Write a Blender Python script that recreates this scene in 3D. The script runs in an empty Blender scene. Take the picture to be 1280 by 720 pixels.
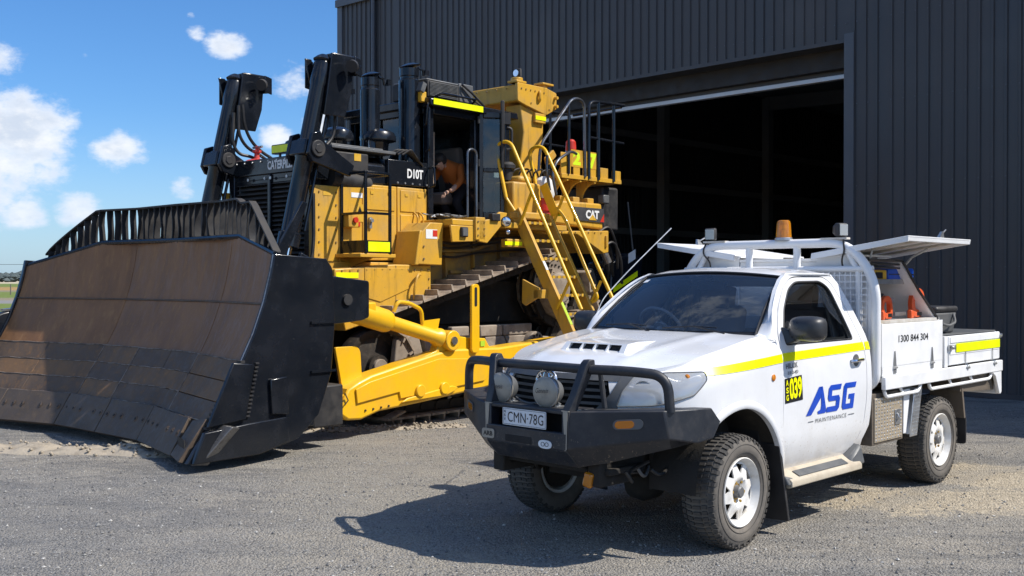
import bpy, bmesh, math, random
from mathutils import Vector, Matrix, noise
from mathutils.geometry import delaunay_2d_cdt

R = math.radians
random.seed(7)
S = bpy.context.scene
COL = S.collection

# ------------------------------------------------------------------ camera
cam_d = bpy.data.cameras.new('camera')
cam_d.lens = 36.98; cam_d.sensor_width = 36.0; cam_d.clip_end = 6000; cam_d.clip_start = 0.05
cam = bpy.data.objects.new('camera', cam_d); COL.objects.link(cam)
cam.location = (0, 0, 1.72); cam.rotation_euler = (R(90 - 0.479), 0, 0)
S.camera = cam

# ------------------------------------------------------------------ light
SUN = Vector((0.83, -0.20, 1.0)).normalized()
sun_el = math.asin(SUN.z)
sun_rot = math.atan2(SUN.x, SUN.y)
ld = bpy.data.lights.new('sun', 'SUN'); ld.energy = 4.8; ld.angle = R(0.53); ld.color = (1.0, 0.94, 0.85)
lo = bpy.data.objects.new('sun', ld); COL.objects.link(lo)
lo.rotation_euler = SUN.to_track_quat('Z', 'Y').to_euler()
lo.location = (20, -10, 30)
W = bpy.data.worlds.new('World'); S.world = W; W.use_nodes = True

class NT:
    def __init__(s, tree): s.t = tree; s.n = tree.nodes; s.l = tree.links
    def add(s, ty, **kw):
        x = s.n.new(ty)
        for k, v in kw.items():
            if k.startswith('i_'):
                key = k[2:]; key = int(key) if key.isdigit() else key.replace('_', ' ')
                x.inputs[key].default_value = v
            else: setattr(x, k, v)
        return x
    def link(s, a, b): s.l.new(a, b)
    def math(s, op, a, b=None, c=None, clamp=False):
        x = s.n.new('ShaderNodeMath'); x.operation = op; x.use_clamp = clamp
        for i, v in enumerate((a, b, c)):
            if v is None: continue
            if isinstance(v, (int, float)): x.inputs[i].default_value = v
            else: s.l.new(v, x.inputs[i])
        return x.outputs[0]
    def mix(s, f, a, b, blend='MIX'):
        x = s.n.new('ShaderNodeMix'); x.data_type = 'RGBA'; x.blend_type = blend
        for i, v in ((0, f), (6, a), (7, b)):
            if isinstance(v, (int, float)): x.inputs[i].default_value = v
            elif isinstance(v, tuple): x.inputs[i].default_value = (*v[:3], 1)
            else: s.l.new(v, x.inputs[i])
        return x.outputs[2]
    def ramp(s, f, a, b, va=0.0, vb=1.0):
        x = s.n.new('ShaderNodeMapRange'); x.interpolation_type = 'SMOOTHSTEP'
        x.inputs['From Min'].default_value = a; x.inputs['From Max'].default_value = b
        x.inputs['To Min'].default_value = va; x.inputs['To Max'].default_value = vb
        s.l.new(f, x.inputs[0]); return x.outputs[0]
    def noise(s, vec, scale, detail=4, rough=0.55, dist=0.0):
        x = s.n.new('ShaderNodeTexNoise'); x.inputs['Scale'].default_value = scale
        x.inputs['Detail'].default_value = detail; x.inputs['Roughness'].default_value = rough
        x.inputs['Distortion'].default_value = dist
        if vec is not None: s.l.new(vec, x.inputs['Vector'])
        return x.outputs[0]

def px_dir(u, v):
    d = Vector(((u - 640) / 1315, 1.0, -(v - 349) / 1315)); return d.normalized()

def build_world():
    t = NT(W.node_tree); t.n.clear()
    out = t.add('ShaderNodeOutputWorld'); bg = t.add('ShaderNodeBackground')
    sky = t.add('ShaderNodeTexSky', sky_type='NISHITA', sun_disc=False)
    sky.sun_elevation = sun_el; sky.sun_rotation = sun_rot
    sky.altitude = 100; sky.air_density = 1.0; sky.dust_density = 0.7; sky.ozone_density = 2.2
    hsv = t.add('ShaderNodeHueSaturation'); hsv.inputs['Saturation'].default_value = 1.08
    hsv.inputs['Value'].default_value = 1.0
    tint = t.mix(1.0, sky.outputs[0], (0.72, 0.98, 1.30), 'MULTIPLY'); t.link(tint, hsv.inputs['Color'])
    geo = t.add('ShaderNodeTexCoord'); dirv = geo.outputs['Generated']
    # cumulus field in direction space
    mp = t.add('ShaderNodeMapping'); mp.inputs['Scale'].default_value = (1, 1, 1.7); t.link(dirv, mp.inputs[0])
    n1 = t.noise(mp.outputs[0], 7.0, 8, 0.6)
    n2 = t.noise(mp.outputs[0], 38.0, 7, 0.62)
    bias = None
    blobs = [(18, 160, 62, .44), (-30, 215, 84, .36), (45, 150, 40, .25), (5, 78, 24, .26), (60, 215, 34, .26),
             (285, 58, 30, .32), (245, 42, 15, .25), (240, 20, 7, .18), (152, 190, 32, .40), (152, 212, 18, .16), (108, 70, 7, .18),
             (362, 104, 34, .30), (400, 110, 28, .26), (345, 172, 26, .34), (405, 160, 32, .34), (228, 233, 20, .33), (100, 262, 30, .36), (28, 268, 30, .34),
             (195, 235, 24, .10), (-10, 258, 26, .2), (40, 296, 18, .14), (430, 200, 34, .3)]
    for (u, v, r, a) in blobs:
        d = px_dir(u, v)
        sub = t.add('ShaderNodeVectorMath', operation='SUBTRACT'); t.link(dirv, sub.inputs[0]); sub.inputs[1].default_value = d
        sc = t.add('ShaderNodeVectorMath', operation='MULTIPLY'); t.link(sub.outputs[0], sc.inputs[0]); sc.inputs[1].default_value = (1, 1, 1.25)
        ln = t.add('ShaderNodeVectorMath', operation='LENGTH'); t.link(sc.outputs[0], ln.inputs[0])
        g = t.ramp(ln.outputs['Value'], 0.0, 1.75 * r / 1315, a * 1.12, 0.0)
        bias = g if bias is None else t.math('MAXIMUM', bias, g)
    # elsewhere: the same fair-weather cumulus from broad noise
    big = t.noise(dirv, 2.6, 2, 0.5)
    sep = t.add('ShaderNodeSeparateXYZ'); t.link(dirv, sep.inputs[0])
    front = t.math('MULTIPLY', t.ramp(sep.outputs[1], 0.72, 0.82), t.ramp(sep.outputs[0], 0.1, 0.0))
    bigb = t.math('MULTIPLY', t.ramp(big, 0.46, 0.62, 0.0, 0.26), t.math('SUBTRACT', 1.0, front))
    bias = t.math('MAXIMUM', bias, bigb)
    dens = t.math('ADD', t.math('ADD', t.math('MULTIPLY', n1, 0.55), t.math('MULTIPLY', n2, 0.45)), bias)
    mask = t.ramp(dens, 0.65, 0.83)
    lowfade = t.ramp(sep.outputs[2], -0.01, 0.03)
    mask = t.math('MULTIPLY', t.math('MULTIPLY', mask, lowfade), 0.94)
    shade = t.ramp(t.noise(mp.outputs[0], 24.0, 5, 0.6), 0.36, 0.62)
    core = t.ramp(dens, 0.74, 0.95)
    ccol = t.mix(shade, (5.6, 6.2, 7.2), (8.6, 8.6, 8.6))
    ccol = t.mix(core, (6.8, 7.4, 8.4), ccol)
    c = t.mix(mask, hsv.outputs[0], ccol)
    # pale haze at the horizon
    c2 = t.mix(t.ramp(sep.outputs[2], 0.16, -0.01, 0.0, 0.38), c, (4.9, 6.3, 8.2))
    t.link(c2, bg.inputs[0]); bg.inputs[1].default_value = 0.10
    t.link(bg.outputs[0], out.inputs[0])
build_world()
S.view_settings.view_transform = 'Standard'; S.view_settings.look = 'None'
S.view_settings.exposure = 0.30; S.view_settings.gamma = 1.0
S.view_settings.use_curve_mapping = False
S.render.engine = 'CYCLES'
try:
    S.cycles.transparent_max_bounces = 12; S.cycles.max_bounces = 7
except Exception: pass

# ------------------------------------------------------------------ object helpers
def tag(o, label=None, cat=None, group=None, kind=None):
    if label: o['label'] = label
    if cat: o['category'] = cat
    if group: o['group'] = group
    if kind: o['kind'] = kind
    return o

def empty(name, loc, rz=0):
    o = bpy.data.objects.new(name, None); COL.objects.link(o)
    o.location = loc; o.rotation_euler = (0, 0, rz); o.empty_display_size = 0.3
    return o

def mirror_pts(pts): return [(x, -y, z) for x, y, z in pts]

class MB:
    """collects shapes, links them as one mesh"""
    def __init__(s): s.v = []; s.f = []; s.m = []; s.cur = 0
    def mesh(s, vs, fs):
        b = len(s.v); s.v += [tuple(p) for p in vs]
        for f in fs: s.f.append(tuple(b + i for i in f)); s.m.append(s.cur)
        return s
    def box(s, x0, x1, y0, y1, z0, z1, M=None):
        vs = [(x, y, z) for x in (min(x0, x1), max(x0, x1)) for y in (min(y0, y1), max(y0, y1)) for z in (min(z0, z1), max(z0, z1))]
        if M is not None: vs = [M @ Vector(p) for p in vs]
        return s.mesh(vs, [(0, 1, 3, 2), (4, 6, 7, 5), (0, 4, 5, 1), (2, 3, 7, 6), (0, 2, 6, 4), (1, 5, 7, 3)])
    def prism(s, poly, plane, a0, a1):
        """poly: list of 2-d points; plane 'xz' extruded over y, 'yz' over x, 'xy' over z"""
        def P(p, a):
            return {'xz': (p[0], a, p[1]), 'yz': (a, p[0], p[1]), 'xy': (p[0], p[1], a)}[plane]
        n = len(poly)
        vs = [P(p, a0) for p in poly] + [P(p, a1) for p in poly]
        fs = [tuple(range(n)), tuple(range(2 * n - 1, n - 1, -1))]
        fs += [(i, i + n, (i + 1) % n + n, (i + 1) % n) for i in range(n)]
        return s.mesh(vs, fs)
    def hexa(s, A, B):
        """two quads A and B (4 points each, matching order) joined"""
        return s.mesh(list(A) + list(B), [(0, 1, 2, 3), (7, 6, 5, 4), (0, 4, 5, 1), (1, 5, 6, 2), (2, 6, 7, 3), (3, 7, 4, 0)])
    def cyl(s, p0, p1, r0, r1=None, n=20, cap=True):
        return s.lathe(p0, p1, [(r0, 0.0), (r1 if r1 is not None else r0, 1.0)], n, cap, rel=True)
    def lathe(s, p0, p1, prof, n=24, cap=True, rel=False):
        """prof: (radius, distance along p0->p1)"""
        p0 = Vector(p0); p1 = Vector(p1); d = p1 - p0; L = d.length; d.normalize()
        a = d.orthogonal().normalized(); b = d.cross(a)
        vs = []
        for r, h in prof:
            c = p0 + d * (h * L if rel else h)
            for i in range(n):
                t = 2 * math.pi * i / n
                vs.append(c + (a * math.cos(t) + b * math.sin(t)) * max(r, 1e-4))
        fs = []
        for k in range(len(prof) - 1):
            for i in range(n):
                j = (i + 1) % n
                fs.append((k * n + i, k * n + j, (k + 1) * n + j, (k + 1) * n + i))
        if cap:
            fs.append(tuple(range(n - 1, -1, -1))); fs.append(tuple((len(prof) - 1) * n + i for i in range(n)))
        return s.mesh(vs, fs)
    def tube(s, pts, r, n=10, fillet=0.0, seg=6, cap=True, closed=False):
        P = [Vector(p) for p in pts]
        if fillet > 0 and len(P) > 2:
            Q = [P[0]]
            for i in range(1, len(P) - 1):
                a = (P[i - 1] - P[i]); b = (P[i + 1] - P[i])
                f = min(fillet, a.length * 0.49, b.length * 0.49)
                A = P[i] + a.normalized() * f; B = P[i] + b.normalized() * f
                for k in range(seg + 1):
                    t = k / seg
                    Q.append(A * (1 - t) ** 2 + P[i] * 2 * t * (1 - t) + B * t * t)
            Q.append(P[-1]); P = Q
        m = len(P); vs = []
        T = (P[1] - P[0]).normalized(); up = T.orthogonal().normalized()
        for i, p in enumerate(P):
            if i == 0: t = P[1] - P[0]
            elif i == m - 1: t = P[-1] - P[-2]
            else: t = (P[i + 1] - P[i]).normalized() + (P[i] - P[i - 1]).normalized()
            t.normalize(); up = (up - t * up.dot(t)); up = up.normalized() if up.length > 1e-6 else t.orthogonal().normalized()
            b = t.cross(up)
            for k in range(n):
                a = 2 * math.pi * k / n
                vs.append(p + (up * math.cos(a) + b * math.sin(a)) * r)
        fs = [(i * n + k, i * n + (k + 1) % n, (i + 1) * n + (k + 1) % n, (i + 1) * n + k) for i in range(m - 1) for k in range(n)]
        if cap: fs += [tuple(range(n - 1, -1, -1)), tuple((m - 1) * n + k for k in range(n))]
        return s.mesh(vs, fs)
    def obox(s, c, ax, ay, az, sx, sy, sz):
        c = Vector(c); ax = Vector(ax).normalized(); ay = Vector(ay).normalized(); az = Vector(az).normalized()
        M = Matrix((ax, ay, az)).transposed()
        vs = [c + M @ Vector((x * sx / 2, y * sy / 2, z * sz / 2)) for x in (-1, 1) for y in (-1, 1) for z in (-1, 1)]
        return s.mesh(vs, [(0, 1, 3, 2), (4, 6, 7, 5), (0, 4, 5, 1), (2, 3, 7, 6), (0, 2, 6, 4), (1, 5, 7, 3)])
    def build(s, name, mat, parent=None, bevel=0.0, angle=35, loc=None, fixn=True, label=None, smooth=True):
        me = bpy.data.meshes.new(name); me.from_pydata(s.v, [], s.f)
        mats = mat if isinstance(mat, (list, tuple)) else [mat]
        for m in mats: me.materials.append(m)
        if len(mats) > 1: me.polygons.foreach_set('material_index', s.m)
        if fixn:
            bm = bmesh.new(); bm.from_mesh(me); bmesh.ops.recalc_face_normals(bm, faces=bm.faces); bm.to_mesh(me); bm.free()
        if smooth:
            me.polygons.foreach_set('use_smooth', [True] * len(me.polygons))
            me.set_sharp_from_angle(angle=R(angle))
        me.update()
        o = bpy.data.objects.new(name, me); COL.objects.link(o)
        if parent is not None: o.parent = parent
        if loc is not None: o.location = loc
        if bevel > 0:
            b = o.modifiers.new('bevel', 'BEVEL'); b.width = bevel; b.segments = 2; b.limit_method = 'ANGLE'; b.angle_limit = R(40)
            b.harden_normals = False
        if label: o['label'] = label
        return o

def link_copy(o, parent=None, M=None, name=None):
    c = o.copy(); COL.objects.link(c)
    if name: c.name = name
    c.parent = parent
    if M is not None: c.matrix_basis = M
    return c

def copy_tree(o, parent=None):
    c = link_copy(o, parent)
    c.matrix_basis = o.matrix_basis.copy()
    for ch in list(o.children): copy_tree(ch, c)
    return c

def inside(p, poly):
    x, y = p; r = False; j = len(poly) - 1
    for i in range(len(poly)):
        xi, yi = poly[i]; xj, yj = poly[j]
        if (yi > y) != (yj > y) and x < (xj - xi) * (y - yi) / (yj - yi) + xi: r = not r
        j = i
    return r

def densify(poly, step):
    out = []
    for i in range(len(poly)):
        a = poly[i]; b = poly[(i + 1) % len(poly)]
        n = max(1, int(math.hypot(b[0] - a[0], b[1] - a[1]) / step))
        for k in range(n): out.append((a[0] + (b[0] - a[0]) * k / n, a[1] + (b[1] - a[1]) * k / n))
    return out

def rounded(poly, r, seg=4):
    """round the corners of a 2-d polygon; r a number or a list"""
    out = []; n = len(poly)
    for i in range(n):
        p = Vector(poly[i]); a = Vector(poly[i - 1]) - p; b = Vector(poly[(i + 1) % n]) - p
        rr = r[i] if isinstance(r, (list, tuple)) else r
        f = min(rr, a.length * .48, b.length * .48)
        if f <= 1e-5: out.append(tuple(p)); continue
        A = p + a.normalized() * f; B = p + b.normalized() * f
        for k in range(seg + 1):
            t = k / seg; q = A * (1 - t) ** 2 + p * 2 * t * (1 - t) + B * t * t; out.append(tuple(q))
    return out

def patch(mb, outline, fmap, step=0.05, holes=(), thick=None):
    """triangulated surface patch with holes mapped by fmap(u, v); thick = flange vector function or vector"""
    ol = densify(outline, step); hs = [densify(h, step) for h in holes]
    pts = list(ol); edges = [(i, (i + 1) % len(ol)) for i in range(len(ol))]
    for h in hs:
        b = len(pts); pts += h; edges += [(b + i, b + (i + 1) % len(h)) for i in range(len(h))]
    x0 = min(p[0] for p in ol); x1 = max(p[0] for p in ol); y0 = min(p[1] for p in ol); y1 = max(p[1] for p in ol)
    bd = list(pts); nx = int((x1 - x0) / step); ny = int((y1 - y0) / step)
    for i in range(1, nx + 1):
        for j in range(1, ny + 1):
            p = (x0 + (i - .5) * (x1 - x0) / nx, y0 + (j - .5) * (y1 - y0) / ny)
            if inside(p, ol) and not any(inside(p, h) for h in hs):
                if all((p[0] - q[0]) ** 2 + (p[1] - q[1]) ** 2 > (step * .45) ** 2 for q in bd): pts.append(p)
    vs, es, fs, _, _, _ = delaunay_2d_cdt([Vector(p) for p in pts], edges, [], 0, 1e-6)
    tri = []
    for f in fs:
        cx = sum(vs[i][0] for i in f) / len(f); cy = sum(vs[i][1] for i in f) / len(f)
        if inside((cx, cy), ol) and not any(inside((cx, cy), h) for h in hs): tri.append(tuple(f))
    V3 = [Vector(fmap(p[0], p[1])) for p in vs]
    b0 = len(mb.v); mb.mesh(V3, tri)
    if thick is not None:
        for loop in [ol] + hs:
            A = [Vector(fmap(*p)) for p in loop]
            B = [a + (Vector(thick(*p)) if callable(thick) else Vector(thick)) for a, p in zip(A, loop)]
            n = len(A); mb.mesh(A + B, [(i, (i + 1) % n, (i + 1) % n + n, i + n) for i in range(n)])
    return mb

_fonts = {}
def text_mesh(s, bold=0.0, res=3, spacing=1.0, shear=0.0):
    cu = bpy.data.curves.new('txt', 'FONT'); cu.body = s; cu.offset = bold; cu.resolution_u = res
    cu.space_character = spacing; cu.shear = shear
    o = bpy.data.objects.new('txt', cu); COL.objects.link(o)
    dg = bpy.context.evaluated_depsgraph_get(); dg.update()
    me = bpy.data.meshes.new_from_object(o.evaluated_get(dg))
    v = [tuple(p.co) for p in me.vertices]; f = [tuple(p.vertices) for p in me.polygons]
    bpy.data.objects.remove(o); bpy.data.curves.remove(cu); bpy.data.meshes.remove(me)
    x0 = min(p[0] for p in v); x1 = max(p[0] for p in v); y0 = min(p[1] for p in v); y1 = max(p[1] for p in v)
    return [((p[0] - x0) / (x1 - x0), (p[1] - y0) / (y1 - y0)) for p in v], f

def lettering(s, name, mat, parent, fmap, bold=0.0, spacing=1.0, shear=0.0):
    """fmap(a, b) takes 0..1 text coordinates to 3-d"""
    v, f = text_mesh(s, bold, 3, spacing, shear)
    mb = MB(); mb.mesh([fmap(a, b) for a, b in v], f)
    return mb.build(name, mat, parent, fixn=False, smooth=False)

def flatmap(o, ux, uy):
    o = Vector(o); ux = Vector(ux); uy = Vector(uy)
    return lambda a, b: o + ux * a + uy * b
# ------------------------------------------------------------------ materials
M = {}
def mat(name, col, rough=0.5, metal=0.0, col2=None, nscale=6.0, amt=(0.45, 0.7), bump=0.0, bscale=60.0, coat=0.0,
        dust=None, dust_amt=0.0, dust_scale=3.0, stretch=(1, 1, 1), spec=0.5, rvar=0.12, detail=6, coords='Object', top_dust=0.0, scratch=None, streak=0.0, streak_col=(0.07, 0.045, 0.02), low=None):
    m = bpy.data.materials.new(name); m.use_nodes = True; t = NT(m.node_tree)
    p = t.n['Principled BSDF']
    tc = t.add('ShaderNodeTexCoord'); mp = t.add('ShaderNodeMapping'); mp.inputs['Scale'].default_value = stretch
    t.link(tc.outputs[coords], mp.inputs[0]); vec = mp.outputs[0]
    c = None; n = t.noise(vec, nscale, detail, 0.62)
    if col2: c = t.mix(t.ramp(n, *amt), col, col2)
    else:
        c = t.mix(t.ramp(n, 0.3, 0.7), tuple(x * 0.93 for x in col), tuple(min(1, x * 1.06) for x in col))
    if scratch:
        wn = t.add('ShaderNodeTexNoise'); wn.inputs['Scale'].default_value = 26; wn.inputs['Detail'].default_value = 5; wn.inputs['Roughness'].default_value = .7
        t.link(vec, wn.inputs['Vector'])
        c = t.mix(t.ramp(wn.outputs[0], 0.66, 0.70), c, scratch)
    if streak > 0:
        m2 = t.add('ShaderNodeMapping'); m2.inputs['Scale'].default_value = (7, 7, .55); t.link(tc.outputs[coords], m2.inputs[0])
        sn = t.noise(m2.outputs[0], 1.6, 6, 0.7); bn = t.noise(tc.outputs[coords], 1.3, 4, 0.6)
        c = t.mix(t.math('MULTIPLY', t.ramp(sn, 0.50, 0.72, 0, streak), t.ramp(bn, 0.36, 0.60)), c, streak_col)
    if low:
        lz = t.add('ShaderNodeSeparateXYZ'); t.link(tc.outputs[coords], lz.inputs[0])
        sp_ = t.noise(tc.outputs[coords], 55, 4, 0.7); bn2 = t.noise(tc.outputs[coords], 5, 5, 0.65)
        hz_ = t.math('ADD', lz.outputs[2], t.math('MULTIPLY', t.math('SUBTRACT', bn2, 0.5), 0.35))
        lf = t.math('MAXIMUM', t.ramp(hz_, low, low - .26, 0, .62), t.math('MULTIPLY', t.ramp(hz_, low + .25, low - .1), t.ramp(sp_, .60, .66, 0, .6)))
        c = t.mix(lf, c, (0.36, 0.29, 0.205))
    rg = t.ramp(n, 0.3, 0.7, max(0.03, rough - rvar), min(1, rough + rvar))
    if dust_amt > 0 or top_dust > 0:
        dn = t.noise(tc.outputs[coords], dust_scale, 7, 0.68)
        f = t.ramp(dn, 0.42, 0.75, 0.0, dust_amt)
        if top_dust > 0:
            g = t.add('ShaderNodeNewGeometry'); sx = t.add('ShaderNodeSeparateXYZ'); t.link(g.outputs['Normal'], sx.inputs[0])
            f = t.math('ADD', f, t.math('MULTIPLY', t.ramp(sx.outputs[2], 0.3, 0.95, 0, top_dust), t.ramp(dn, 0.25, 0.6, 0.35, 1.0)), clamp=True)
        c = t.mix(f, c, dust or (0.28, 0.23, 0.17))
        rg = t.math('ADD', rg, t.math('MULTIPLY', f, 0.4), clamp=True)
    t.link(c, p.inputs['Base Color']); t.link(rg, p.inputs['Roughness'])
    p.inputs['Metallic'].default_value = metal; p.inputs['Specular IOR Level'].default_value = spec
    if coat: p.inputs['Coat Weight'].default_value = coat; p.inputs['Coat Roughness'].default_value = 0.06
    if bump > 0:
        b = t.add('ShaderNodeBump'); b.inputs['Strength'].default_value = bump; b.inputs['Distance'].default_value = 0.01
        t.link(t.noise(vec, bscale, 5, 0.6), b.inputs['Height']); t.link(b.outputs[0], p.inputs['Normal'])
    M[name] = m
    return m

def glass(name, tint, refl=0.08, rough=0.02, opaque=0.0, ocol=(0.01, 0.015, 0.02)):
    m = bpy.data.materials.new(name); m.use_nodes = True; t = NT(m.node_tree); t.n.clear()
    out = t.add('ShaderNodeOutputMaterial'); tr = t.add('ShaderNodeBsdfTransparent'); tr.inputs[0].default_value = (*tint, 1)
    gl = t.add('ShaderNodeBsdfGlossy'); gl.inputs['Roughness'].default_value = rough; gl.inputs[0].default_value = (.95, .97, 1, 1)
    fr = t.add('ShaderNodeFresnel'); fr.inputs[0].default_value = 1.5
    df = t.add('ShaderNodeBsdfDiffuse'); df.inputs[0].default_value = (*ocol, 1)
    m0 = t.add('ShaderNodeMixShader'); m0.inputs[0].default_value = opaque; t.link(tr.outputs[0], m0.inputs[1]); t.link(df.outputs[0], m0.inputs[2])
    mx = t.add('ShaderNodeMixShader'); t.link(t.math('ADD', fr.outputs[0], refl, clamp=True), mx.inputs[0])
    t.link(m0.outputs[0], mx.inputs[1]); t.link(gl.outputs[0], mx.inputs[2]); t.link(mx.outputs[0], out.inputs[0])
    M[name] = m; return m

DUST = (0.27, 0.225, 0.165)
mat('yellow_paint', (0.63, 0.345, 0.032), 0.44, col2=(0.46, 0.255, 0.035), nscale=2.2, amt=(0.4, 0.8), dust=(0.33, 0.24, 0.12), dust_amt=0.40, dust_scale=2.6, bump=0.03, top_dust=0.3, scratch=(0.16, 0.10, 0.05), streak=0.62)
mat('fresh_yellow', (0.84, 0.47, 0.006), 0.36, col2=(0.76, 0.40, 0.008), nscale=1.8, amt=(0.4, 0.8), coat=0.15, dust=(0.38, 0.27, 0.1), dust_amt=0.18, dust_scale=3.0, bump=0.03, top_dust=0.1, streak=0.16, streak_col=(0.30, 0.16, 0.02))
mat('grimy_yellow', (0.36, 0.21, 0.035), 0.62, col2=(0.11, 0.075, 0.035), nscale=3.0, amt=(0.35, 0.65), dust=DUST, dust_amt=0.55, bump=0.15, top_dust=0.5)
mat('black_paint', (0.007, 0.009, 0.013), 0.20, col2=(0.011, 0.013, 0.018), nscale=3.0, dust=(0.05, 0.048, 0.046), dust_amt=0.10, dust_scale=2.5, bump=0.03, top_dust=0.08, scratch=(0.035, 0.035, 0.037), coat=0.15, spec=0.38)
mat('black_dull', (0.016, 0.016, 0.018), 0.6, dust=(0.10, 0.085, 0.065), dust_amt=0.35, bump=0.05, top_dust=0.3)
mat('belly_grime', (0.018, 0.016, 0.014), 0.85, dust=(0.09, 0.075, 0.055), dust_amt=0.6, bump=0.3, top_dust=0.3)
mat('hose_rubber', (0.014, 0.014, 0.015), 0.45, top_dust=0.2, dust_amt=0.1)
def rust_material(name, a, b, c3, rough, streak=True, metal=0.0):
    m = bpy.data.materials.new(name); m.use_nodes = True; t = NT(m.node_tree); p = t.n['Principled BSDF']
    tc = t.add('ShaderNodeTexCoord'); mp = t.add('ShaderNodeMapping'); mp.inputs['Scale'].default_value = (1, 1, 0.22) if streak else (1, 1, 1)
    t.link(tc.outputs['Object'], mp.inputs[0])
    n1 = t.noise(mp.outputs[0], 2.4, 8, 0.65, 0.4); n2 = t.noise(mp.outputs[0], 13, 7, 0.7); n3 = t.noise(tc.outputs['Object'], 1.1, 4, 0.6); n4 = t.noise(tc.outputs['Object'], 45, 5, 0.7)
    c = t.mix(t.ramp(n1, 0.35, 0.65), a, b)
    c = t.mix(t.ramp(n2, 0.48, 0.72, 0, 0.7), c, c3)
    c = t.mix(t.ramp(n3, 0.50, 0.72, 0, 0.30), c, tuple(x * 0.5 for x in a))
    c = t.mix(t.ramp(n4, 0.64, 0.70, 0, 0.5), c, (0.24, 0.20, 0.17))
    t.link(c, p.inputs['Base Color']); t.link(t.ramp(n2, 0.3, 0.7, rough - .14, rough + .16), p.inputs['Roughness'])
    p.inputs['Metallic'].default_value = metal; p.inputs['Specular IOR Level'].default_value = 0.28
    bu = t.add('ShaderNodeBump'); bu.inputs['Strength'].default_value = 0.22; bu.inputs['Distance'].default_value = 0.01
    t.link(t.math('ADD', n2, n4), bu.inputs['Height']); t.link(bu.outputs[0], p.inputs['Normal']); M[name] = m
rust_material('blade_rust', (0.270, 0.133, 0.057), (0.200, 0.098, 0.043), (0.36, 0.20, 0.095), 0.5)
rust_material('plate_dark', (0.135, 0.092, 0.062), (0.090, 0.066, 0.050), (0.25, 0.135, 0.065), 0.62, False)
rust_material('plate_rust', (0.200, 0.115, 0.058), (0.125, 0.084, 0.055), (0.30, 0.165, 0.078), 0.62, False)
rust_material('edge_steel', (0.125, 0.094, 0.071), (0.095, 0.073, 0.057), (0.18, 0.125, 0.082), 0.62, False)
rust_material('link_steel', (0.045, 0.038, 0.032), (0.028, 0.024, 0.021), (0.10, 0.08, 0.06), 0.6, False, 0.2)
mat('shoe_steel', (0.36, 0.29, 0.22), 0.6, metal=0.1, col2=(0.20, 0.155, 0.115), nscale=7, amt=(0.4, 0.62), dust=(0.32, 0.26, 0.20), dust_amt=0.5, dust_scale=5, bump=0.25)
mat('dusty_steel', (0.30, 0.25, 0.195), 0.75, col2=(0.19, 0.15, 0.115), nscale=4, amt=(0.4, 0.65), dust=(0.36, 0.30, 0.23), dust_amt=0.5, bump=0.3)
mat('worn_steel', (0.33, 0.31, 0.29), 0.36, metal=0.8, col2=(0.16, 0.13, 0.11), nscale=9, bump=0.1)
mat('galvanised', (0.45, 0.46, 0.47), 0.42, metal=0.8, col2=(0.33, 0.34, 0.35), nscale=8)
mat('chrome', (0.82, 0.83, 0.85), 0.12, metal=1.0, rvar=0.05)
mat('polished_rail', (0.13, 0.14, 0.16), 0.24, metal=0.6, col2=(0.06, 0.065, 0.075), nscale=5)
mat('white_paint', (0.76, 0.77, 0.785), 0.30, coat=0.7, rvar=0.05, dust=(0.52, 0.46, 0.37), dust_amt=0.16, dust_scale=2.0, nscale=1.2, streak=0.10, streak_col=(0.45, 0.39, 0.30), low=0.58)
mat('white_powder', (0.79, 0.80, 0.81), 0.4, rvar=0.08, dust=(0.50, 0.44, 0.36), dust_amt=0.22, dust_scale=3.0, bump=0.02)
mat('dirty_white', (0.62, 0.60, 0.56), 0.6, col2=(0.42, 0.37, 0.30), nscale=3, amt=(0.4, 0.7), dust=(0.36, 0.29, 0.21), dust_amt=0.5)
mat('bar_black', (0.014, 0.017, 0.024), 0.42, low=0.62, dust=(0.11, 0.10, 0.09), dust_amt=0.30, dust_scale=5, bump=0.12, bscale=260, top_dust=0.18)
mat('plastic_black', (0.022, 0.022, 0.024), 0.48, dust=(0.12, 0.11, 0.10), dust_amt=0.2, bump=0.06, bscale=200)
mat('mirror_black', (0.030, 0.032, 0.036), 0.34, bump=0.05, bscale=220)
mat('plastic_grey', (0.09, 0.095, 0.10), 0.5, dust=(0.20, 0.18, 0.15), dust_amt=0.3)
mat('grey_panel', (0.16, 0.15, 0.14), 0.6, dust_amt=0.4)
mat('black_hole', (0.006, 0.006, 0.007), 0.8)
mat('tyre_rubber', (0.052, 0.049, 0.046), 0.8, col2=(0.085, 0.079, 0.071), nscale=7, dust=(0.15, 0.132, 0.11), dust_amt=0.55, dust_scale=5, bump=0.15, bscale=90)
mat('tyre_wall', (0.115, 0.104, 0.091), 0.85, col2=(0.155, 0.138, 0.118), nscale=9, dust=(0.22, 0.19, 0.155), dust_amt=0.6, dust_scale=6, bump=0.12, bscale=70)
mat('rim_white', (0.74, 0.73, 0.70), 0.42, col2=(0.58, 0.54, 0.47), nscale=10, amt=(0.5, 0.75), dust=(0.40, 0.32, 0.22), dust_amt=0.35, dust_scale=9)
mat('hub_rust', (0.42, 0.27, 0.06), 0.55, metal=0.3, col2=(0.18, 0.10, 0.05), nscale=30)
mat('hub_grey', (0.16, 0.16, 0.16), 0.55, metal=0.3)
mat('hivis_yellow', (0.80, 0.90, 0.0), 0.40, rvar=0.02, dust=(0.50, 0.50, 0.12), dust_amt=0.10)
mat('hivis_car', (0.90, 0.90, 0.0), 0.35, rvar=0.02)
mat('hivis_number', (0.62, 0.82, 0.02), 0.45)
mat('hivis_green', (0.42, 0.62, 0.03), 0.5)
mat('logo_blue', (0.012, 0.065, 0.46), 0.35)
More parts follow.
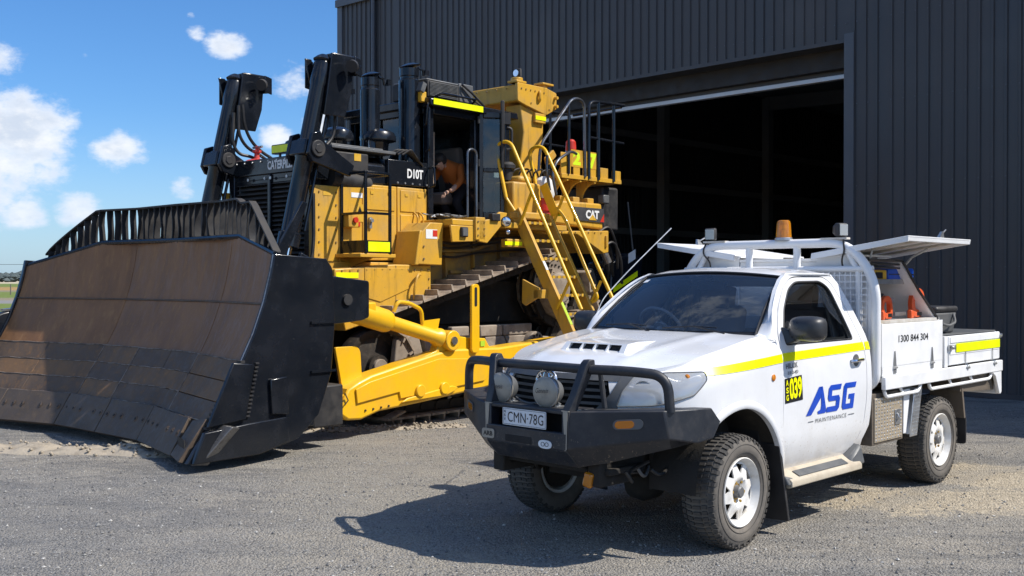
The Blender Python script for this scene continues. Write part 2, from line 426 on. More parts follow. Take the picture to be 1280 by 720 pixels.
mat('letter_black', (0.012, 0.012, 0.013), 0.4)
mat('letter_grey', (0.10, 0.11, 0.12), 0.4)
mat('letter_white', (0.75, 0.75, 0.73), 0.5)
mat('plate_white', (0.66, 0.70, 0.74), 0.45)
mat('sign_dark', (0.055, 0.055, 0.058), 0.5)
mat('red_plastic', (0.55, 0.035, 0.02), 0.4)
mat('red_paint', (0.52, 0.03, 0.025), 0.35, dust_amt=0.3)
mat('orange_tool', (0.72, 0.11, 0.03), 0.42, dust_amt=0.15)
mat('blue_plastic', (0.008, 0.085, 0.52), 0.4)
mat('case_yellow', (0.62, 0.36, 0.03), 0.45, dust_amt=0.2)
mat('cloth_white', (0.66, 0.66, 0.66), 0.85, bump=0.2, bscale=20)
mat('cloth_orange', (0.42, 0.12, 0.02), 0.9, bump=0.2, bscale=30)
mat('cloth_navy', (0.016, 0.018, 0.028), 0.9)
mat('skin', (0.42, 0.25, 0.18), 0.55)
mat('hair_dark', (0.02, 0.015, 0.012), 0.7)
mat('cardboard', (0.42, 0.32, 0.24), 0.8)
mat('seat_fabric', (0.24, 0.20, 0.18), 0.85)
mat('interior_trim', (0.34, 0.33, 0.32), 0.8)
mat('alu_plate', (0.46, 0.39, 0.29), 0.5, metal=0.35, col2=(0.36, 0.29, 0.20), nscale=6, amt=(0.4, 0.7), dust=(0.40, 0.33, 0.24), dust_amt=0.4)
mat('alu_bright', (0.62, 0.63, 0.64), 0.32, metal=0.85, rvar=.08)
mat('undertray_brown', (0.13, 0.105, 0.08), 0.85, col2=(0.07, 0.058, 0.045), nscale=5, bump=.1)
mat('diffuser_grey', (0.34, 0.315, 0.265), 0.42, metal=0.1, col2=(0.27, 0.25, 0.21), nscale=14, bump=.05)
mat('concrete', (0.20, 0.195, 0.185), 0.85, col2=(0.14, 0.135, 0.13), nscale=3, bump=0.2)
mat('reflector', (0.70, 0.70, 0.71), 0.38, metal=0.35, rvar=.05)
mat('step_cream', (0.50, 0.44, 0.34), 0.6, col2=(0.38, 0.32, 0.24), nscale=5, dust_amt=0.4)
mat('weld_bead', (0.26, 0.21, 0.17), 0.6, col2=(0.12, 0.09, 0.07), nscale=9, amt=(.4, .6))
mat('edge_polish', (0.14, 0.135, 0.13), 0.35, metal=0.6, col2=(0.07, 0.065, 0.06), nscale=12)
glass('cab_glass', (0.42, 0.50, 0.52), 0.02, 0.01)
glass('screen_glass', (0.92, 0.96, 0.98), 0.0, 0.008, 0.035, (0.35, 0.52, 0.80))  # blue diffuse veil paints a haze of sky reflection over the glass
glass('side_glass', (0.62, 0.66, 0.68), 0.0, 0.01)
glass('lens_clear', (0.93, 0.95, 0.97), 0.07, 0.06, 0.42, (0.72, 0.73, 0.72))
glass('amber_lens', (1.0, 0.50, 0.03), 0.02, 0.06, 0.45, (0.95, 0.34, 0.01))
glass('red_lens', (0.9, 0.15, 0.05), 0.03, 0.1, 0.6, (0.50, 0.05, 0.02))

def cladding_material():
    m = bpy.data.materials.new('cladding_paint'); m.use_nodes = True; t = NT(m.node_tree); p = t.n['Principled BSDF']
    tc = t.add('ShaderNodeTexCoord'); mp = t.add('ShaderNodeMapping'); mp.inputs['Scale'].default_value = (1, 1, 0.12); t.link(tc.outputs['Object'], mp.inputs[0])
    n = t.noise(mp.outputs[0], 2.0, 6, 0.6); n2 = t.noise(tc.outputs['Object'], 0.7, 3, 0.5)
    c = t.mix(t.ramp(n, 0.35, 0.7), (0.043, 0.0445, 0.0485), (0.055, 0.057, 0.062))
    c = t.mix(t.ramp(n2, 0.5, 0.75, 0, 0.25), c, (0.10, 0.10, 0.10))
    t.link(c, p.inputs['Base Color']); t.link(t.ramp(n, 0.3, 0.7, 0.34, 0.5), p.inputs['Roughness'])
    b = t.add('ShaderNodeBump'); b.inputs['Strength'].default_value = 0.10; b.inputs['Distance'].default_value = 0.05
    t.link(t.noise(tc.outputs['Object'], 1.6, 3, 0.5), b.inputs['Height']); t.link(b.outputs[0], p.inputs['Normal'])
    M['cladding_paint'] = m
cladding_material()
mat('cladding_inside', (0.27, 0.275, 0.28), 0.6, nscale=1.5)
mat('trim_paint', (0.075, 0.085, 0.10), 0.4, nscale=2)
mat('light_rail', (0.50, 0.52, 0.54), 0.4, metal=0.4)
# ------------------------------------------------------------------ ground
def ground_material():
    m = bpy.data.materials.new('gravel'); m.use_nodes = True; t = NT(m.node_tree); p = t.n['Principled BSDF']
    tc = t.add('ShaderNodeTexCoord'); v = tc.outputs['Object']
    n1 = t.noise(v, 0.35, 6, 0.6, 0.3); n2 = t.noise(v, 1.6, 7, 0.65); n3 = t.noise(v, 42, 5, 0.75); n4 = t.noise(v, 12, 6, 0.7)
    vo = t.add('ShaderNodeTexVoronoi'); vo.inputs['Scale'].default_value = 62; t.link(v, vo.inputs['Vector'])
    vs = t.add('ShaderNodeSeparateColor'); t.link(vo.outputs['Color'], vs.inputs[0])
    vo2 = t.add('ShaderNodeTexVoronoi'); vo2.inputs['Scale'].default_value = 150; t.link(v, vo2.inputs['Vector'])
    vs2 = t.add('ShaderNodeSeparateColor'); t.link(vo2.outputs['Color'], vs2.inputs[0])
    c = t.mix(t.ramp(n2, 0.35, 0.65), (0.285, 0.275, 0.258), (0.375, 0.350, 0.310))
    c = t.mix(t.ramp(n1, 0.42, 0.60, 0, 0.65), c, (0.38, 0.345, 0.29))
    ms = t.add('ShaderNodeMapping'); ms.inputs['Rotation'].default_value = (0, 0, R(-32)); ms.inputs['Scale'].default_value = (.45, 1.5, 1); t.link(v, ms.inputs[0])
    n5 = t.noise(ms.outputs[0], 1.0, 8, 0.72, 0.8); n6 = t.noise(ms.outputs[0], 3.0, 8, 0.74, 0.5); n7 = t.noise(ms.outputs[0], 0.55, 6, 0.65, 0.8)
    c = t.mix(t.ramp(n7, 0.44, 0.58, 0, 0.72), c, (0.45, 0.405, 0.335))
    c = t.mix(t.ramp(n5, 0.47, 0.60, 0, 0.66), c, (0.165, 0.163, 0.160))
    c = t.mix(t.ramp(n6, 0.50, 0.62, 0, 0.60), c, (0.47, 0.43, 0.365))
    # bare clay showing through where wheels have turned
    sep = t.add('ShaderNodeSeparateXYZ'); t.link(v, sep.inputs[0])
    def blob(cx, cy, rx, ry, ang=0.0):
        ca, sa = math.cos(ang), math.sin(ang)
        dx = t.math('SUBTRACT', sep.outputs[0], cx); dy = t.math('SUBTRACT', sep.outputs[1], cy)
        a = t.math('DIVIDE', t.math('ADD', t.math('MULTIPLY', dx, ca), t.math('MULTIPLY', dy, sa)), rx)
        b = t.math('DIVIDE', t.math('SUBTRACT', t.math('MULTIPLY', dy, ca), t.math('MULTIPLY', dx, sa)), ry)
        return t.math('SQRT', t.math('ADD', t.math('MULTIPLY', a, a), t.math('MULTIPLY', b, b)))
    wob = t.math('MULTIPLY', t.math('SUBTRACT', t.math('ADD', t.math('MULTIPLY', n2, 0.55), t.math('MULTIPLY', n4, 0.45)), 0.5), 4.6)
    d = t.math('MINIMUM', blob(3.55, 8.15, 1.1, 0.42), blob(4.1, 9.3, 0.95, 0.40))
    d = t.math('MINIMUM', d, blob(5.2, 8.6, 1.2, 0.5))
    f = t.ramp(t.math('ADD', d, wob), 1.5, 0.95, 0, 0.95)
    d2 = t.ramp(t.math('ADD', blob(-0.7, 7.6, 1.0, 3.6, 0.2), wob), 1.6, 0.5, 0, 0.75)
    c = t.mix(d2, c, (0.46, 0.415, 0.335))
    c = t.mix(f, c, t.mix(t.ramp(n4, .35, .65), (0.72, 0.62, 0.46), (0.52, 0.44, 0.325)))
    # damp darker asphaltic strip along the left front
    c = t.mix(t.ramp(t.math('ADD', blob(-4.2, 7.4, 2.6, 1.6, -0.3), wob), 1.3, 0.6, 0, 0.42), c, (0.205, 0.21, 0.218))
    # compacted wheel marks running out from the shed door and under the ute
    def band(x0, y0, dx, dy, w):
        q = t.math('ABSOLUTE', t.math('SUBTRACT', t.math('MULTIPLY', t.math('SUBTRACT', sep.outputs[0], x0), dy), t.math('MULTIPLY', t.math('SUBTRACT', sep.outputs[1], y0), dx)))
        return t.ramp(t.math('ADD', q, t.math('MULTIPLY', wob, .10)), w, w * .45)
    tr_ = t.math('MAXIMUM', band(1.37, 6.5, .70, .714, .17), band(.28, 7.55, .70, .714, .17))
    tr_ = t.math('MAXIMUM', tr_, t.math('MAXIMUM', band(-1.6, 7.2, .93, .36, .20), band(-1.1, 5.8, .93, .36, .20)))
    c = t.mix(t.math('MULTIPLY', tr_, t.ramp(n6, .35, .6, .15, .5)), c, (0.40, 0.375, 0.335))
    # single stones, light and dark; fewer show where fines have settled
    keep = t.math('SUBTRACT', 1.0, t.math('MULTIPLY', f, 0.92)); keep = t.math('MULTIPLY', keep, t.ramp(n6, 0.62, 0.42, 0.35, 1.0))
    K = lambda q: t.math('MULTIPLY', q, keep)
    c = t.mix(K(t.ramp(vs.outputs[0], 0.70, 0.95, 0, 0.60)), c, (0.50, 0.485, 0.455))
    c = t.mix(K(t.ramp(vs.outputs[1], 0.70, 0.95, 0, 0.65)), c, (0.105, 0.104, 0.104))
    c = t.mix(K(t.ramp(vs2.outputs[0], 0.74, 0.95, 0, 0.55)), c, (0.54, 0.525, 0.49))
    c = t.mix(K(t.ramp(vs2.outputs[1], 0.70, 0.95, 0, 0.6)), c, (0.10, 0.10, 0.10))
    c = t.mix(t.ramp(n3, 0.35, 0.65, 0.3, 0.0), c, (0.09, 0.09, 0.09))
    t.link(c, p.inputs['Base Color']); p.inputs['Roughness'].default_value = 0.88; p.inputs['Specular IOR Level'].default_value = 0.25
    h = t.math('ADD', t.math('MULTIPLY', vo.outputs['Distance'], -0.9), t.math('MULTIPLY', n3, 0.8))
    h = t.math('ADD', h, t.math('MULTIPLY', n4, 0.9)); h = t.math('ADD', h, t.math('MULTIPLY', vo2.outputs['Distance'], -0.4))
    h = t.math('ADD', h, t.math('MULTIPLY', n6, 1.6)); h = t.math('ADD', h, t.math('MULTIPLY', n5, 1.2))
    b = t.add('ShaderNodeBump'); b.inputs['Strength'].default_value = 0.9; b.inputs['Distance'].default_value = 0.026
    t.link(h, b.inputs['Height']); t.link(b.outputs[0], p.inputs['Normal'])
    M['gravel'] = m
ground_material()

def hgt(x, y):
    """low relief of the gravel yard"""
    near = max(0.0, min(1.0, (30 - math.hypot(x, y)) / 12))
    z = (noise.noise(Vector((x * 0.5, y * 0.5, 0))) * 0.018 + noise.noise(Vector((x * 2.1, y * 2.1, 3))) * 0.008 + noise.noise(Vector((x * 3.2, y * 6, 9))) * 0.009)
    return z * near

def build_ground():
    mb = MB(); xs = []; ys = []
    x = -26.0
    while x < 26: xs.append(x); x += 0.12 if -6.5 < x < 7 else 0.6
    y = -14.0
    while y < 45: ys.append(y); y += 0.10 if 4.5 < y < 13 else 0.6
    vs = [(a, b, hgt(a, b)) for b in ys for a in xs]; nx = len(xs)
    fs = [(j * nx + i, j * nx + i + 1, (j + 1) * nx + i + 1, (j + 1) * nx + i) for j in range(len(ys) - 1) for i in range(nx - 1)]
    mb.mesh(vs, fs)
    o = mb.build('gravel_yard', M['gravel'], fixn=False); tag(o, 'grey gravel yard with pale clay patches', kind='structure')
build_ground()

# loose stones lying on the yard: uncountable, one object
def build_stones():
    rnd = random.Random(11); mb = MB()
    base = [Vector(p) for p in ((1, 0, 0), (-.9, .2, 0), (0.1, 1, 0), (0, -.9, .1), (0.05, 0, .8), (0, 0.1, -.6))]
    fc = [(0, 2, 4), (2, 1, 4), (1, 3, 4), (3, 0, 4), (2, 0, 5), (1, 2, 5), (3, 1, 5), (0, 3, 5)]
    for k in range(17000):
        d = 4.6 + (rnd.random() ** 1.35) * 9.5; u = rnd.uniform(-0.56, 0.56)
        x = u * d; y = d
        if abs(x * .725 + (y - 7.3) * .689 + 0) < 9 and noise.noise(Vector((x * .8, y * .8, 2))) < -.12 and rnd.random() < .7: continue
        r = rnd.choice([0.003, 0.004, 0.005, 0.006, 0.007, 0.009, 0.012]) * rnd.uniform(.7, 1.3)
        if rnd.random() < 0.006: r *= 1.9
        a = rnd.uniform(0, 6.28); ca, sa = math.cos(a), math.sin(a); z = hgt(x, y) + r * 0.25
        s = [rnd.uniform(.6, 1.2) for _ in range(3)]
        mb.cur = rnd.choice([0, 1, 1, 1, 2, 2])
        mb.mesh([(x + (p.x * s[0] * ca - p.y * s[1] * sa) * r, y + (p.x * s[0] * sa + p.y * s[1] * ca) * r, z + p.z * s[2] * r) for p in base], fc)
    mat('stone_light', (0.44, 0.425, 0.395), 0.9); mat('stone_mid', (0.28, 0.27, 0.25), 0.9); mat('stone_dark', (0.12, 0.12, 0.12), 0.9)
    o = mb.build('loose_gravel', [M['stone_light'], M['stone_mid'], M['stone_dark']], fixn=False, smooth=False)
    tag(o, 'loose small stones scattered over the yard', kind='stuff')
build_stones()

# scraped ridge of soil in front of the blade, and crumbs beside the track
def build_ridge():
    mat('dry_soil', (0.36, 0.31, 0.24), 0.95, col2=(0.20, 0.17, 0.13), nscale=6, bump=0.9, bscale=40)
    def ridge(pts, w, h, name, label):
        mb = MB(); nu = 150; nv = 14; vs = []
        for i in range(nu + 1):
            t = i / nu * (len(pts) - 1); k = min(int(t), len(pts) - 2); f = t - k
            p = Vector(pts[k]).lerp(Vector(pts[k + 1]), f); d = (Vector(pts[k + 1]) - Vector(pts[k])).normalized(); q = Vector((-d.y, d.x, 0))
            e = math.sin(min(1, min(i, nu - i) / 14) * math.pi / 2)
            for j in range(nv + 1):
                s = j / nv * 2 - 1; P = p + q * (s * w)
                bulge = max(0, 1 - s * s) ** 0.8 * h * e * (0.55 + 0.9 * abs(noise.noise(Vector((P.x * 2.2, P.y * 2.2, 1)))) + 0.5 * noise.noise(Vector((P.x * 6, P.y * 6, 4))))
                bulge += noise.noise(Vector((P.x * 22, P.y * 22, 2))) * h * 0.28 * (1 - abs(s)) * e
                vs.append((P.x, P.y, hgt(P.x, P.y) - 0.012 + max(-0.005, bulge)))
        n = nv + 1
        fs = [(i * n + j, i * n + j + 1, (i + 1) * n + j + 1, (i + 1) * n + j) for i in range(nu) for j in range(nv)]
        mb.mesh(vs, fs)
        rr = random.Random(5)
        for k in range(260):
            i = rr.randrange(nu); p = vs[i * n + rr.randrange(n)]; r = rr.uniform(.006, .03)
            c = Vector(p) + Vector((rr.uniform(-.06, .06), rr.uniform(-.1, .1), r * .3))
            mb.mesh([c + Vector(q) * r * rr.uniform(.7, 1.2) for q in ((1, 0, 0), (-1, .2, 0), (0, 1, 0), (0, -1, .1), (0, 0, .8), (0, 0, -.7))],
                    [(0, 2, 4), (2, 1, 4), (1, 3, 4), (3, 0, 4), (2, 0, 5), (1, 2, 5), (3, 1, 5), (0, 3, 5)])
        o = mb.build(name, M['dry_soil'], fixn=False, angle=180); tag(o, label, kind='stuff')
    ridge([(-7.0, 11.5, 0), (-5.2, 10.65, 0), (-4.0, 10.5, 0), (-3.35, 10.35, 0), (-2.95, 10.3, 0)], 0.26, 0.085, 'soil_ridge', 'pale crumbly ridge of scraped soil in front of the dozer blade')
    ridge([(-2.5, 11.9, 0), (-1.9, 12.0, 0), (-1.2, 12.15, 0), (-0.5, 12.3, 0)], 0.16, 0.05, 'soil_crumbs', 'crumbs of soil beneath the yellow push arm')
build_ridge()

# ------------------------------------------------------------------ far country
def build_far():
    m = bpy.data.materials.new('paddock'); m.use_nodes = True; t = NT(m.node_tree); p = t.n['Principled BSDF']
    tc = t.add('ShaderNodeTexCoord'); v = tc.outputs['Object']; sep = t.add('ShaderNodeSeparateXYZ'); t.link(v, sep.inputs[0])
    nn = t.noise(v, 0.02, 5, 0.6)
    y = t.math('ADD', sep.outputs[1], t.math('MULTIPLY', t.math('SUBTRACT', nn, 0.5), 14))
    n2 = t.noise(v, 0.5, 6, 0.65)
    green = t.mix(n2, (0.10, 0.15, 0.035), (0.19, 0.22, 0.06)); orange = t.mix(n2, (0.30, 0.19, 0.07), (0.38, 0.25, 0.10))
    pale = t.mix(n2, (0.42, 0.36, 0.25), (0.48, 0.42, 0.30)); dirt = t.mix(n2, (0.20, 0.17, 0.12), (0.27, 0.23, 0.16)); road = t.mix(n2, (0.19, 0.185, 0.18), (0.25, 0.24, 0.23))
    c = orange
    for y0, w, col in ((45, 4, green), (76, 2, road), (88, 3, dirt), (100, 5, green), (150, 12, dirt), (168, 12, orange), (240, 20, green), (420, 50, pale), (620, 60, pale)):
        c = t.mix(t.ramp(y, y0 - w, y0 + w), c, col)
    t.link(c, p.inputs['Base Color']); p.inputs['Roughness'].default_value = 0.95; p.inputs['Specular IOR Level'].default_value = 0.1
    M['paddock'] = m
    mb = MB(); mb.mesh([(-3500, -800, -0.06), (3500, -800, -0.06), (3500, 4500, -0.06), (-3500, 4500, -0.06)], [(0, 1, 2, 3)])
    o = mb.build('grass_paddock', m, fixn=False); tag(o, 'flat paddocks in green, straw and orange strips reaching the horizon', kind='structure')
    # distant belt of trees: one mass
    mat('far_foliage', (0.075, 0.095, 0.095), 0.95, col2=(0.12, 0.14, 0.135), nscale=0.3, spec=0.1)
    mb = MB(); rr = random.Random(3)
    for k in range(420):
        x = rr.uniform(-700, 260); yy = 640 + rr.uniform(-25, 60); h = rr.uniform(3.2, 7.2) * (1.0 + 0.35 * math.sin(x * 0.03)); w = rr.uniform(4, 9)
        for q in range(7):
            c = Vector((x + rr.uniform(-w, w) * .6, yy + rr.uniform(-3, 3), h * rr.uniform(.25, .8))); r = rr.uniform(.25, .5) * h
            ring = []
            for a in range(7):
                an = a / 7 * 6.283; rad = r * rr.uniform(.7, 1.3); ring.append(c + Vector((math.cos(an) * rad * 1.5, math.sin(an) * rad, rr.uniform(-.25, .25) * r)))
            top = c + Vector((rr.uniform(-.3, .3) * r, 0, r * rr.uniform(.6, 1))); bot = c - Vector((0, 0, r))
            mb.mesh(ring + [top, bot], [(a, (a + 1) % 7, 7) for a in range(7)] + [((a + 1) % 7, a, 8) for a in range(7)])
    o = mb.build('distant_treeline', M['far_foliage'], angle=20); tag(o, 'low grey green belt of trees on the horizon', kind='stuff')
    # a power line across the paddock
    mat('timber_grey', (0.16, 0.14, 0.12), 0.9)
    root = empty('power_line', (-110, 210, 0)); tag(root, 'thin power line strung on timber poles across the far paddock', 'power line')
    for px_ in (-60, 55, 140):
        b = MB(); b.cyl((px_, 0, -0.1), (px_, 0, 5.4), 0.14, 0.10, 8); b.box(px_ - .9, px_ + .9, -.06, .06, 4.9, 5.02); b.build('pole', M['timber_grey'], root)
    for dy in (-.6, .6):
        b = MB(); P = []
        for a, c_ in ((-60, 55), (55, 140)):
            for k in range(13): tt = k / 12; P.append((a + (c_ - a) * tt, dy, 4.95 - 0.9 * 4 * tt * (1 - tt) * .35))
        b.tube(P, 0.035, 4); b.build('wire', M['black_dull'], root)
    # paddock fence posts near the far road
    f = empty('paddock_fence', (-60, 120, 0)); tag(f, 'low wire fence with timber posts far across the paddock', 'fence')
    for k in range(30):
        b = MB(); b.cyl((k * 2.8, 0, -.1), (k * 2.8, 0, 1.15), 0.07, 0.06, 6); b.build('post', M['timber_grey'], f)
    for z in (.4, .75, 1.05):
        b = MB(); b.tube([(0, 0, z), (81, 0, z)], 0.008, 4); b.build('wire', M['galvanised'], f)
build_far()

# ------------------------------------------------------------------ shed
SH = empty('steel_shed', (7.242, 14.880, 0), R(-135.461))
tag(SH, 'large charcoal ribbed steel shed with an open vehicle doorway', 'shed')
YL, YR, JR, JL, HEAD = -16.55, 14.0, -2.73, -14.6, 5.51     # local: +x out of the wall, +y to the right
def topz(y): return 8.70 - 0.030 * (y + 16.55)
def sheet(name, y0, y1, z0, x=0.0, mat_='cladding_paint', ztop=None, flip=1, parent=SH):
    """trapezoidal ribbed sheet; ribs every 190 mm"""
    prof = []; y = y0; h = 0.029 * flip
    while y < y1 - 1e-4:
        e = min(y + 0.19, y1)
        for a, hh in ((0.0, 0), (0.130, 0), (0.1425, h), (0.1675, h), (0.18, 0)):
            if y + a < e - 1e-3:
                prof.append((y + a, hh))
        if 0: pass
        y = e
    prof.append((y1, 0))
    mb = MB(); vs = []
    for (py, hh) in prof:
        vs.append((x + hh, py, z0)); vs.append((x + hh, py, (ztop(py) if ztop else topz(py))))
    fs = [(2 * i, 2 * i + 2, 2 * i + 3, 2 * i + 1) for i in range(len(prof) - 1)]
    mb.mesh(vs, fs)
    return mb.build(name, M[mat_], parent, fixn=False, angle=15)
w = 0.76; y = YL; k = 0
edges = []
while y < YR: edges.append((y, min(y + w, YR))); y += w
for i, (a, b) in enumerate(edges):
    off = 0.0015 * (i % 2)
    segs = []
    if b <= JL or a >= JR: segs = [(a, b, 0.06)]
    else:
        if a < JL: segs.append((a, JL, 0.06))
        segs.append((max(a, JL), min(b, JR), HEAD + 0.0))
        if b > JR: segs.append((JR, b, 0.06))
    for (p, q, z0) in segs:
        if q - p > 0.01: sheet('cladding_sheet', p, q, z0, off)
# screw rows along the girts
b = MB(); yy = YL + .155
while yy < YR:
    for z in (.6, 1.9, 3.2, 4.5, 5.8, 6.9):
        if JL < yy < JR and z < HEAD: continue
        b.box(.029, .036, yy - .008, yy + .008, z - .008, z + .008)
    yy += .19
b.build('cladding_screws', M['trim_paint'], SH, smooth=False)['kind'] = 'stuff'
# trims
def tbox(name, x0, x1, y0, y1, z0, z1, m='trim_paint', bevel=0.0, parent=SH):
    b = MB(); b.box(x0, x1, y0, y1, z0, z1); return b.build(name, M[m], parent, bevel=bevel)
tbox('jamb_trim', -0.35, 0.045, JR - 0.004, JR + 0.16, 0.02, HEAD + 0.12)
tbox('jamb_trim', -0.35, 0.045, JL - 0.16, JL + 0.004, 0.02, HEAD + 0.12)
tbox('head_trim', -0.35, 0.04, JL, JR - 0.01, HEAD - 0.02, HEAD + 0.045, 'cladding_paint')
tbox('door_head_box', -1.15, -0.36, JL, JR, HEAD - 0.33, HEAD + 0.9, 'black_dull')
b = MB(); b.box(-0.62, -0.50, JL, JR, 5.03, 5.11); b.build('door_bottom_rail', M['light_rail'], SH, bevel=0.01)
b = MB(); b.box(-0.585, -0.535, JL, JR, 5.11, 5.9); b.build('door_curtain', M['cladding_paint'], SH)
tbox('corner_flashing', -0.18, 0.05, YL - 0.03, YL + 0.17, 0.0, 8.72)
tbox('base_flashing', -0.02, 0.035, JR + .16, YR, 0.0, 0.075, 'cladding_paint')
b = MB(); b.tube([(0.09, -15.03, 0.1), (0.09, -15.03, 9.0)], 0.055, 12); b.build('downpipe', M['trim_paint'], SH)
# gable capping following the slope
b = MB()
for (a, c) in ((YL - .05, -1.3), (-1.3, YR)):
    b.hexa([(-.2, a, topz(a) - .12), (.10, a, topz(a) - .12), (.10, a, topz(a) + .06), (-.2, a, topz(a) + .06)],
           [(-.2, c, topz(c) - .12), (.10, c, topz(c) - .12), (.10, c, topz(c) + .06), (-.2, c, topz(c) + .06)])
b.build('gable_capping', M['trim_paint'], SH)
# shell: left side wall, right wall, back wall, roof, floor
DEP = 26.0
def side_wall(y, name, outer, inner):
    b = MB(); zt = topz(y); n = 136; sg = -1 if y < 0 else 1
    b.box(-DEP, -0.01, y, y + sg * 0.004, 0, zt)
    for k in range(n):
        x0 = -k * DEP / n - .02
        b.box(x0 - .04, x0, y + sg * .004, y + sg * .03, 0, zt); b.box(x0 - .04, x0, y - sg * .02, y, 0, zt)
    b.build(name, M[outer], SH, fixn=False, smooth=False)
side_wall(YL, 'left_side_wall', 'cladding_paint', '')
side_wall(YR, 'right_side_wall', 'cladding_paint', '')
b = MB(); x = -DEP; b.box(x - .01, x, YL, YR, 0, 10.2)
yy = YL
while yy < YR:
    b.box(x, x + .025, yy, yy + .04, 0, 10.2); yy += .19
b.build('back_wall', M['cladding_inside'], SH, fixn=False, smooth=False)
b = MB()
for (a, c) in ((YL, -1.3), (-1.3, YR)):
    b.hexa([(0, a, topz(a) - .02), (-DEP - .1, a, topz(a) - .02), (-DEP - .1, a, topz(a) + .03), (0, a, topz(a) + .03)],
           [(0, c, topz(c) - .02), (-DEP - .1, c, topz(c) - .02), (-DEP - .1, c, topz(c) + .03), (0, c, topz(c) + .03)])
b.build('roof', M['cladding_inside'], SH)
b = MB(); b.box(-DEP, -0.36, YL, YR, -0.2, 0.015); b.build('slab_floor', M['concrete'], SH)
b = MB(); b.box(-0.36, 0.22, JL - .3, JR + .3, -0.2, 0.022); b.build('door_sill', M['concrete'], SH, bevel=.01)
# portal frames, girts and a stacked wall of shelving deep inside
for xk in (-6.5, -13, -19.5):
    for yy in (YL + .3, YR - .3):
        tbox('portal_column', xk - .15, xk + .15, yy - .15, yy + .15, 0, topz(yy) - .1, 'cladding_inside')
    b = MB()
    for (a, c) in ((YL + .3, -1.3), (-1.3, YR - .3)):
        b.hexa([(xk - .1, a, topz(a) - .55), (xk + .1, a, topz(a) - .55), (xk + .1, a, topz(a) - .05), (xk - .1, a, topz(a) - .05)],
               [(xk - .1, c, topz(c) - .55), (xk + .1, c, topz(c) - .55), (xk + .1, c, topz(c) - .05), (xk - .1, c, topz(c) - .05)])
    b.build('portal_rafter', M['cladding_inside'], SH)
for z in (1.6, 3.2, 4.8, 6.4):
    tbox('wall_girt', -DEP + .05, -DEP + .16, YL, YR, z, z + .2, 'cladding_inside')
    tbox('wall_girt', -DEP, -.4, YL + .03, YL + .14, z, z + .2, 'cladding_inside')
# small pale louvre hung inside, its slats painted white
for k in range(5):
    tbox('roof_louvre_slat', -7.3 + k * .16, -7.2 + k * .16, -6.45, -5.85, 6.40 - k * .03, 6.44 - k * .03, 'white_powder')
# ------------------------------------------------------------------ bulldozer
DSC = .96
DZ = empty('bulldozer', (-4.59 * DSC, 11.64 * DSC, 1.72 * (1 - DSC)), R(228.49)); DZ.scale = (DSC,) * 3
tag(DZ, 'huge yellow and black crawler bulldozer with rusty brown blade outside the shed', 'bulldozer')
YP, FY, GY, BK, BD = M['yellow_paint'], M['fresh_yellow'], M['grimy_yellow'], M['black_paint'], M['black_dull']

# ---- blade: moldboard surface x(z, s)
PZ = [0, .42, .80, 1.2, 1.6, 1.95, 2.17, 2.4]; PX = [0, -.25, -.5, -.72, -.87, -.95, -.98, -.98]
S0, S1 = -2.80, 2.50
def interp(z, X, Y):
    if z <= X[0]: return Y[0]
    for i in range(len(X) - 1):
        if z <= X[i + 1]:
            t = (z - X[i]) / (X[i + 1] - X[i]); return Y[i] + (Y[i + 1] - Y[i]) * t
    return Y[-1]
def smoothprof(z):
    return sum(interp(max(0, z + d), PZ, PX) for d in (-.12, -.06, 0, .06, .12)) / 5 if z > .14 else interp(z, PZ, PX)
def wing(s): return 0.25 * max(0.0, abs(s) - 0.9)
def bl(s, z, off=0.0):
    dz = 0.02; dx = (smoothprof(z + dz) - smoothprof(z - dz if z > dz else z)) / (2 * dz if z > dz else dz)
    n = Vector((1, 0, -dx)).normalized()
    return Vector((smoothprof(z) + wing(s), s, z)) + n * off
def btop(s):
    a = 1.50
    return 2.17 if abs(s) < a else 2.17 - 0.21 * (abs(s) - a) / 1.0
def blade_panel(s0, s1, z0, z1, off, th, name, m, nz=6, ns=2, gap=0.0035, parent=None, label=None):
    mb = MB(); s0 += gap; s1 -= gap; z0 += gap; z1 -= gap
    F = []; B = []
    for j in range(nz + 1):
        for i in range(ns + 1):
            s = s0 + (s1 - s0) * i / ns; z = z0 + (z1 - z0) * j / nz
            if z1 > 1.9: z = z0 + (btop(s) - z0) * j / nz
            F.append(bl(s, z, off)); B.append(bl(s, z, off - th))
    n = (nz + 1) * (ns + 1); w = ns + 1
    fs = [(j * w + i, j * w + i + 1, (j + 1) * w + i + 1, (j + 1) * w + i) for j in range(nz) for i in range(ns)]
    fb = [tuple(n + k for k in reversed(f)) for f in fs]
    side = [(j * w, (j + 1) * w) for j in range(nz)] + [((j + 1) * w + ns, j * w + ns) for j in range(nz)] + [(i + 1, i) for i in range(ns)] + [(nz * w + i, nz * w + i + 1) for i in range(ns)]
    mb.mesh(F + B, fs + fb + [(a, b, b + n, a + n) for a, b in side])
    return mb.build(name, m, parent or DZ, bevel=0.004 if gap > 0.003 else 0, angle=30, label=label)
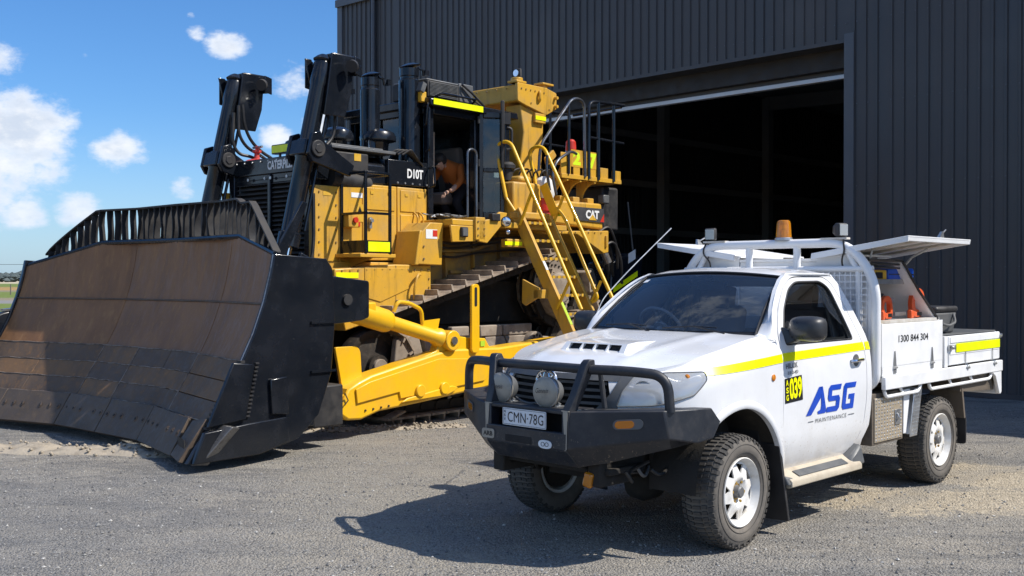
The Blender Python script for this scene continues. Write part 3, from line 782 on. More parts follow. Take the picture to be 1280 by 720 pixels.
# upper brown shell in two runs with a weld line between
folds = [S0, -0.9, 0.9, S1]
for i in range(3):
    blade_panel(folds[i], folds[i + 1], 0.93, 1.48, 0.0, 0.04, 'moldboard_panel', M['blade_rust'], 8, 6, 0.0)
    blade_panel(folds[i], folds[i + 1], 1.48, 2.17, 0.0, 0.04, 'moldboard_panel', M['blade_rust'], 10, 6, 0.0)
mb = MB()
mb.tube([bl(s, 1.475, 0.004) for s in [S0 + (S1 - S0) * k / 40 for k in range(41)]], 0.012, 6); mb.build('weld_seam', M['plate_dark'], DZ)
mb = MB()
for s in (-0.9, 1.3):
    mb.tube([bl(s, 0.95 + 1.15 * k / 12, 0.0) for k in range(13)], 0.006, 5)
mb.build('weld_seam', M['blade_rust'], DZ)['kind'] = 'stuff'
# wear plates in three rows
cols = [(S0, -0.9), (-0.9, -0.1), (-0.1, 1.3), (1.3, S1)]
kinds = [['plate_dark', 'plate_rust', 'plate_rust', 'plate_rust'], ['plate_rust', 'plate_dark', 'plate_rust', 'plate_rust'], ['plate_dark', 'plate_rust', 'plate_dark', 'plate_dark']]
for r_, (z0, z1) in enumerate(((0.73, 0.925), (0.545, 0.73), (0.36, 0.545))):
    for c_, (a, b) in enumerate(cols):
        if r_ == 0 and c_ == 2:
            for (p, q) in ((-0.1, 0.6), (0.6, 1.3)): blade_panel(p, q, z0, z1, 0.016, 0.05, 'wear_plate', M['plate_dark'], 3, 3)
        elif c_ == 0:
            for (p, q) in ((S0, -1.85), (-1.85, -0.9)): blade_panel(p, q, z0, z1, 0.016, 0.05, 'wear_plate', M[kinds[r_][c_]], 3, 3)
        else: blade_panel(a, b, z0, z1, 0.016, 0.05, 'wear_plate', M[kinds[r_][c_]], 3, 3)
# cutting edges with bolt pockets
ce = [(-2.80, -2.02), (-2.02, -0.95), (-0.95, 0.0), (0.0, 0.92), (0.92, 2.06)]
for (a, b) in ce:
    o = blade_panel(a, b, 0.0, 0.36, 0.055, 0.06, 'cutting_edge', M['edge_steel'], 2, 3, 0.008)
    n = max(4, int((b - a) / 0.15)); mb = MB()
    for k in range(n):
        if k % 4 == 3: continue
        s = a + (b - a) * (k + .5) / n; c = bl(s, .20, 0.0558); d = (bl(s, .20, .1) - bl(s, .20, 0)).normalized()
        mb.cyl(c, c + d * 0.004, 0.036, 0.033, 14); 
    mb.build('bolt', M['plate_dark'], o, smooth=False)['kind'] = 'stuff'
    mb = MB()
    for k in range(n):
        if k % 4 == 3: continue
        s = a + (b - a) * (k + .5) / n; c = bl(s, .20, 0.059); d = (bl(s, .20, .1) - bl(s, .20, 0)).normalized()
        mb.cyl(c, c + d * 0.006, 0.017, 0.015, 6)
    mb.build('bolt_head', M['link_steel'], o, smooth=False)['kind'] = 'stuff'
# end bits at each corner
def end_bit(pts, name='end_bit'):
    mb = MB(); mb.hexa(pts, [p + Vector((-.05, 0, -.02)) for p in pts]); return mb.build(name, M['edge_steel'], DZ, bevel=.006)
P = [bl(2.07, 0.015, .06), bl(2.42, -0.0, .06) + Vector((.03, 0, 0)), bl(2.52, 0.385, .06), bl(2.20, 0.34, .06)]
o = end_bit(P)
mb = MB()
for k in range(6):
    a = P[0].lerp(P[3], .35 + .08 * k * .0).lerp(P[1].lerp(P[2], .3), k / 6 * .8 + .1); mb.obox(a + Vector((.002, 0, .02)), (1, .25, .4), (0, 1, 0), (0, 0, 1), .012, .018, .09)
mb.build('slot', M['black_dull'], o)
P = [Vector((.40, 2.52, .0)), Vector((.34, 2.60, .01)), Vector((.06, 2.70, .34)), Vector((.10, 2.54, .36))]
mb = MB(); mb.hexa(P, [p + Vector((-.10, -.02, -.02)) for p in P]); mb.build('end_bit', M['edge_polish'], DZ, bevel=.01)
P = [bl(-2.80, 0.0, .07), bl(-3.02, 0.02, .05), bl(-3.05, 0.42, .04), bl(-2.80, 0.37, .06)]
end_bit(P)
# end plates: near and far sides
def endplate(s, sg):
    # profile in xz following the moldboard front edge, plate 40 mm proud in front
    fr = [(smoothprof(z) + wing(s) + .03, z) for z in [.30, .5, .7, .93, 1.2, 1.5, 1.8, 1.97]]
    lowf = [(wing(s) + .05, 0.02)]
    back = [(-1.16, 1.93), (-1.24, 1.80), (-1.27, 1.3), (-1.22, .75), (-1.06, .34), (-.80, .12), (-.35, .02)]
    poly = lowf + fr + back
    mb = MB(); mb.prism(poly, 'xz', s - .0, s + sg * .06)
    return mb.build('blade_end_plate', BK, DZ, bevel=.008)
e1 = endplate(2.50, 1); e2 = endplate(-2.80, -1)
# wear bands on the outer side of the near end plate
mb = MB()
mb.prism([(.26, .34), (-.02, .93), (-.26, .90), (-.16, .38)], 'xz', 2.562, 2.60); mb.build('side_wear_plate', BK, DZ, bevel=.01)
mb = MB(); mb.prism([(.42, .02), (.30, .30), (-.18, .34), (-.62, .36), (-.66, .12), (-.3, .03)], 'xz', 2.563, 2.615); mb.build('side_wear_plate', BK, DZ, bevel=.01)
mb = MB(); mb.prism([(-.46, .40), (-.44, .74), (-.64, .76), (-.66, .38)], 'xz', 2.563, 2.60); mb.build('side_wear_plate', BK, DZ, bevel=.01)
# saw-tooth weld beads
mb = MB()
for k in range(14):
    t = k / 13; mb.box(-.19 - .11 * t - .02, -.19 - .11 * t + .02, 2.561, 2.585, .40 + .5 * t, .415 + .5 * t)
for k in range(16):
    t = k / 15; c = bl(2.5, .32 + .6 * t, .02); mb.box(c.x - .015, c.x + .03, 2.50, 2.572, c.z - .012, c.z + .012)
mb.build('weld_teeth', M['black_dull'], DZ)['kind'] = 'stuff'
# back structure: box sections behind the moldboard
mb = MB()
mb.box(-1.20, -1.02, S0, S1, 1.66, 1.90); mb.box(-1.22, -.98, S0, S1, .95, 1.28); mb.box(-1.05, -.66, S0, S1, .22, .60)
for y in [-2.6, -1.9, -1.2, -.5, .5, 1.2, 1.9, 2.3]: mb.prism([(-.35, .1), (-.6, .8), (-.9, 1.5), (-1.02, 2.0), (-1.24, 1.9), (-1.3, 1.2), (-1.2, .6), (-.8, .12)], 'xz', y - .02, y + .02)
mb.build('blade_back_frame', BK, DZ, bevel=.01)
# dark rim along the top edge
mb = MB()
pts = [bl(s, btop(s) + .012, -.02) for s in [S0, -2.2, -1.5, 0, 1.5, 2.0, S1]]
mb.tube(pts, .030, 8); mb.build('top_edge_bar', BK, DZ)
mb = MB(); mb.tube([bl(S1 + .03, z, .012) for z in (.34, .6, .93, 1.2, 1.5, 1.8, 1.96)], .014, 6); mb.build('edge_bead', M['worn_steel'], DZ)
# spill guard: rail and individual bars
def gx(s): return -.98 + wing(s) - .02
def guard_top(s):
    if s < -1.52: t = (s + 2.50) / .98; return 2.04 + (2.585 - 2.04) * min(1, t * 1.06) ** .85 if t > 0 else 2.04
    if s < 1.42: return 2.585 + 0.01 * (1 - abs(s) / 1.6)
    if s < 1.62: return 2.59 - 0.09 * (s - 1.42) / .2
    if s < 1.82: return 2.51 + 0.02
    return 2.53 - 0.56 * (s - 1.82) / .66
mb = MB(); rail = []
ss = [-2.50 + 4.96 * k / 60 for k in range(61)]
A = []; 
for s in ss:
    z = guard_top(s); x = gx(s)
    A.append([Vector((x + .035, s, z - .012)), Vector((x - .055, s, z - .012)), Vector((x - .055, s, z + .012)), Vector((x + .035, s, z + .012))])
vs = [p for a in A for p in a]; n = len(A)
fs = [(i * 4 + k, i * 4 + (k + 1) % 4, (i + 1) * 4 + (k + 1) % 4, (i + 1) * 4 + k) for i in range(n - 1) for k in range(4)] + [(0, 1, 2, 3), (n * 4 - 1, n * 4 - 2, n * 4 - 3, n * 4 - 4)]
mb.mesh(vs, fs); mb.build('guard_rail', M['black_dull'], DZ, bevel=.004)
rr = random.Random(4)
for k in range(40):
    s = -2.44 + k * .1295
    if s > 2.42: break
    x = gx(s); z1 = guard_top(s) - .012; z0 = btop(s) - .02
    if z1 - z0 < .04: continue
    mb = MB(); w = rr.uniform(-.02, .02); tw = rr.uniform(-.05, .05); dpt = .055
    N = 5; ring = []
    for j in range(N + 1):
        t = j / N; yy = s + w * math.sin(t * math.pi) * 1.5 + tw * .3 * math.sin(t * 6.28) ; a = tw * 4 * math.sin(t * math.pi)
        for (dx, dy) in ((.03, -.006), (.03, .006), (-dpt, .006), (-dpt, -.006)):
            ring.append(Vector((x + dx * math.cos(a) - dy * math.sin(a), yy + dx * math.sin(a) + dy * math.cos(a), z0 + (z1 - z0) * t)))
    mb.mesh(ring, [(j * 4 + q, j * 4 + (q + 1) % 4, (j + 1) * 4 + (q + 1) % 4, (j + 1) * 4 + q) for j in range(N) for q in range(4)] + [(0, 1, 2, 3), (N * 4, N * 4 + 1, N * 4 + 2, N * 4 + 3)])
    mb.build('guard_bar', M['black_dull'], DZ, angle=50)
# bent side post of the guard and lower step rail near the corner
mb = MB(); mb.prism([(-.62, 1.96), (-.66, 2.02), (-.98, 2.52), (-1.04, 2.50), (-1.0, 2.40), (-.80, 2.02), (-.78, 1.95)], 'xz', 2.36, 2.40); mb.build('guard_gusset', BK, DZ, bevel=.004)
# lifting lugs / tilt trunnion bracket at the near end
mb = MB(); mb.prism(rounded([(-1.20, 1.90), (-1.42, 1.92), (-1.50, 1.84), (-1.48, 1.68), (-1.36, 1.62), (-1.20, 1.62)], .05), 'xz', 2.16, 2.24); mb.build('lifting_lug', BK, DZ, bevel=.008)
mb = MB(); mb.cyl((-1.41, 2.15, 1.79), (-1.41, 2.25, 1.79), .045, n=16); mb.build('lug_hole', M['hivis_green'], DZ)
mb = MB(); mb.prism(rounded([(-1.2, 1.78), (-1.94, 1.70), (-1.94, 1.30), (-1.84, 1.27), (-1.2, 1.22)], .03), 'xz', 2.20, 2.32)
mb.box(-1.9, -1.2, 1.9, 2.2, 1.32, 1.66)
mb.build('brace_bracket', BK, DZ, bevel=.01)
mb = MB(); mb.cyl((-1.62, 2.31, 1.50), (-1.62, 2.35, 1.50), .06, n=18); mb.build('bracket_pin', BD, DZ)
mb = MB(); mb.box(-1.55, -1.15, 1.95, 2.35, .16, .60); mb.build('arm_bracket', BD, DZ, bevel=.02)
for z in (1.28, .78):
    mb = MB(); mb.box(-1.26, -.95, 2.56, 2.585, z - .012, z + .012); mb.build('side_rib', BK, DZ)

# ---- push arms
def push_arm(sg):
    r = MB()
    def Y(a, b): return (a, b) if sg > 0 else (-b, -a)
    top = [(-1.86, .50), (-2.02, .57), (-2.20, .63), (-3.25, .83), (-3.5, .86), (-4.35, .84), (-5.7, .92), (-5.9, .85)]
    bot = [(-5.9, .50), (-5.0, .46), (-4.05, .34), (-2.95, .25), (-2.32, .21), (-2.05, .14), (-1.86, .15), (-1.72, .24)]
    r.prism(top + bot, 'xz', *Y(1.78, 2.06))
    o = r.build('push_arm', FY, DZ, bevel=.025)
    r = MB(); r.prism([(-1.95, .49), (-2.15, .56), (-3.25, .76), (-4.4, .70), (-4.05, .44), (-3.0, .36), (-2.62, .33), (-2.60, .41), (-1.97, .33)], 'xz', *Y(2.062, 2.085)); r.build('side_cover', FY, o, bevel=.006)
    r = MB(); r.prism(rounded([(-1.80, .96), (-2.12, .96), (-2.17, .90), (-2.19, .60), (-1.90, .50)], .04), 'xz', *Y(1.86, 1.90)); r.build('guard_plate', FY, o, bevel=.006)
    r = MB(); r.prism([(-3.0, .78), (-3.25, .85), (-3.33, 1.00), (-3.46, 1.08), (-3.60, 1.02), (-3.85, .985), (-4.12, .97), (-4.20, .86), (-4.4, .84)], 'xz', *Y(1.90, 2.03)); r.build('brace_lug', FY, o, bevel=.012)
    r = MB(); yy = 1.92 * sg
    r.cyl((-1.64, yy - .10, .33), (-1.64, yy + .10, .33), .12, n=24); r.box(-1.86, -1.60, yy - .10, yy + .10, .22, .44); r.build('arm_eye', FY, o, bevel=.01)
    r = MB(); r.cyl((-1.64, yy - .16, .33), (-1.64, yy + .14, .33), .062, n=20); r.build('pin', M['link_steel'], o, bevel=.006)
    r = MB()
    for xx in (-2.92, -3.32): r.cyl((xx, sg * 2.065, .40), (xx, sg * 2.12, .40), .075, n=18)
    r.prism([(-2.62, .285), (-2.72, .33), (-3.46, .42), (-3.56, .395), (-3.5, .35), (-3.36, .31)], 'xz', *Y(2.07, 2.10)); r.build('boss', FY, o, bevel=.01)['kind'] = 'stuff'
    # upright slotted marker rod
    r = MB(); r.prism(rounded([(-3.80, .80), (-3.94, .80), (-3.94, 1.66), (-3.80, 1.66)], .06), 'xz', *Y(2.065, 2.10)); rod = r.build('upright_lever', FY, DZ, bevel=.006)
    r = MB(); r.prism(rounded([(-3.847, 1.38), (-3.893, 1.38), (-3.893, 1.62), (-3.847, 1.62)], .02), 'xz', *Y(2.101, 2.103)); r.build('slot', M['black_hole'], rod)
    r = MB(); r.box(-4.02, -4.10, *Y(2.036, 2.042), .87, .94); r.build('sticker', M['hivis_green'], DZ)
    # tilt brace
    p0 = Vector((-1.92, 2.00 * sg, 1.38)); p1 = Vector((-3.46, 1.99 * sg, .97)); d = (p1 - p0).normalized()
    r = MB(); r.lathe(p0, p1, [(.10, -.02), (.125, .06), (.135, .10), (.135, .55), (.12, .60), (.085, .64), (.085, 1.36), (.11, 1.40), (.12, 1.46)], 26); br = r.build('tilt_brace', FY, DZ, bevel=0)
    r = MB(); r.cyl((-3.46, 1.86 * sg, .97), (-3.46, 2.12 * sg, .97), .125, n=26); r.build('brace_eye', FY, br, bevel=.012)
    r = MB(); r.cyl((-3.46, 2.12 * sg, .97), (-3.46, 2.14 * sg, .97), .05, n=20); r.build('pin', M['worn_steel'], br)
    r = MB(); r.tube([(-2.56, 2.03 * sg, 1.34), (-2.60, 2.05 * sg, 1.46), (-2.78, 2.05 * sg, 1.44), (-2.98, 2.05 * sg, 1.36), (-3.02, 2.03 * sg, 1.18)], .024, 10, fillet=.06); r.build('grab_handle', FY, br)
    r = MB(); r.prism([(-3.02, 1.16), (-3.30, 1.09), (-3.34, 1.24), (-3.06, 1.22)], 'xz', *Y(1.98, 2.0)); r.build('bracket', FY, br)
    r = MB(); r.box(-1.95, -2.22, *Y(1.86, 2.12), 1.26, 1.46); r.build('brace_clevis', FY, br, bevel=.02)
push_arm(1); push_arm(-1)

# ---- lift cylinders
def lift_cyl(sg):
    y = .93 * sg
    top = Vector((-2.41, y, 4.38)); bot = Vector((-1.87, y, 2.10)); d = (bot - top).normalized(); L = (bot - top).length
    r = MB(); r.lathe(top, bot, [(.08, -.02), (.100, .02), (.112, .06), (.112, .30), (.101, .34), (.101, 1.02), (.124, 1.04), (.124, 1.24), (.108, 1.27), (.108, L - .18), (.134, L - .16), (.134, L), (.09, L + .01)], 28)
    c = r.build('lift_cylinder', BK, DZ)
    r = MB(); r.cyl(bot, bot + d * 1.0, .065, n=20); r.build('rod', M['chrome'], c)
    # head brackets and lamps guards at the top
    r = MB(); q = top + d * .02
    r.prism([(-2.42, 4.46), (-2.84, 4.46), (-2.85, 4.24), (-2.74, 4.22), (-2.72, 4.0), (-2.62, 3.70), (-2.30, 3.70), (-2.38, 4.18)], 'xz', y + .125, y + .155)
    r.obox((-2.40, y - .27, 4.24), (0, 0, 1), (1, .5, 0), (-.5, 1, 0), .36, .20, .022)
    r.obox((-2.36, y - .14, 4.10), (.25, 0, 1), (1, 0, 0), (0, 1, 0), .62, .10, .022)
    r.obox((-2.62, y, 4.455), (1, 0, 0), (0, 1, 0), (0, 0, 1), .34, .30, .024)
    r.obox((-2.80, y + .18, 4.34), (0, 0, 1), (1, .6, 0), (-.6, 1, 0), .22, .22, .022)
    r.build('lamp_bracket', BK, c, bevel=.008)
    r = MB(); lp = q + Vector((-.27, .26, -.03)); r.lathe(lp, lp + Vector((.5, .3, -.2)), [(.055, 0), (.075, .05), (.075, .10)], 20); r.build('work_lamp', BD, c)
    r = MB()
    for k in range(4): r.cyl(q + Vector((-.05 - .0 * k, -.10 + .06 * k, .05)), q + Vector((-.05, -.10 + .06 * k, .085)), .018, n=8)
    r.lathe(q, q - d * .1, [(.11, 0), (.125, .02), (.09, .06), (.05, .09)], 16)
    r.build('cylinder_head', BK, c)
    # trunnion yoke
    t = top + d * 1.14
    r = MB(); r.cyl(t + Vector((0, -.24, 0)), t + Vector((0, .24, 0)), .08, n=24); r.obox(t, d, (1, 0, .2), (0, 1, 0), .20, .26, .30)
    r.build('trunnion_collar', BK, c, bevel=.02)
    for s2 in (-1, 1):
        r = MB(); yy = y + s2 * .20
        A = [(t.x + .08, t.z + .18), (t.x + .14, t.z - .06), (t.x + .08, t.z - .16), (t.x - .50, t.z - .30), (t.x - .56, t.z - .16), (t.x - .12, t.z + .08), (t.x - .04, t.z + .22)]
        r.prism(A, 'xz', yy - .028, yy + .028); r.build('yoke_plate', BK, c, bevel=.012)
        r = MB(); r.cyl((t.x, yy - .05, t.z), (t.x, yy + .05, t.z), .10, n=24); r.cyl((t.x, yy - .06, t.z), (t.x, yy + .06, t.z), .06, n=6); r.build('pivot_cap', BD, c, bevel=.008)
    # feed tubes down the back
    r = MB()
    for k, oo in enumerate((-.05, .06)):
        a = top + d * .30 + Vector((-.16, oo, 0)); b = top + d * (L - .2) + Vector((-.16, oo, 0)); r.tube([a + d * 0, b], .020, 8)
    r.build('feed_tube', BK, c)
    # armoured arm sloping back to the hood
    r = MB(); r.cyl((t.x - .35, y - .02, t.z - .30), (t.x - 1.0, y - .06, t.z - .36), .13, .11, 20); r.build('support_arm', BD, c)
    return c
for sg in (1, -1):
    lift_cyl(sg)
# hoses looping from each cylinder to the hood
for P in ([(-2.57, .95, 4.0), (-2.57, .95, 3.62), (-2.54, .95, 3.45), (-2.40, .95, 3.32), (-2.3, .90, 3.25)], [(-2.51, .90, 4.0), (-2.49, .90, 3.60), (-2.40, .90, 3.40), (-2.25, .86, 3.30)],
          [(-2.36, -.70, 4.02), (-2.39, -.70, 3.74), (-2.49, -.70, 3.55), (-2.66, -.70, 3.42), (-2.85, -.70, 3.34), (-2.95, -.7, 3.2)], [(-2.30, -.70, 4.0), (-2.30, -.70, 3.62), (-2.42, -.70, 3.46), (-2.66, -.70, 3.37), (-2.85, -.70, 3.25)],
          [(-2.24, -.72, 3.9), (-2.22, -.72, 3.5), (-2.30, -.70, 3.36), (-2.5, -.66, 3.34), (-2.7, -.6, 3.2)]):
    r = MB(); r.tube(P, .021, 10, fillet=.13, seg=8); r.build('hydraulic_hose', M['hose_rubber'], DZ)

# ---- radiator guard and grille
r = MB(); r.box(-2.36, -2.28, -.74, .74, 3.05, 3.26); r.box(-2.8, -2.36, -.80, .80, 3.08, 3.22); hd = r.build('radiator_header', BK, DZ, bevel=.015)
lettering('CATERPILLAR', 'lettering', M['letter_white'], hd, flatmap((-2.276, -.03, 3.105), (0, .64, 0), (0, 0, .115)), bold=.04, spacing=.95)
r = MB(); r.box(-2.34, -2.26, -.86, -.74, 1.3, 3.1); r.box(-2.34, -2.26, .74, .86, 1.3, 3.1); r.box(-2.34, -2.26, -.74, .74, 1.2, 1.45); r.box(-2.33, -2.27, -.03, .03, 1.45, 3.05); r.build('radiator_frame', BK, DZ, bevel=.01)
for k in range(26):
    z = 1.50 + k * .0595
    for (a, b) in ((-.74, -.03), (.03, .74)):
        r = MB(); r.hexa([(-2.30, a, z), (-2.30, b, z), (-2.30, b, z + .012), (-2.30, a, z + .012)], [(-2.35, a, z + .026), (-2.35, b, z + .026), (-2.35, b, z + .038), (-2.35, a, z + .038)]); r.build('grille_louvre', BD, DZ)
r = MB(); r.box(-2.60, -2.40, -.80, .80, 1.2, 3.06); r.build('radiator_core', M['black_hole'], DZ)
r = MB()
for yy in (-.42, -.06, .06, .40): r.cyl((-2.262, yy, 3.0), (-2.25, yy, 3.0), .02, n=10)
r.build('bolt', M['galvanised'], DZ)['kind'] = 'stuff'
# light bar with reflective tape above the header
r = MB(); r.box(-2.40, -2.30, .02, .56, 3.30, 3.42); lb = r.build('light_bar', BK, DZ, bevel=.01)
r = MB(); r.box(-2.298, -2.294, .03, .55, 3.315, 3.405); r.build('reflective_tape', M['hivis_yellow'], lb)
r = MB(); r.box(-2.36, -2.34, .12, .15, 3.2, 3.32); r.box(-2.36, -2.34, .45, .48, 3.2, 3.32); r.build('bracket', BK, lb)
# right hand filler cap & red dome
r = MB(); r.lathe((-2.5, -.58, 3.22), (-2.5, -.58, 3.6), [(.20, 0), (.20, .03), (.12, .07), (.04, .09), (.03, .16), (.06, .17), (.06, .20), (.02, .21), (.02, .26)], 24); r.build('filler_cap', M['red_paint'], DZ)
r = MB(); r.tube([(-2.5, -.66, 3.46), (-2.5, -.46, 3.46)], .016, 8); r.build('tap_handle', M['galvanised'], DZ)

# ---- engine enclosure
for sg in (1, -1):
    Yw = .98 * sg; Yi = .88 * sg
    def sp(name, x0, x1, z0, z1, m=YP, y0=Yw, y1=Yi, bev=.012):
        b_ = MB(); b_.box(x0, x1, min(y0, y1), max(y0, y1), z0, z1); return b_.build(name, m, DZ, bevel=bev)
    sp('corner_panel', -2.22, -2.60, 1.93, 2.86)
    sp('engine_panel', -2.605, -2.98, 1.93, 2.90)
    dpanel = sp('engine_door', -2.99, -3.56, 1.96, 2.92)
    dp2 = sp('engine_door', -3.575, -4.10, 1.96, 2.92)
    sp('sill_beam', -2.2, -4.15, 1.84, 1.935, YP, 1.01 * sg, .85 * sg)
    for dd, xa, xb in ((dpanel, -3.03, -3.52), (dp2, -3.62, -4.05)):
        for (z0, z1) in ((2.60, 2.88), (2.06, 2.56)):
            b_ = MB(); b_.box(xa, xb, min(Yw + .012 * sg, Yw), max(Yw + .012 * sg, Yw), z0, z1); b_.build('pressed_panel', YP, dd, bevel=.008)
        for xx in (xa - .1, xb + .1):
            b_ = MB(); b_.box(xx - .025, xx + .025, min(Yw + .012 * sg, Yw + .02 * sg), max(Yw + .012 * sg, Yw + .02 * sg), 2.80, 2.835); b_.build('latch', M['case_yellow'], dd)
r = MB(); r.box(-3.07, -3.11, .98, 1.02, 2.36, 2.50); r.cyl((-3.09, 1.0, 2.46), (-3.09, 1.05, 2.46), .025, n=12); r.build('door_lock', M['galvanised'], DZ)
r = MB(); r.tube([(-3.86, .985, 2.10), (-3.86, 1.06, 2.14), (-3.86, 1.06, 2.55), (-3.86, .985, 2.60)], .013, 8, fillet=.04); r.tube([(-3.96, .985, 2.10), (-3.96, 1.06, 2.14), (-3.96, 1.06, 2.55), (-3.96, .985, 2.60)], .013, 8, fillet=.04); r.build('grab_handle', YP, DZ)
# warning stickers, red isolator
r = MB(); r.box(-2.80, -2.98, .981, .985, 2.74, 2.80); r.build('sticker', M['letter_white'], DZ)
r = MB(); r.box(-2.88, -2.99, .981, .986, 2.44, 2.66); stk = r.build('sticker', M['case_yellow'], DZ)
r = MB(); r.prism([(-2.90, 2.56), (-2.97, 2.56), (-2.935, 2.635)], 'xz', .987, .989); r.build('warning_triangle', M['letter_black'], stk)
r = MB(); r.box(-2.36, -2.48, .981, .985, 2.74, 2.79); r.build('sticker', M['case_yellow'], DZ)
r = MB(); r.box(-2.66, -2.82, .98, 1.10, 2.36, 2.52); iso = r.build('isolator_box', YP, DZ, bevel=.01)
r = MB(); r.cyl((-2.76, 1.10, 2.45), (-2.76, 1.13, 2.45), .035, n=16); r.build('isolator_knob', M['red_plastic'], iso)
r = MB(); r.box(-2.88, -2.94, .98, .99, 2.38, 2.44); r.build('red_tag', M['red_plastic'], DZ)
# small conduit and clamps at the front corner
r = MB(); r.tube([(-2.20, 1.0, 2.75), (-2.19, 1.02, 2.2), (-2.16, 1.02, 1.95), (-2.05, 1.0, 1.8)], .022, 8, fillet=.1); r.build('conduit', M['hose_rubber'], DZ)
# hood: black, with the sloped shoulders
r = MB()
sec = lambda x, zt: [(x, -.93, 2.93), (x, -.93, 3.18), (x, -.70, zt), (x, .70, zt), (x, .93, 3.18), (x, .93, 2.93)]
A = sec(-2.30, 3.24); B = sec(-3.05, 3.30); C = sec(-4.12, 3.30)
r.mesh(A + B + C, [tuple(range(5, -1, -1))] + [(i, (i + 1) % 6, (i + 1) % 6 + 6, i + 6) for i in range(6)] + [(i + 6, (i + 1) % 6 + 6, (i + 1) % 6 + 12, i + 12) for i in range(6)] + [(12, 13, 14, 15, 16, 17)])
hood = r.build('hood', BK, DZ, bevel=.02)
r = MB(); r.box(-3.42, -4.14, .90, .975, 2.945, 3.27); r.build('hood_side', BK, hood, bevel=.01)
lettering('D10T', 'lettering', M['letter_white'], hood, flatmap((-3.75, .979, 3.045), (-.285, 0, 0), (0, 0, .125)), bold=.03, spacing=.95)
r = MB(); r.box(-2.52, -3.10, .86, .965, 3.06, 3.30); r.build('hood_box', BD, hood, bevel=.02)
r = MB(); r.box(-2.86, -2.97, .966, .970, 3.20, 3.29); r.build('sticker', M['case_yellow'], hood)
# narrow walkway / heat shield plates above
r = MB(); r.box(-2.5, -3.55, .55, .98, 3.33, 3.37); r.box(-2.55, -3.4, .45, .9, 3.37, 3.40); r.build('heat_shield', M['plastic_grey'], DZ, bevel=.008)
# air precleaners
def precleaner(x, y, z, rad):
    b_ = MB(); b_.lathe((x, y, z), (x, y, z + 1), [(rad * .55, 0), (rad * .6, .10), (rad * .62, .15), (rad, .17), (rad * 1.03, .22), (rad * .9, .28), (rad * .55, .32), (rad * .3, .335)], 28)
    o_ = b_.build('air_precleaner', BK, DZ)
    b_ = MB(); b_.tube([(x + rad * .8, y + .04, z + .02), (x + rad * .8, y + .04, z + .18), (x + rad * .8, y - .12, z + .18)], .012, 6); b_.build('clamp_bolt', M['galvanised'], o_)
precleaner(-2.88, .62, 3.32, .20); precleaner(-3.52, .66, 3.36, .235); precleaner(-3.2, -.6, 3.32, .2)
r = MB(); r.cyl((-3.3, .55, 3.25), (-3.3, .55, 3.42), .12, n=20); r.cyl((-3.05, .75, 3.2), (-3.05, .75, 3.33), .06, n=14); r.build('intake_elbow', BK, DZ)
# exhaust stacks
def stack(x, y, z0, z1, rad):
    b_ = MB(); b_.lathe((x, y, z0), (x, y, z1), [(rad * 1.02, 0), (rad * 1.02, .06), (rad, .08), (rad, z1 - z0 - .16), (rad * .86, z1 - z0 - .14), (rad * .86, z1 - z0 - .11), (rad * .92, z1 - z0 - .10), (rad * .92, z1 - z0)], 28, cap=False)
    o_ = b_.build('exhaust_stack', BK, DZ)
    b_ = MB(); b_.cyl((x, y, z0 + .1), (x, y, z1 - .05), rad * .8, n=16); b_.build('inner_pipe', M['black_hole'], o_)
    b_ = MB(); b_.lathe((x - .02, y, z1 + .015), (x + .10, y - .04, z1 + .62), [(.02, .0), (rad * 1.02, .02), (rad * 1.05, .032), (rad * .5, .06), (.01, .07)], 24)
    b_.obox((x + rad * .9 - .40, y + .02, z1 - .02), (1, 0, 0), (0, 1, 0), (0, 0, 1), .07, .10, .07)
    b_.tube([(x - rad, y + .02, z1 + .03), (x - rad - .08, y + .02, z1 + .02), (x - rad - .10, y + .02, z1 - .06)], .018, 8); b_.build('rain_flap', BK, o_)
stack(-3.42, .62, 3.3, 4.35, .128); stack(-3.97, .78, 3.28, 4.53, .142)
stack(-3.9, -.7, 3.28, 4.45, .13)
# grab rail loop ahead of the cab
r = MB(); r.tube([(-4.02, 1.02, 3.75), (-3.98, 1.10, 3.78), (-3.98, 1.12, 4.0), (-4.02, 1.10, 4.05), (-4.06, 1.02, 4.05)], .013, 8, fillet=.04)
r.tube([(-4.06, 1.0, 3.42), (-4.0, 1.14, 3.42), (-4.0, 1.14, 3.98), (-4.06, 1.0, 4.02)], .015, 8, fillet=.06); r.build('grab_rail', BK, DZ)
r = MB(); r.tube([(-4.12, 1.0, 3.20), (-4.12, 1.10, 3.22), (-4.12, 1.12, 2.96), (-4.12, 1.0, 2.94)], .015, 8, fillet=.05); r.build('grab_rail', BK, DZ)

# ---- inspection platform cage on the near side
r = MB(); x0, x1, y0, y1 = -2.64, -3.03, .99, 1.44; z0, z1 = 2.03, 3.01; t_ = .016
for (a, b) in ((x0, y0), (x0, y1), (x1, y1)):
    r.box(a - t_, a + t_, b - t_, b + t_, z0, z1)
for z in (3.01, 2.52):
    r.box(x0 - t_, x0 + t_, y0, y1 + t_, z - t_, z + t_); r.box(x1, x0, y1 - t_ * .98, y1 + t_ * .98, z - t_ * .97, z + t_ * .97); 
r.box(x1 - t_, x1 + t_, .99, y1, 2.99, 3.02)
cage = r.build('cage_rail', BK, DZ, bevel=.003)
r = MB(); r.box(x0 - .012, x0 + .012, y0, y1 - .02, 2.04, 2.19); r.build('kick_plate', BK, cage)
r = MB(); r.box(x1, x0 - .02, y1 - .012, y1 + .01, 2.04, 2.19); r.build('kick_plate', BK, cage)
r = MB(); r.box(x1 + .01, x0 - .03, y1 + .012, y1 + .016, 2.055, 2.175); r.build('reflective_tape', M['hivis_yellow'], cage)
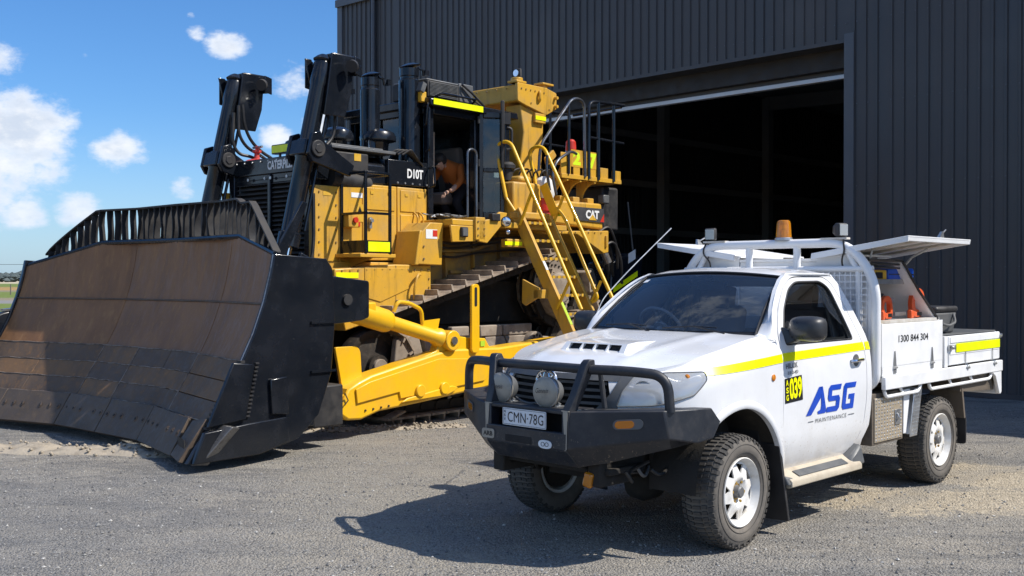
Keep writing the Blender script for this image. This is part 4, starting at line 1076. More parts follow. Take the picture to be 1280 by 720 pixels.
r = MB(); r.box(-2.55, -3.12, .95, 1.45, 1.985, 2.03); r.build('platform_floor', YP, DZ, bevel=.006)
r = MB(); r.prism([(.95, 1.85), (1.40, 1.98), (.95, 1.98)], 'yz', -2.8, -2.76); r.build('platform_bracket', YP, DZ)

# ---- lower side boxes over the track front
for sg in (1, -1):
    r = MB(); a, b = (.85, 1.35) if sg > 0 else (-1.35, -.85)
    r.prism([(-2.24, 1.84), (-2.24, 1.70), (-2.40, 1.10), (-2.9, 1.22), (-3.52, 1.38), (-3.82, 1.45), (-3.82, 1.90), (-3.2, 1.905)], 'xz', a, b); bx_ = r.build('front_fender_box', YP, DZ, bevel=.015)
    r = MB(); r.box(-3.205, -3.215, *((1.35, 1.354) if sg > 0 else (-1.354, -1.35)), 1.33, 1.89); r.build('panel_joint', M['grimy_yellow'], bx_)
    r = MB(); r.prism([(-2.70, 1.86), (-3.40, 1.86), (-3.42, 1.60), (-2.95, 1.44), (-2.70, 1.50)], 'xz', *((1.351, 1.362) if sg > 0 else (-1.362, -1.351))); r.build('cover_plate', YP, bx_, bevel=.004)
r = MB(); r.box(-2.26, -2.60, 1.351, 1.355, 1.735, 1.80); r.build('reflective_tape', M['hivis_yellow'], DZ)
r = MB(); r.tube([(-3.62, 1.36, 1.78), (-3.50, 1.44, 1.78), (-3.44, 1.44, 1.60), (-3.50, 1.38, 1.40)], .018, 8, fillet=.08); r.build('grab_handle', YP, DZ)
# slanted post & box at the front of the cab fender
r = MB(); r.prism([(-3.52, 1.91), (-3.60, 2.33), (-3.74, 2.45), (-3.98, 2.45), (-3.95, 1.90)], 'xz', 1.00, 1.42); r.prism([(-3.46, 1.90), (-3.55, 2.34), (-3.60, 2.34), (-3.53, 1.90)], 'xz', 1.0, 1.43); sl = r.build('fender_post', YP, DZ, bevel=.012)
r = MB(); r.box(-3.66, -3.86, 1.421, 1.424, 2.24, 2.36); r.build('sticker', M['letter_white'], sl)
r = MB(); r.box(-3.78, -3.86, 1.4245, 1.427, 2.27, 2.35); r.build('sticker', M['red_plastic'], sl)
r = MB()
for zz in (1.98, 2.14): r.cyl((-3.62, 1.42, zz), (-3.62, 1.435, zz), .014, n=8)
r.build('bolt', M['grimy_yellow'], sl)['kind'] = 'stuff'

# ---- cab fenders / decks
for sg in (1, -1):
    a, b = (.90, 1.58) if sg > 0 else (-1.58, -.90)
    r = MB(); r.box(-3.98, -6.35, a, b, 2.42, 2.50); r.build('cab_deck', YP, DZ, bevel=.01)
    r = MB(); r.prism([(-3.95, 2.42), (-4.42, 2.42), (-4.42, 2.22), (-3.98, 2.20)], 'xz', b - .03 if sg > 0 else a, b if sg > 0 else a + .03)
    r.prism([(-4.44, 2.50), (-4.44, 2.22), (-4.60, 2.20), (-4.95, 2.50), (-5.0, 2.62), (-4.86, 2.63), (-4.66, 2.52)], 'xz', 1.58 if sg > 0 else -1.62, 1.62 if sg > 0 else -1.58)
    r.box(-4.38, -4.56, a, b + .04 if sg > 0 else b, 2.24, 2.54); r.box(-3.96, -6.3, a, a + .08 if sg > 0 else a + .05, 2.30, 2.42); r.build('deck_gusset', YP, DZ, bevel=.008)
    r = MB(); r.box(-5.0, -5.62, 1.50 if sg > 0 else -1.62, 1.62 if sg > 0 else -1.50, 2.16, 2.27); r.build('deck_edge_beam', YP, DZ, bevel=.01)
r = MB(); r.box(-4.95, -5.30, 1.621, 1.624, 2.185, 2.235); r.build('reflective_tape', M['hivis_yellow'], DZ)
# lamps under the deck
def lamp_round(x, y, z, rad, name='work_lamp'):
    b_ = MB(); b_.lathe((x, y, z), (x + .6, y + .55, z - .1), [(.03, -.09), (rad * .8, -.07), (rad, -.02), (rad, .02)], 24); o_ = b_.build(name, BD, DZ)
    b_ = MB(); b_.lathe((x, y, z), (x + .6, y + .55, z - .1), [(rad * .9, .018), (rad * .7, .026), (.01, .03)], 24); b_.build('lens', M['chrome'], o_)
r = MB(); r.box(-4.12, -4.24, 1.50, 1.62, 2.27, 2.40); lmp = r.build('work_lamp', BD, DZ, bevel=.012)
r = MB(); r.box(-4.135, -4.225, 1.621, 1.626, 2.285, 2.385); r.build('lens', M['plastic_grey'], lmp)
lamp_round(-4.93, 1.66, 2.50, .07); lamp_round(-4.99, 1.64, 2.36, .035)
# cables bundled on the deck
rr = random.Random(8)
for k in range(6):
    r = MB(); P = [(-3.75 - .12 * j - .04 * k, 1.25 + .09 * rr.random() + .03 * k, 2.52 + .05 * rr.random()) for j in range(5)]
    r.tube(P, .011, 6, fillet=.06); r.build('cable', M['hose_rubber'] if k % 2 else M['galvanised'], DZ)

# ---- main frame, belly
r = MB(); r.box(-2.4, -7.2, -.86, .86, .62, 1.86); r.box(-2.4, -7.0, -.93, .93, 1.1, 1.7); r.build('hull', M['belly_grime'], DZ, bevel=.02)
for sg in (1, -1):
    a, b = (.88, .98) if sg > 0 else (-.98, -.88)
    r = MB(); r.prism([(-3.0, 1.30), (-3.82, 1.45), (-4.6, 1.66), (-6.6, 2.15), (-7.1, 2.44), (-3.9, 2.44), (-3.9, 1.86), (-3.0, 1.86)], 'xz', a, b); r.build('fender_wall', GY, DZ, bevel=.01)
    r = MB(); r.tube([((-4.2, (1.02 * sg), 2.1)), (-4.9, 1.04 * sg, 2.12), (-5.6, 1.02 * sg, 2.28)], .025, 8, fillet=.1); r.build('pipe', GY, DZ)
    r = MB(); r.box(-4.5, -5.4, *((.98, 1.03) if sg > 0 else (-1.03, -.98)), 1.80, 1.84); r.build('rail_strip', GY, DZ)

# ---- tracks
def track(sg):
    yc = 1.275 * sg
    C = [((-2.86, .638), .56), ((-6.75, .638), .56), ((-6.36, 1.58), .50)]
    # path: convex hull of the three circles, sampled by direction
    def tangent(c1, r1, c2, r2):
        dx, dz = c2[0] - c1[0], c2[1] - c1[1]; L = math.hypot(dx, dz); a = math.atan2(dz, dx); g = math.acos((r1 - r2) / L)
        t = a + g * 1.0
        return (c1[0] + r1 * math.cos(t), c1[1] + r1 * math.sin(t)), (c2[0] + r2 * math.cos(t), c2[1] + r2 * math.sin(t)), t
    order = [0, 2, 1]; segs = []
    for i in range(3):
        a = C[order[i]]; b = C[order[(i + 1) % 3]]
        # travelling front idler -> sprocket (top run) -> rear idler -> back; outward normal on the left of travel? choose tangent away from centre
        best = None
        dx, dz = b[0][0] - a[0][0], b[0][1] - a[0][1]; L = math.hypot(dx, dz); an = math.atan2(dz, dx)
        for s_ in (1, -1):
            t = an + s_ * math.acos((a[1] - b[1]) / L)
            p = (a[0][0] + a[1] * math.cos(t), a[0][1] + a[1] * math.sin(t)); q = (b[0][0] + b[1] * math.cos(t), b[0][1] + b[1] * math.sin(t))
            mid = ((p[0] + q[0]) / 2 + 5.2, (p[1] + q[1]) / 2 - .95); dd = mid[0] * math.cos(t) + mid[1] * math.sin(t)
            if best is None or dd > best[0]: best = (dd, p, q, t)
        segs.append(best[1:])
    path = []
    for i in range(3):
        p, q, t = segs[i]; n = 40
        for k in range(n): path.append((p[0] + (q[0] - p[0]) * k / n, p[1] + (q[1] - p[1]) * k / n, t))
        t2 = segs[(i + 1) % 3][2]; c, r0 = C[order[(i + 1) % 3]]
        d = t2 - t
        while d > 0: d -= 2 * math.pi
        while d < -2 * math.pi: d += 2 * math.pi
        for k in range(24): tt = t + d * k / 24; path.append((c[0] + r0 * math.cos(tt), c[1] + r0 * math.sin(tt), tt))
    path.append(path[0])
    cum = [0]
    for i in range(1, len(path)): cum.append(cum[-1] + math.hypot(path[i][0] - path[i - 1][0], path[i][1] - path[i - 1][1]))
    T = cum[-1]; N = int(round(T / .262)); pitch = T / N
    def at(s):
        s %= T
        for i in range(1, len(cum)):
            if cum[i] >= s:
                f = (s - cum[i - 1]) / max(1e-9, cum[i] - cum[i - 1]); a = path[i - 1]; b = path[i]
                return (a[0] + (b[0] - a[0]) * f, a[1] + (b[1] - a[1]) * f)
    # prototype shoe: local x along travel, z outward
    r = MB(); h = pitch / 2 - .006
    r.hexa([(-h, -.305, .0), (h - .02, -.305, .0), (h - .02, .305, .0), (-h, .305, .0)], [(-h, -.305, .028), (h, -.305, .028), (h, .305, .028), (-h, .305, .028)])
    r.hexa([(-h, -.30, .028), (-h + .035, -.30, .028), (-h + .035, .30, .028), (-h, .30, .028)], [(-h + .006, -.295, .095), (-h + .026, -.295, .095), (-h + .026, .295, .095), (-h + .006, .295, .095)])
    for yy in (-.10, .10): 
        for xx in (-.05, .06): r.cyl((xx, yy, .028), (xx, yy, .042), .018, n=6)
    sh = r.build('track_shoe', M['shoe_steel'], DZ, angle=30)
    r = MB()
    for yy in (-.11, .11):
        r.prism(rounded([(-h + .0, -.015), (-h - .03, -.09), (-h + .03, -.13), (h - .02, -.13), (h + .05, -.09), (h, -.015)], .02), 'xz', yy - .028, yy + .028)
    r.cyl((-h, -.15, -.07), (-h, .15, -.07), .036, n=12); 
    lk = r.build('track_link', M['link_steel'], DZ, angle=30)
    for i in range(N):
        a = at(i * pitch); b = at((i + .96) * pitch); cx, cz = (a[0] + b[0]) / 2, (a[1] + b[1]) / 2
        tx, tz = b[0] - a[0], b[1] - a[1]; L = math.hypot(tx, tz); tx /= L; tz /= L
        # outward normal = away from the centroid
        nx, nz = -tz, tx
        if (cx + 5.2) * nx + (cz - .95) * nz < 0: nx, nz = -nx, -nz
        Mx = Matrix(((tx, 0, nx, cx + nx * .055), (0, 1, 0, yc), (tz, 0, nz, cz + nz * .055), (0, 0, 0, 1)))
        if Mx.to_3x3().determinant() < 0: Mx = Mx @ Matrix.Diagonal((1, -1, 1, 1))
        for o_ in (sh, lk):
            if i == 0: o_.matrix_basis = Mx
            else: link_copy(o_, DZ, Mx)
    # idlers
    for (cx, cz) in ((-2.86, .638), (-6.75, .638)):
        r = MB(); r.lathe((cx, yc - .10, cz), (cx, yc + .10, cz), [(.16, -.06), (.16, 0), (.36, .03), (.41, 0), (.462, 0), (.478, .05), (.478, .15), (.462, .20), (.41, .20), (.36, .17), (.16, .20), (.16, .26)], 48); idl = r.build('idler_wheel', M['link_steel'], DZ)
        r = MB(); r.cyl((cx, yc - .2, cz), (cx, yc + .2, cz), .11, n=24); r.build('idler_hub', M['dusty_steel'], idl, bevel=.01)
    # sprocket: toothed segments bolted round a hub
    cx, cz = -6.36, 1.58
    r = MB(); pts = []
    nt = 26
    for k in range(nt):
        for (f, rad) in ((-.30, .405), (-.20, .455), (.20, .455), (.30, .405)):
            a = (k + f) / nt * 2 * math.pi; pts.append((cx + rad * math.cos(a), cz + rad * math.sin(a)))
    ya, yb = yc - .04, yc + .04
    r.prism(pts, 'xz', ya, yb); sp_ = r.build('drive_sprocket', M['dusty_steel'], DZ, bevel=.004)
    r = MB(); yy = yc + sg * .04
    r.lathe((cx, yy, cz), (cx, yy + sg * .3, cz), [(.31, 0), (.31, .015), (.24, .03), (.24, .12), (.20, .16), (.05, .17)], 40); r.build('final_drive_hub', M['dusty_steel'], sp_)
    r = MB()
    for k in range(26):
        a = k / 26 * 6.283; r.cyl((cx + .35 * math.cos(a), yy, cz + .35 * math.sin(a)), (cx + .35 * math.cos(a), yy + sg * .02, cz + .35 * math.sin(a)), .016, n=6)
    r.build('bolt', M['link_steel'], sp_)['kind'] = 'stuff'
    # roller frame
    r = MB()
    ya, yb = yc - .17, yc + .17
    r.box(-3.45, -6.1, ya, yb, .50, .86); r.build('roller_frame', M['belly_grime'], DZ, bevel=.03)
    yo = yc + sg * .17; yo2 = yc + sg * .26
    def plate(poly, m=M['dusty_steel'], name='frame_guard', d0=yo, d1=yo2):
        b_ = MB(); b_.prism(poly, 'xz', min(d0, d1), max(d0, d1)); return b_.build(name, m, DZ, bevel=.015)
    plate([(-3.06, .98), (-3.42, 1.04), (-3.50, .80), (-3.42, .56), (-3.0, .56)])
    plate([(-4.02, 1.10), (-4.34, 1.10), (-4.34, .97), (-4.02, .97)])
    plate([(-4.56, 1.10), (-5.00, 1.10), (-5.00, .95), (-4.56, .95)])
    plate([(-5.03, 1.10), (-5.62, 1.10), (-5.62, .97), (-5.4, .95), (-5.03, .95)])
    plate([(-4.66, .945), (-5.03, .945), (-5.16, .70), (-5.10, .58), (-4.78, .58), (-4.66, .70)])
    plate([(-5.06, .945), (-5.4, .945), (-6.0, .90), (-6.15, .72), (-6.1, .56), (-5.24, .56), (-5.2, .70)])
    plate([(-3.52, 1.02), (-3.9, 1.06), (-3.95, .70), (-3.6, .62)])
    b_ = MB(); b_.cyl((-5.60, yo, .82), (-5.60, yo2 + sg * .10, .82), .17, n=36); hub_ = b_.build('pivot_hub', M['dusty_steel'], DZ, bevel=.015)
    b_ = MB()
    for k in range(12):
        a = k / 12 * 6.283; b_.box(-5.60 + .12 * math.cos(a) - .012, -5.60 + .12 * math.cos(a) + .012, min(yo2 + sg * .10, yo2 + sg * .112), max(yo2 + sg * .10, yo2 + sg * .112), .82 + .12 * math.sin(a) - .02, .82 + .12 * math.sin(a) + .02)
    b_.build('hub_lug', M['link_steel'], hub_)['kind'] = 'stuff'
    # track rollers
    for k in range(8):
        xx = -3.45 - k * .385
        b_ = MB(); b_.lathe((xx, yc - .16, .32), (xx, yc + .16, .32), [(.10, 0), (.16, .02), (.16, .06), (.125, .08), (.125, .24), (.16, .26), (.16, .30), (.10, .32)], 24); b_.build('track_roller', M['link_steel'], DZ)
    b_ = MB(); b_.box(-3.3, -6.3, min(yo, yo + sg * .05), max(yo, yo + sg * .05), .20, .36); b_.build('roller_guard', M['belly_grime'], DZ, bevel=.02)
track(1); track(-1)
# ---- cab
CX0, CX1, CY0, CY1, CZ0, CZ1 = -4.12, -5.72, -.72, .99, 2.50, 4.05
def cbox(name, x0, x1, y0, y1, z0, z1, m=BK, parent=DZ, bev=.012):
    b_ = MB(); b_.box(x0, x1, y0, y1, z0, z1); return b_.build(name, m, parent, bevel=bev)
cf = MB()
for (x, y) in ((CX0, CY1), (CX0, CY0), (-5.02, CY1), (-5.66, CY1), (-5.02, CY0), (-5.66, CY0)):
    s_ = -.10 if y > 0 else .10
    cf.box(x, x - .10, y, y + s_, CZ0, 4.02)
cf.box(CX0 - .1, CX1, CY1 - .1, CY1, 3.94, 4.045); cf.box(CX0 - .1, CX1, CY0, CY0 + .1, 3.94, 4.045)
cf.box(CX0, CX0 - .1, CY0 + .1, CY1 - .1, 3.94, 4.04); cf.box(-5.66, -5.74, CY0 + .1, CY1 - .1, 3.0, 4.04)
cf.box(CX0, CX0 - .1, CY0 + .1, CY1 - .1, CZ0, 3.2); cf.box(-5.12, -5.66, CY1 - .1, CY1 - .01, 2.5, 3.14); cf.box(-4.22, -5.66, CY0, CY0 + .09, 2.5, 3.14)
cab = cf.build('cab_frame', BK, DZ, bevel=.012)
cbox('cab_floor', CX0, CX1, CY0, CY1, 2.44, 2.52, BD)
cbox('cab_back_wall', -5.60, -5.66, CY0 + .1, CY1 - .1, 2.52, 3.1, BD)
cbox('cab_ceiling', CX0 - .05, CX1 + .05, CY0 + .05, CY1 - .05, 3.96, 4.0, M['black_hole'])
r = MB(); r.prism([(CY0 - .06, 4.05), (CY0, 4.13), (CY1 - .02, 4.15), (CY1 + .10, 4.13), (CY1 + .12, 4.03), (CY0 - .06, 4.03)], 'yz', CX0 + .05, CX1 - .1); roof_ = r.build('cab_roof', BK, DZ, bevel=.015)
cbox('reflective_tape', -4.10, -5.06, CY1 + .121, CY1 + .126, 4.045, 4.125, M['hivis_yellow'], roof_, 0)
r = MB(); r.tube([(-4.2, 1.02, 4.16), (-4.24, 1.13, 4.20), (-4.9, 1.13, 4.20), (-4.94, 1.02, 4.16)], .015, 8, fillet=.03); r.build('gutter_bar', BK, roof_)
for (a, b) in ((-.62, -.02), (.04, .90)):
    cbox('cab_window', CX0 - .04, CX0 - .05, a, b, 3.2, 3.94, M['cab_glass'], cab, 0)
cbox('cab_window', -5.12, -5.66, CY1 - .05, CY1 - .04, 3.14, 3.94, M['cab_glass'], cab, 0)
cbox('cab_window', -5.12, -5.66, CY0 + .04, CY0 + .05, 3.14, 3.94, M['cab_glass'], cab, 0)
cbox('cab_window', -4.22, -5.02, CY0 + .04, CY0 + .05, 3.14, 3.94, M['cab_glass'], cab, 0)
# open door leaf swung back beside the rear pillar
hd = Vector((-5.07, 1.02, 0)); ang = R(142); dv = Vector((math.cos(ang), math.sin(ang), 0)); nv = Vector((-dv.y, dv.x, 0))
r = MB()
def leaf(a, b, z0, z1, th=.05):
    c_ = hd + dv * (a + b) / 2 + Vector((0, 0, (z0 + z1) / 2)); r.obox(c_, dv, nv, (0, 0, 1), abs(b - a), th, z1 - z0)
leaf(0, .06, 2.56, 4.06); leaf(.30, .36, 2.56, 4.06); leaf(.06, .30, 3.98, 4.06); leaf(.06, .30, 2.56, 2.66); leaf(.06, .30, 3.22, 3.28)
door = r.build('cab_door', BK, DZ, bevel=.01)
r = MB(); c_ = hd + dv * .18 + Vector((0, 0, 3.6)); r.obox(c_, dv, nv, (0, 0, 1), .24, .012, .74); c_.z = 2.94; r.obox(c_, dv, nv, (0, 0, 1), .24, .012, .56); r.build('door_glass', M['cab_glass'], door)
r = MB(); p_ = hd + dv * .40; r.tube([p_ + Vector((0, 0, 3.86)), p_ + dv * .07 + Vector((0, 0, 3.84)), p_ + dv * .07 + Vector((0, 0, 3.56)), p_ + Vector((0, 0, 3.54))], .02, 8, fillet=.04); r.obox(p_ + Vector((0, 0, 3.98)), dv, nv, (0, 0, 1), .10, .06, .16); r.build('door_handle', BD, door)
r = MB(); r.obox(hd + dv * .33 + nv * -.05 + Vector((0, 0, 3.75)), dv, nv, (0, 0, 1), .05, .05, .95); r.build('door_latch_bar', BD, door, bevel=.01)
# entrance grab hoop
r = MB(); r.tube([(-4.80, 1.06, 2.55), (-4.80, 1.06, 3.52), (-4.98, 1.06, 3.52), (-4.98, 1.06, 3.30)], .019, 10, fillet=.09, seg=8); r.tube([(-4.98, 1.06, 3.32), (-4.98, 1.06, 2.55)], .019, 10); r.build('grab_hoop', M['polished_rail'], DZ)
# air conditioner on the roof
r = MB(); r.box(-4.10, -4.70, .30, 1.0, 4.16, 4.38); ac = r.build('air_conditioner', BD, DZ, bevel=.012)
for k in range(11):
    cbox('cooling_fin', -4.13, -4.66, 1.0, 1.012, 4.18 + k * .0175, 4.188 + k * .0175, M['plastic_grey'], ac, 0)
r = MB(); r.box(-4.70, -4.98, .30, 1.0, 4.16, 4.42); r.box(-4.10, -4.98, .32, .98, 4.38, 4.41); r.build('condenser_housing', M['plastic_grey'], ac, bevel=.015)
r = MB(); r.tube([(-4.72, 1.03, 4.40), (-4.90, 1.05, 4.30), (-5.12, 1.08, 4.14)], .016, 8); r.tube([(-4.72, 1.03, 4.36), (-4.86, 1.07, 4.22), (-5.06, 1.1, 4.12)], .012, 8); r.build('cooling_hose', M['hose_rubber'], ac)
cbox('roof_bracket', -4.0, -4.1, .88, .98, 4.08, 4.22, M['case_yellow'])
r = MB(); r.obox((-4.02, .96, 4.27), (1, 0, .4), (0, 1, 0), (-.4, 0, 1), .07, .10, .13); r.build('roof_lamp', M['plastic_grey'], DZ)
# seat, console and pillar trim glimpsed inside
r = MB(); r.box(-5.0, -5.45, -.15, .38, 2.80, 2.98); r.obox((-5.44, .11, 3.3), (.2, 0, 1), (0, 1, 0), (1, 0, -.2), .72, .50, .14); r.build('operator_seat', M['seat_fabric'], DZ, bevel=.04)
cbox('console', -4.6, -5.3, -.60, -.25, 2.55, 3.12, BD)
r = MB(); r.obox((-4.62, .50, 3.42), (0, 0, 1), (1, 0, .05), (0, 1, 0), .75, .12, .10); r.build('padded_pillar', M['cardboard'], DZ, bevel=.02)
r = MB(); r.tube([(-4.5, -.3, 3.9), (-4.55, -.2, 3.5), (-4.6, -.3, 3.1)], .03, 8); r.tube([(-5.4, .6, 3.9), (-5.42, .62, 3.2)], .02, 8); r.build('inner_rail', M['plastic_grey'], DZ)
# hydraulic tank behind the door, with cab-side details
cbox('hydraulic_tank', -5.42, -6.02, .98, 1.36, 2.51, 3.10, YP, DZ, .03)
cbox('tank_cap', -5.62, -5.92, 1.05, 1.3, 3.10, 3.20, YP, DZ, .04)
r = MB(); r.lathe((-5.62, 1.05, 3.14), (-5.62, 1.05, 3.44), [(.09, 0), (.09, .16), (.13, .17), (.13, .22), (.09, .26)], 20); r.build('filter_canister', BD, DZ)
r = MB(); r.box(-5.30, -5.40, 1.08, 1.10, 3.16, 3.28); r.build('paper_tag', M['letter_white'], DZ)

# ---- roll over frame
r = MB(); r.box(-5.92, -6.5, -1.0, .965, 4.33, 4.58); r.build('rops_beam', YP, DZ, bevel=.02)
for sg in (1, -1):
    a, b = (.965, 1.02) if sg > 0 else (-1.02, -.965)
    r = MB(); r.prism(rounded([(-5.895, 4.60), (-6.56, 4.60), (-6.80, 4.55), (-6.80, 4.31), (-6.56, 4.19), (-6.10, 4.28), (-5.90, 4.33)], .03), 'xz', a, b); pl = r.build('rops_plate', YP, DZ, bevel=.008)
    r = MB(); r.prism([(-6.02, 4.30), (-6.55, 4.20), (-6.55, 3.9), (-6.50, 3.3), (-6.50, 2.5), (-5.95, 2.5), (-6.0, 3.3), (-6.10, 3.9)], 'xz', a - .30 if sg > 0 else a, b if sg < 0 else a); r.build('rops_post', YP, DZ, bevel=.02)
    yy = b if sg > 0 else a
    r = MB()
    for (xx, zz) in ((-6.75, 4.47), (-6.75, 4.34)): r.cyl((xx, yy, zz), (xx, yy + sg * .06, zz), .024, n=12)
    r.build('retaining_pin', YP, pl)
    r = MB(); r.tube([(-6.38, yy, 4.37), (-6.36, yy + sg * .04, 4.40), (-6.36, yy + sg * .04, 4.50), (-6.40, yy, 4.53)], .022, 8, fillet=.02); r.build('tie_down_eye', YP, pl)
cbox('reflective_tape', -6.30, -6.54, 1.022, 1.026, 4.10, 4.16, M['hivis_yellow'], DZ, 0)
cbox('gusset_block', -6.30, -6.54, .97, 1.02, 4.06, 4.20, YP, DZ, .005)
r = MB(); r.cyl((-5.98, .93, 4.6), (-5.98, .93, 4.68), .09, n=20); r.box(-5.88, -6.10, .83, 1.02, 4.60, 4.635); r.build('rops_lug', YP, DZ, bevel=.008)
r = MB(); r.box(-5.98, -6.02, .86, 1.0, 4.68, 4.82); lp_ = r.build('work_lamp', BD, DZ, bevel=.02)
r = MB(); r.cyl((-5.955, .93, 4.75), (-5.978, .93, 4.75), .05, n=20); r.build('lens', M['chrome'], lp_)
r = MB(); r.cyl((-6.64, .88, 4.58), (-6.64, .88, 4.68), .07, n=16); r.box(-6.52, -6.78, .8, .98, 4.66, 4.69); r.build('rops_lug', YP, DZ, bevel=.006)
# rear cab screen frame and braces from post to platform
r = MB(); r.prism([(-6.5, 3.10), (-6.62, 3.14), (-6.98, 3.66), (-6.88, 3.70)], 'xz', 1.16, 1.22); r.build('diagonal_brace', YP, DZ, bevel=.006)
r = MB(); r.prism([(-6.56, 3.42), (-6.78, 3.60), (-6.70, 3.68), (-6.52, 3.55)], 'xz', 1.0, 1.04); r.build('bracket', YP, DZ, bevel=.004)
r = MB(); r.tube([(-6.55, 1.2, 3.47), (-7.0, 1.2, 3.48)], .035, 8); r.build('cross_tube', YP, DZ)

# ---- fuel tank, tail and rear platform
r = MB(); r.prism([(-6.40, 2.55), (-6.40, 2.80), (-6.62, 2.90), (-7.60, 2.90), (-7.64, 2.5)], 'xz', -1.28, 1.28); tk = r.build('fuel_tank', YP, DZ, bevel=.03)
r = MB(); r.prism([(-6.05, 2.42), (-7.70, 2.48), (-7.70, 2.14), (-7.58, 2.12), (-6.9, 2.40), (-6.1, 2.38)], 'xz', .9, 1.34); r.box(-7.70, -7.60, -1.34, .9, 2.14, 2.48); r.prism([(-6.05, 2.42), (-7.70, 2.48), (-7.70, 2.14), (-7.58, 2.12), (-6.9, 2.40), (-6.1, 2.38)], 'xz', -1.34, -.9); r.build('rear_fender', YP, DZ, bevel=.012)
r = MB(); r.box(-7.60, -7.64, 1.34, 1.37, 2.22, 2.40); r.build('fender_latch', YP, DZ, bevel=.006)
r = MB(); r.prism([(-6.88, 2.82), (-7.63, 2.82), (-7.63, 2.60), (-6.90, 2.62)], 'xz', 1.281, 1.30); sg_ = r.build('maker_sign', M['sign_dark'], tk)
lettering('CAT', 'lettering', M['letter_white'], sg_, flatmap((-7.16, 1.305, 2.65), (-.34, 0, 0), (0, 0, .135)), bold=.05, spacing=.9)
r = MB(); r.prism([(-7.23, 2.632), (-7.43, 2.632), (-7.33, 2.72)], 'xz', 1.307, 1.309); r.build('triangle_mark', M['case_yellow'], sg_)
r = MB(); r.prism([(-7.53, 2.612), (-7.63, 2.612), (-7.63, 2.74)], 'xz', 1.3005, 1.303); r.build('red_corner', M['red_plastic'], sg_)
# curved brackets carrying the platform
for xx in (-6.72, -7.04, -7.40):
    P = [(-.0, 0), ]
    pts = [(1.30, 3.24)]
    for k in range(9):
        a = k / 8 * math.pi / 2; pts.append((1.30 - .26 * math.sin(a), 3.20 - .28 * (1 - math.cos(a)) * 1.0))
    pts += [(1.04, 2.88), (.94, 2.88), (.94, 3.24)]
    r = MB(); r.prism(pts, 'yz', xx - .02, xx + .02); r.build('platform_bracket', YP, DZ, bevel=.004)
    r = MB(); r.box(xx + .06, xx - .10, 1.02, 1.2, 2.90, 2.98); r.build('bracket_foot', YP, DZ, bevel=.01)
r = MB(); r.box(-6.50, -8.08, .35, 1.28, 3.235, 3.27); r.build('rear_platform', YP, DZ, bevel=.006)
for (a, b, zt) in ((-6.56, -6.80, 3.62), (-6.86, -7.02, 3.50), (-7.10, -7.22, 3.66), (-7.28, -7.46, 3.48), (-7.54, -7.74, 3.46), (-7.86, -8.08, 3.44)):
    r = MB(); r.box(a, b, 1.28, 1.30, 3.235, zt); r.box(a, b, 1.20, 1.28, 3.235, 3.26); r.build('platform_upright', YP, DZ, bevel=.006)
r = MB(); r.box(-6.56, -8.08, 1.301, 1.315, 3.235, 3.30); r.build('platform_edge', YP, DZ, bevel=.004)
# black handrails
rail = lambda P, rr_=.021, f=.10: (lambda b_: (b_.tube(P, rr_, 10, fillet=f, seg=8), b_.build('handrail', M['black_paint'], DZ))[1])(MB())
b_ = MB(); b_.tube([(-6.02, 1.32, 3.30), (-6.05, 1.32, 3.66), (-6.82, 1.32, 4.46), (-7.10, 1.32, 4.44), (-7.12, 1.32, 3.28)], .023, 10, fillet=.16, seg=8); b_.build('handrail', M['polished_rail'], DZ)
rail([(-6.72, 1.32, 3.3), (-6.72, 1.32, 4.36)])
rail([(-7.22, 1.32, 3.26), (-7.22, 1.32, 4.44), (-7.45, 1.32, 4.47), (-8.14, 1.32, 4.50)], .024, .12)
rail([(-7.24, 1.32, 3.90), (-8.12, 1.32, 3.89)], .02); rail([(-7.46, 1.32, 3.26), (-7.46, 1.32, 4.46)], .028); rail([(-7.86, 1.32, 3.26), (-7.86, 1.32, 4.46)], .028)
rail([(-7.46, .3, 4.44), (-8.0, .3, 4.44)]); rail([(-7.3, .3, 3.9), (-8.1, .3, 3.9)])
for xx in (-6.5, -7.5, -8.0): rail([(xx, .32, 3.25), (xx, .32, 4.42)], .022)
rail([(-6.5, .32, 4.40), (-7.4, .32, 4.42)]); rail([(-8.1, 1.30, 4.47), (-8.1, .32, 4.44)])
r = MB(); r.tube([(-6.2, 1.5, 2.95), (-6.10, 1.50, 3.25), (-6.22, 1.50, 3.45), (-6.6, 1.46, 3.62), (-6.8, 1.40, 3.60)], .022, 10, fillet=.14, seg=8); r.tube([(-6.05, 1.5, 3.0), (-5.98, 1.50, 3.30), (-6.0, 1.50, 3.5)], .022, 10, fillet=.1); r.build('handrail', M['polished_rail'], DZ)
# rotating beacon and unit number in fluorescent figures
r = MB(); r.lathe((-6.92, 1.2, 3.64), (-6.92, 1.2, 3.90), [(.09, 0), (.085, .03)], 20); bc = r.build('beacon', M['galvanised'], DZ)
r = MB(); r.lathe((-6.92, 1.2, 3.67), (-6.92, 1.2, 3.90), [(.08, 0), (.082, .05), (.075, .14), (.05, .17), (.01, .18)], 22); r.build('beacon_lens', M['red_plastic'], bc)
r = MB(); r.box(-6.84, -7.04, 1.08, 1.28, 3.58, 3.64); r.build('beacon_bracket', M['plastic_grey'], bc, bevel=.005)
r = MB(); r.box(-6.80, -7.48, 1.300, 1.304, 3.42, 3.68); bd_ = r.build('number_panel', YP, DZ)
lettering('2', 'lettering', M['hivis_number'], bd_, flatmap((-6.84, 1.306, 3.45), (-.19, 0, 0), (0, 0, .20)), bold=.06)
lettering('7', 'lettering', M['hivis_number'], bd_, flatmap((-7.24, 1.306, 3.42), (-.19, 0, 0), (0, 0, .24)), bold=.06)
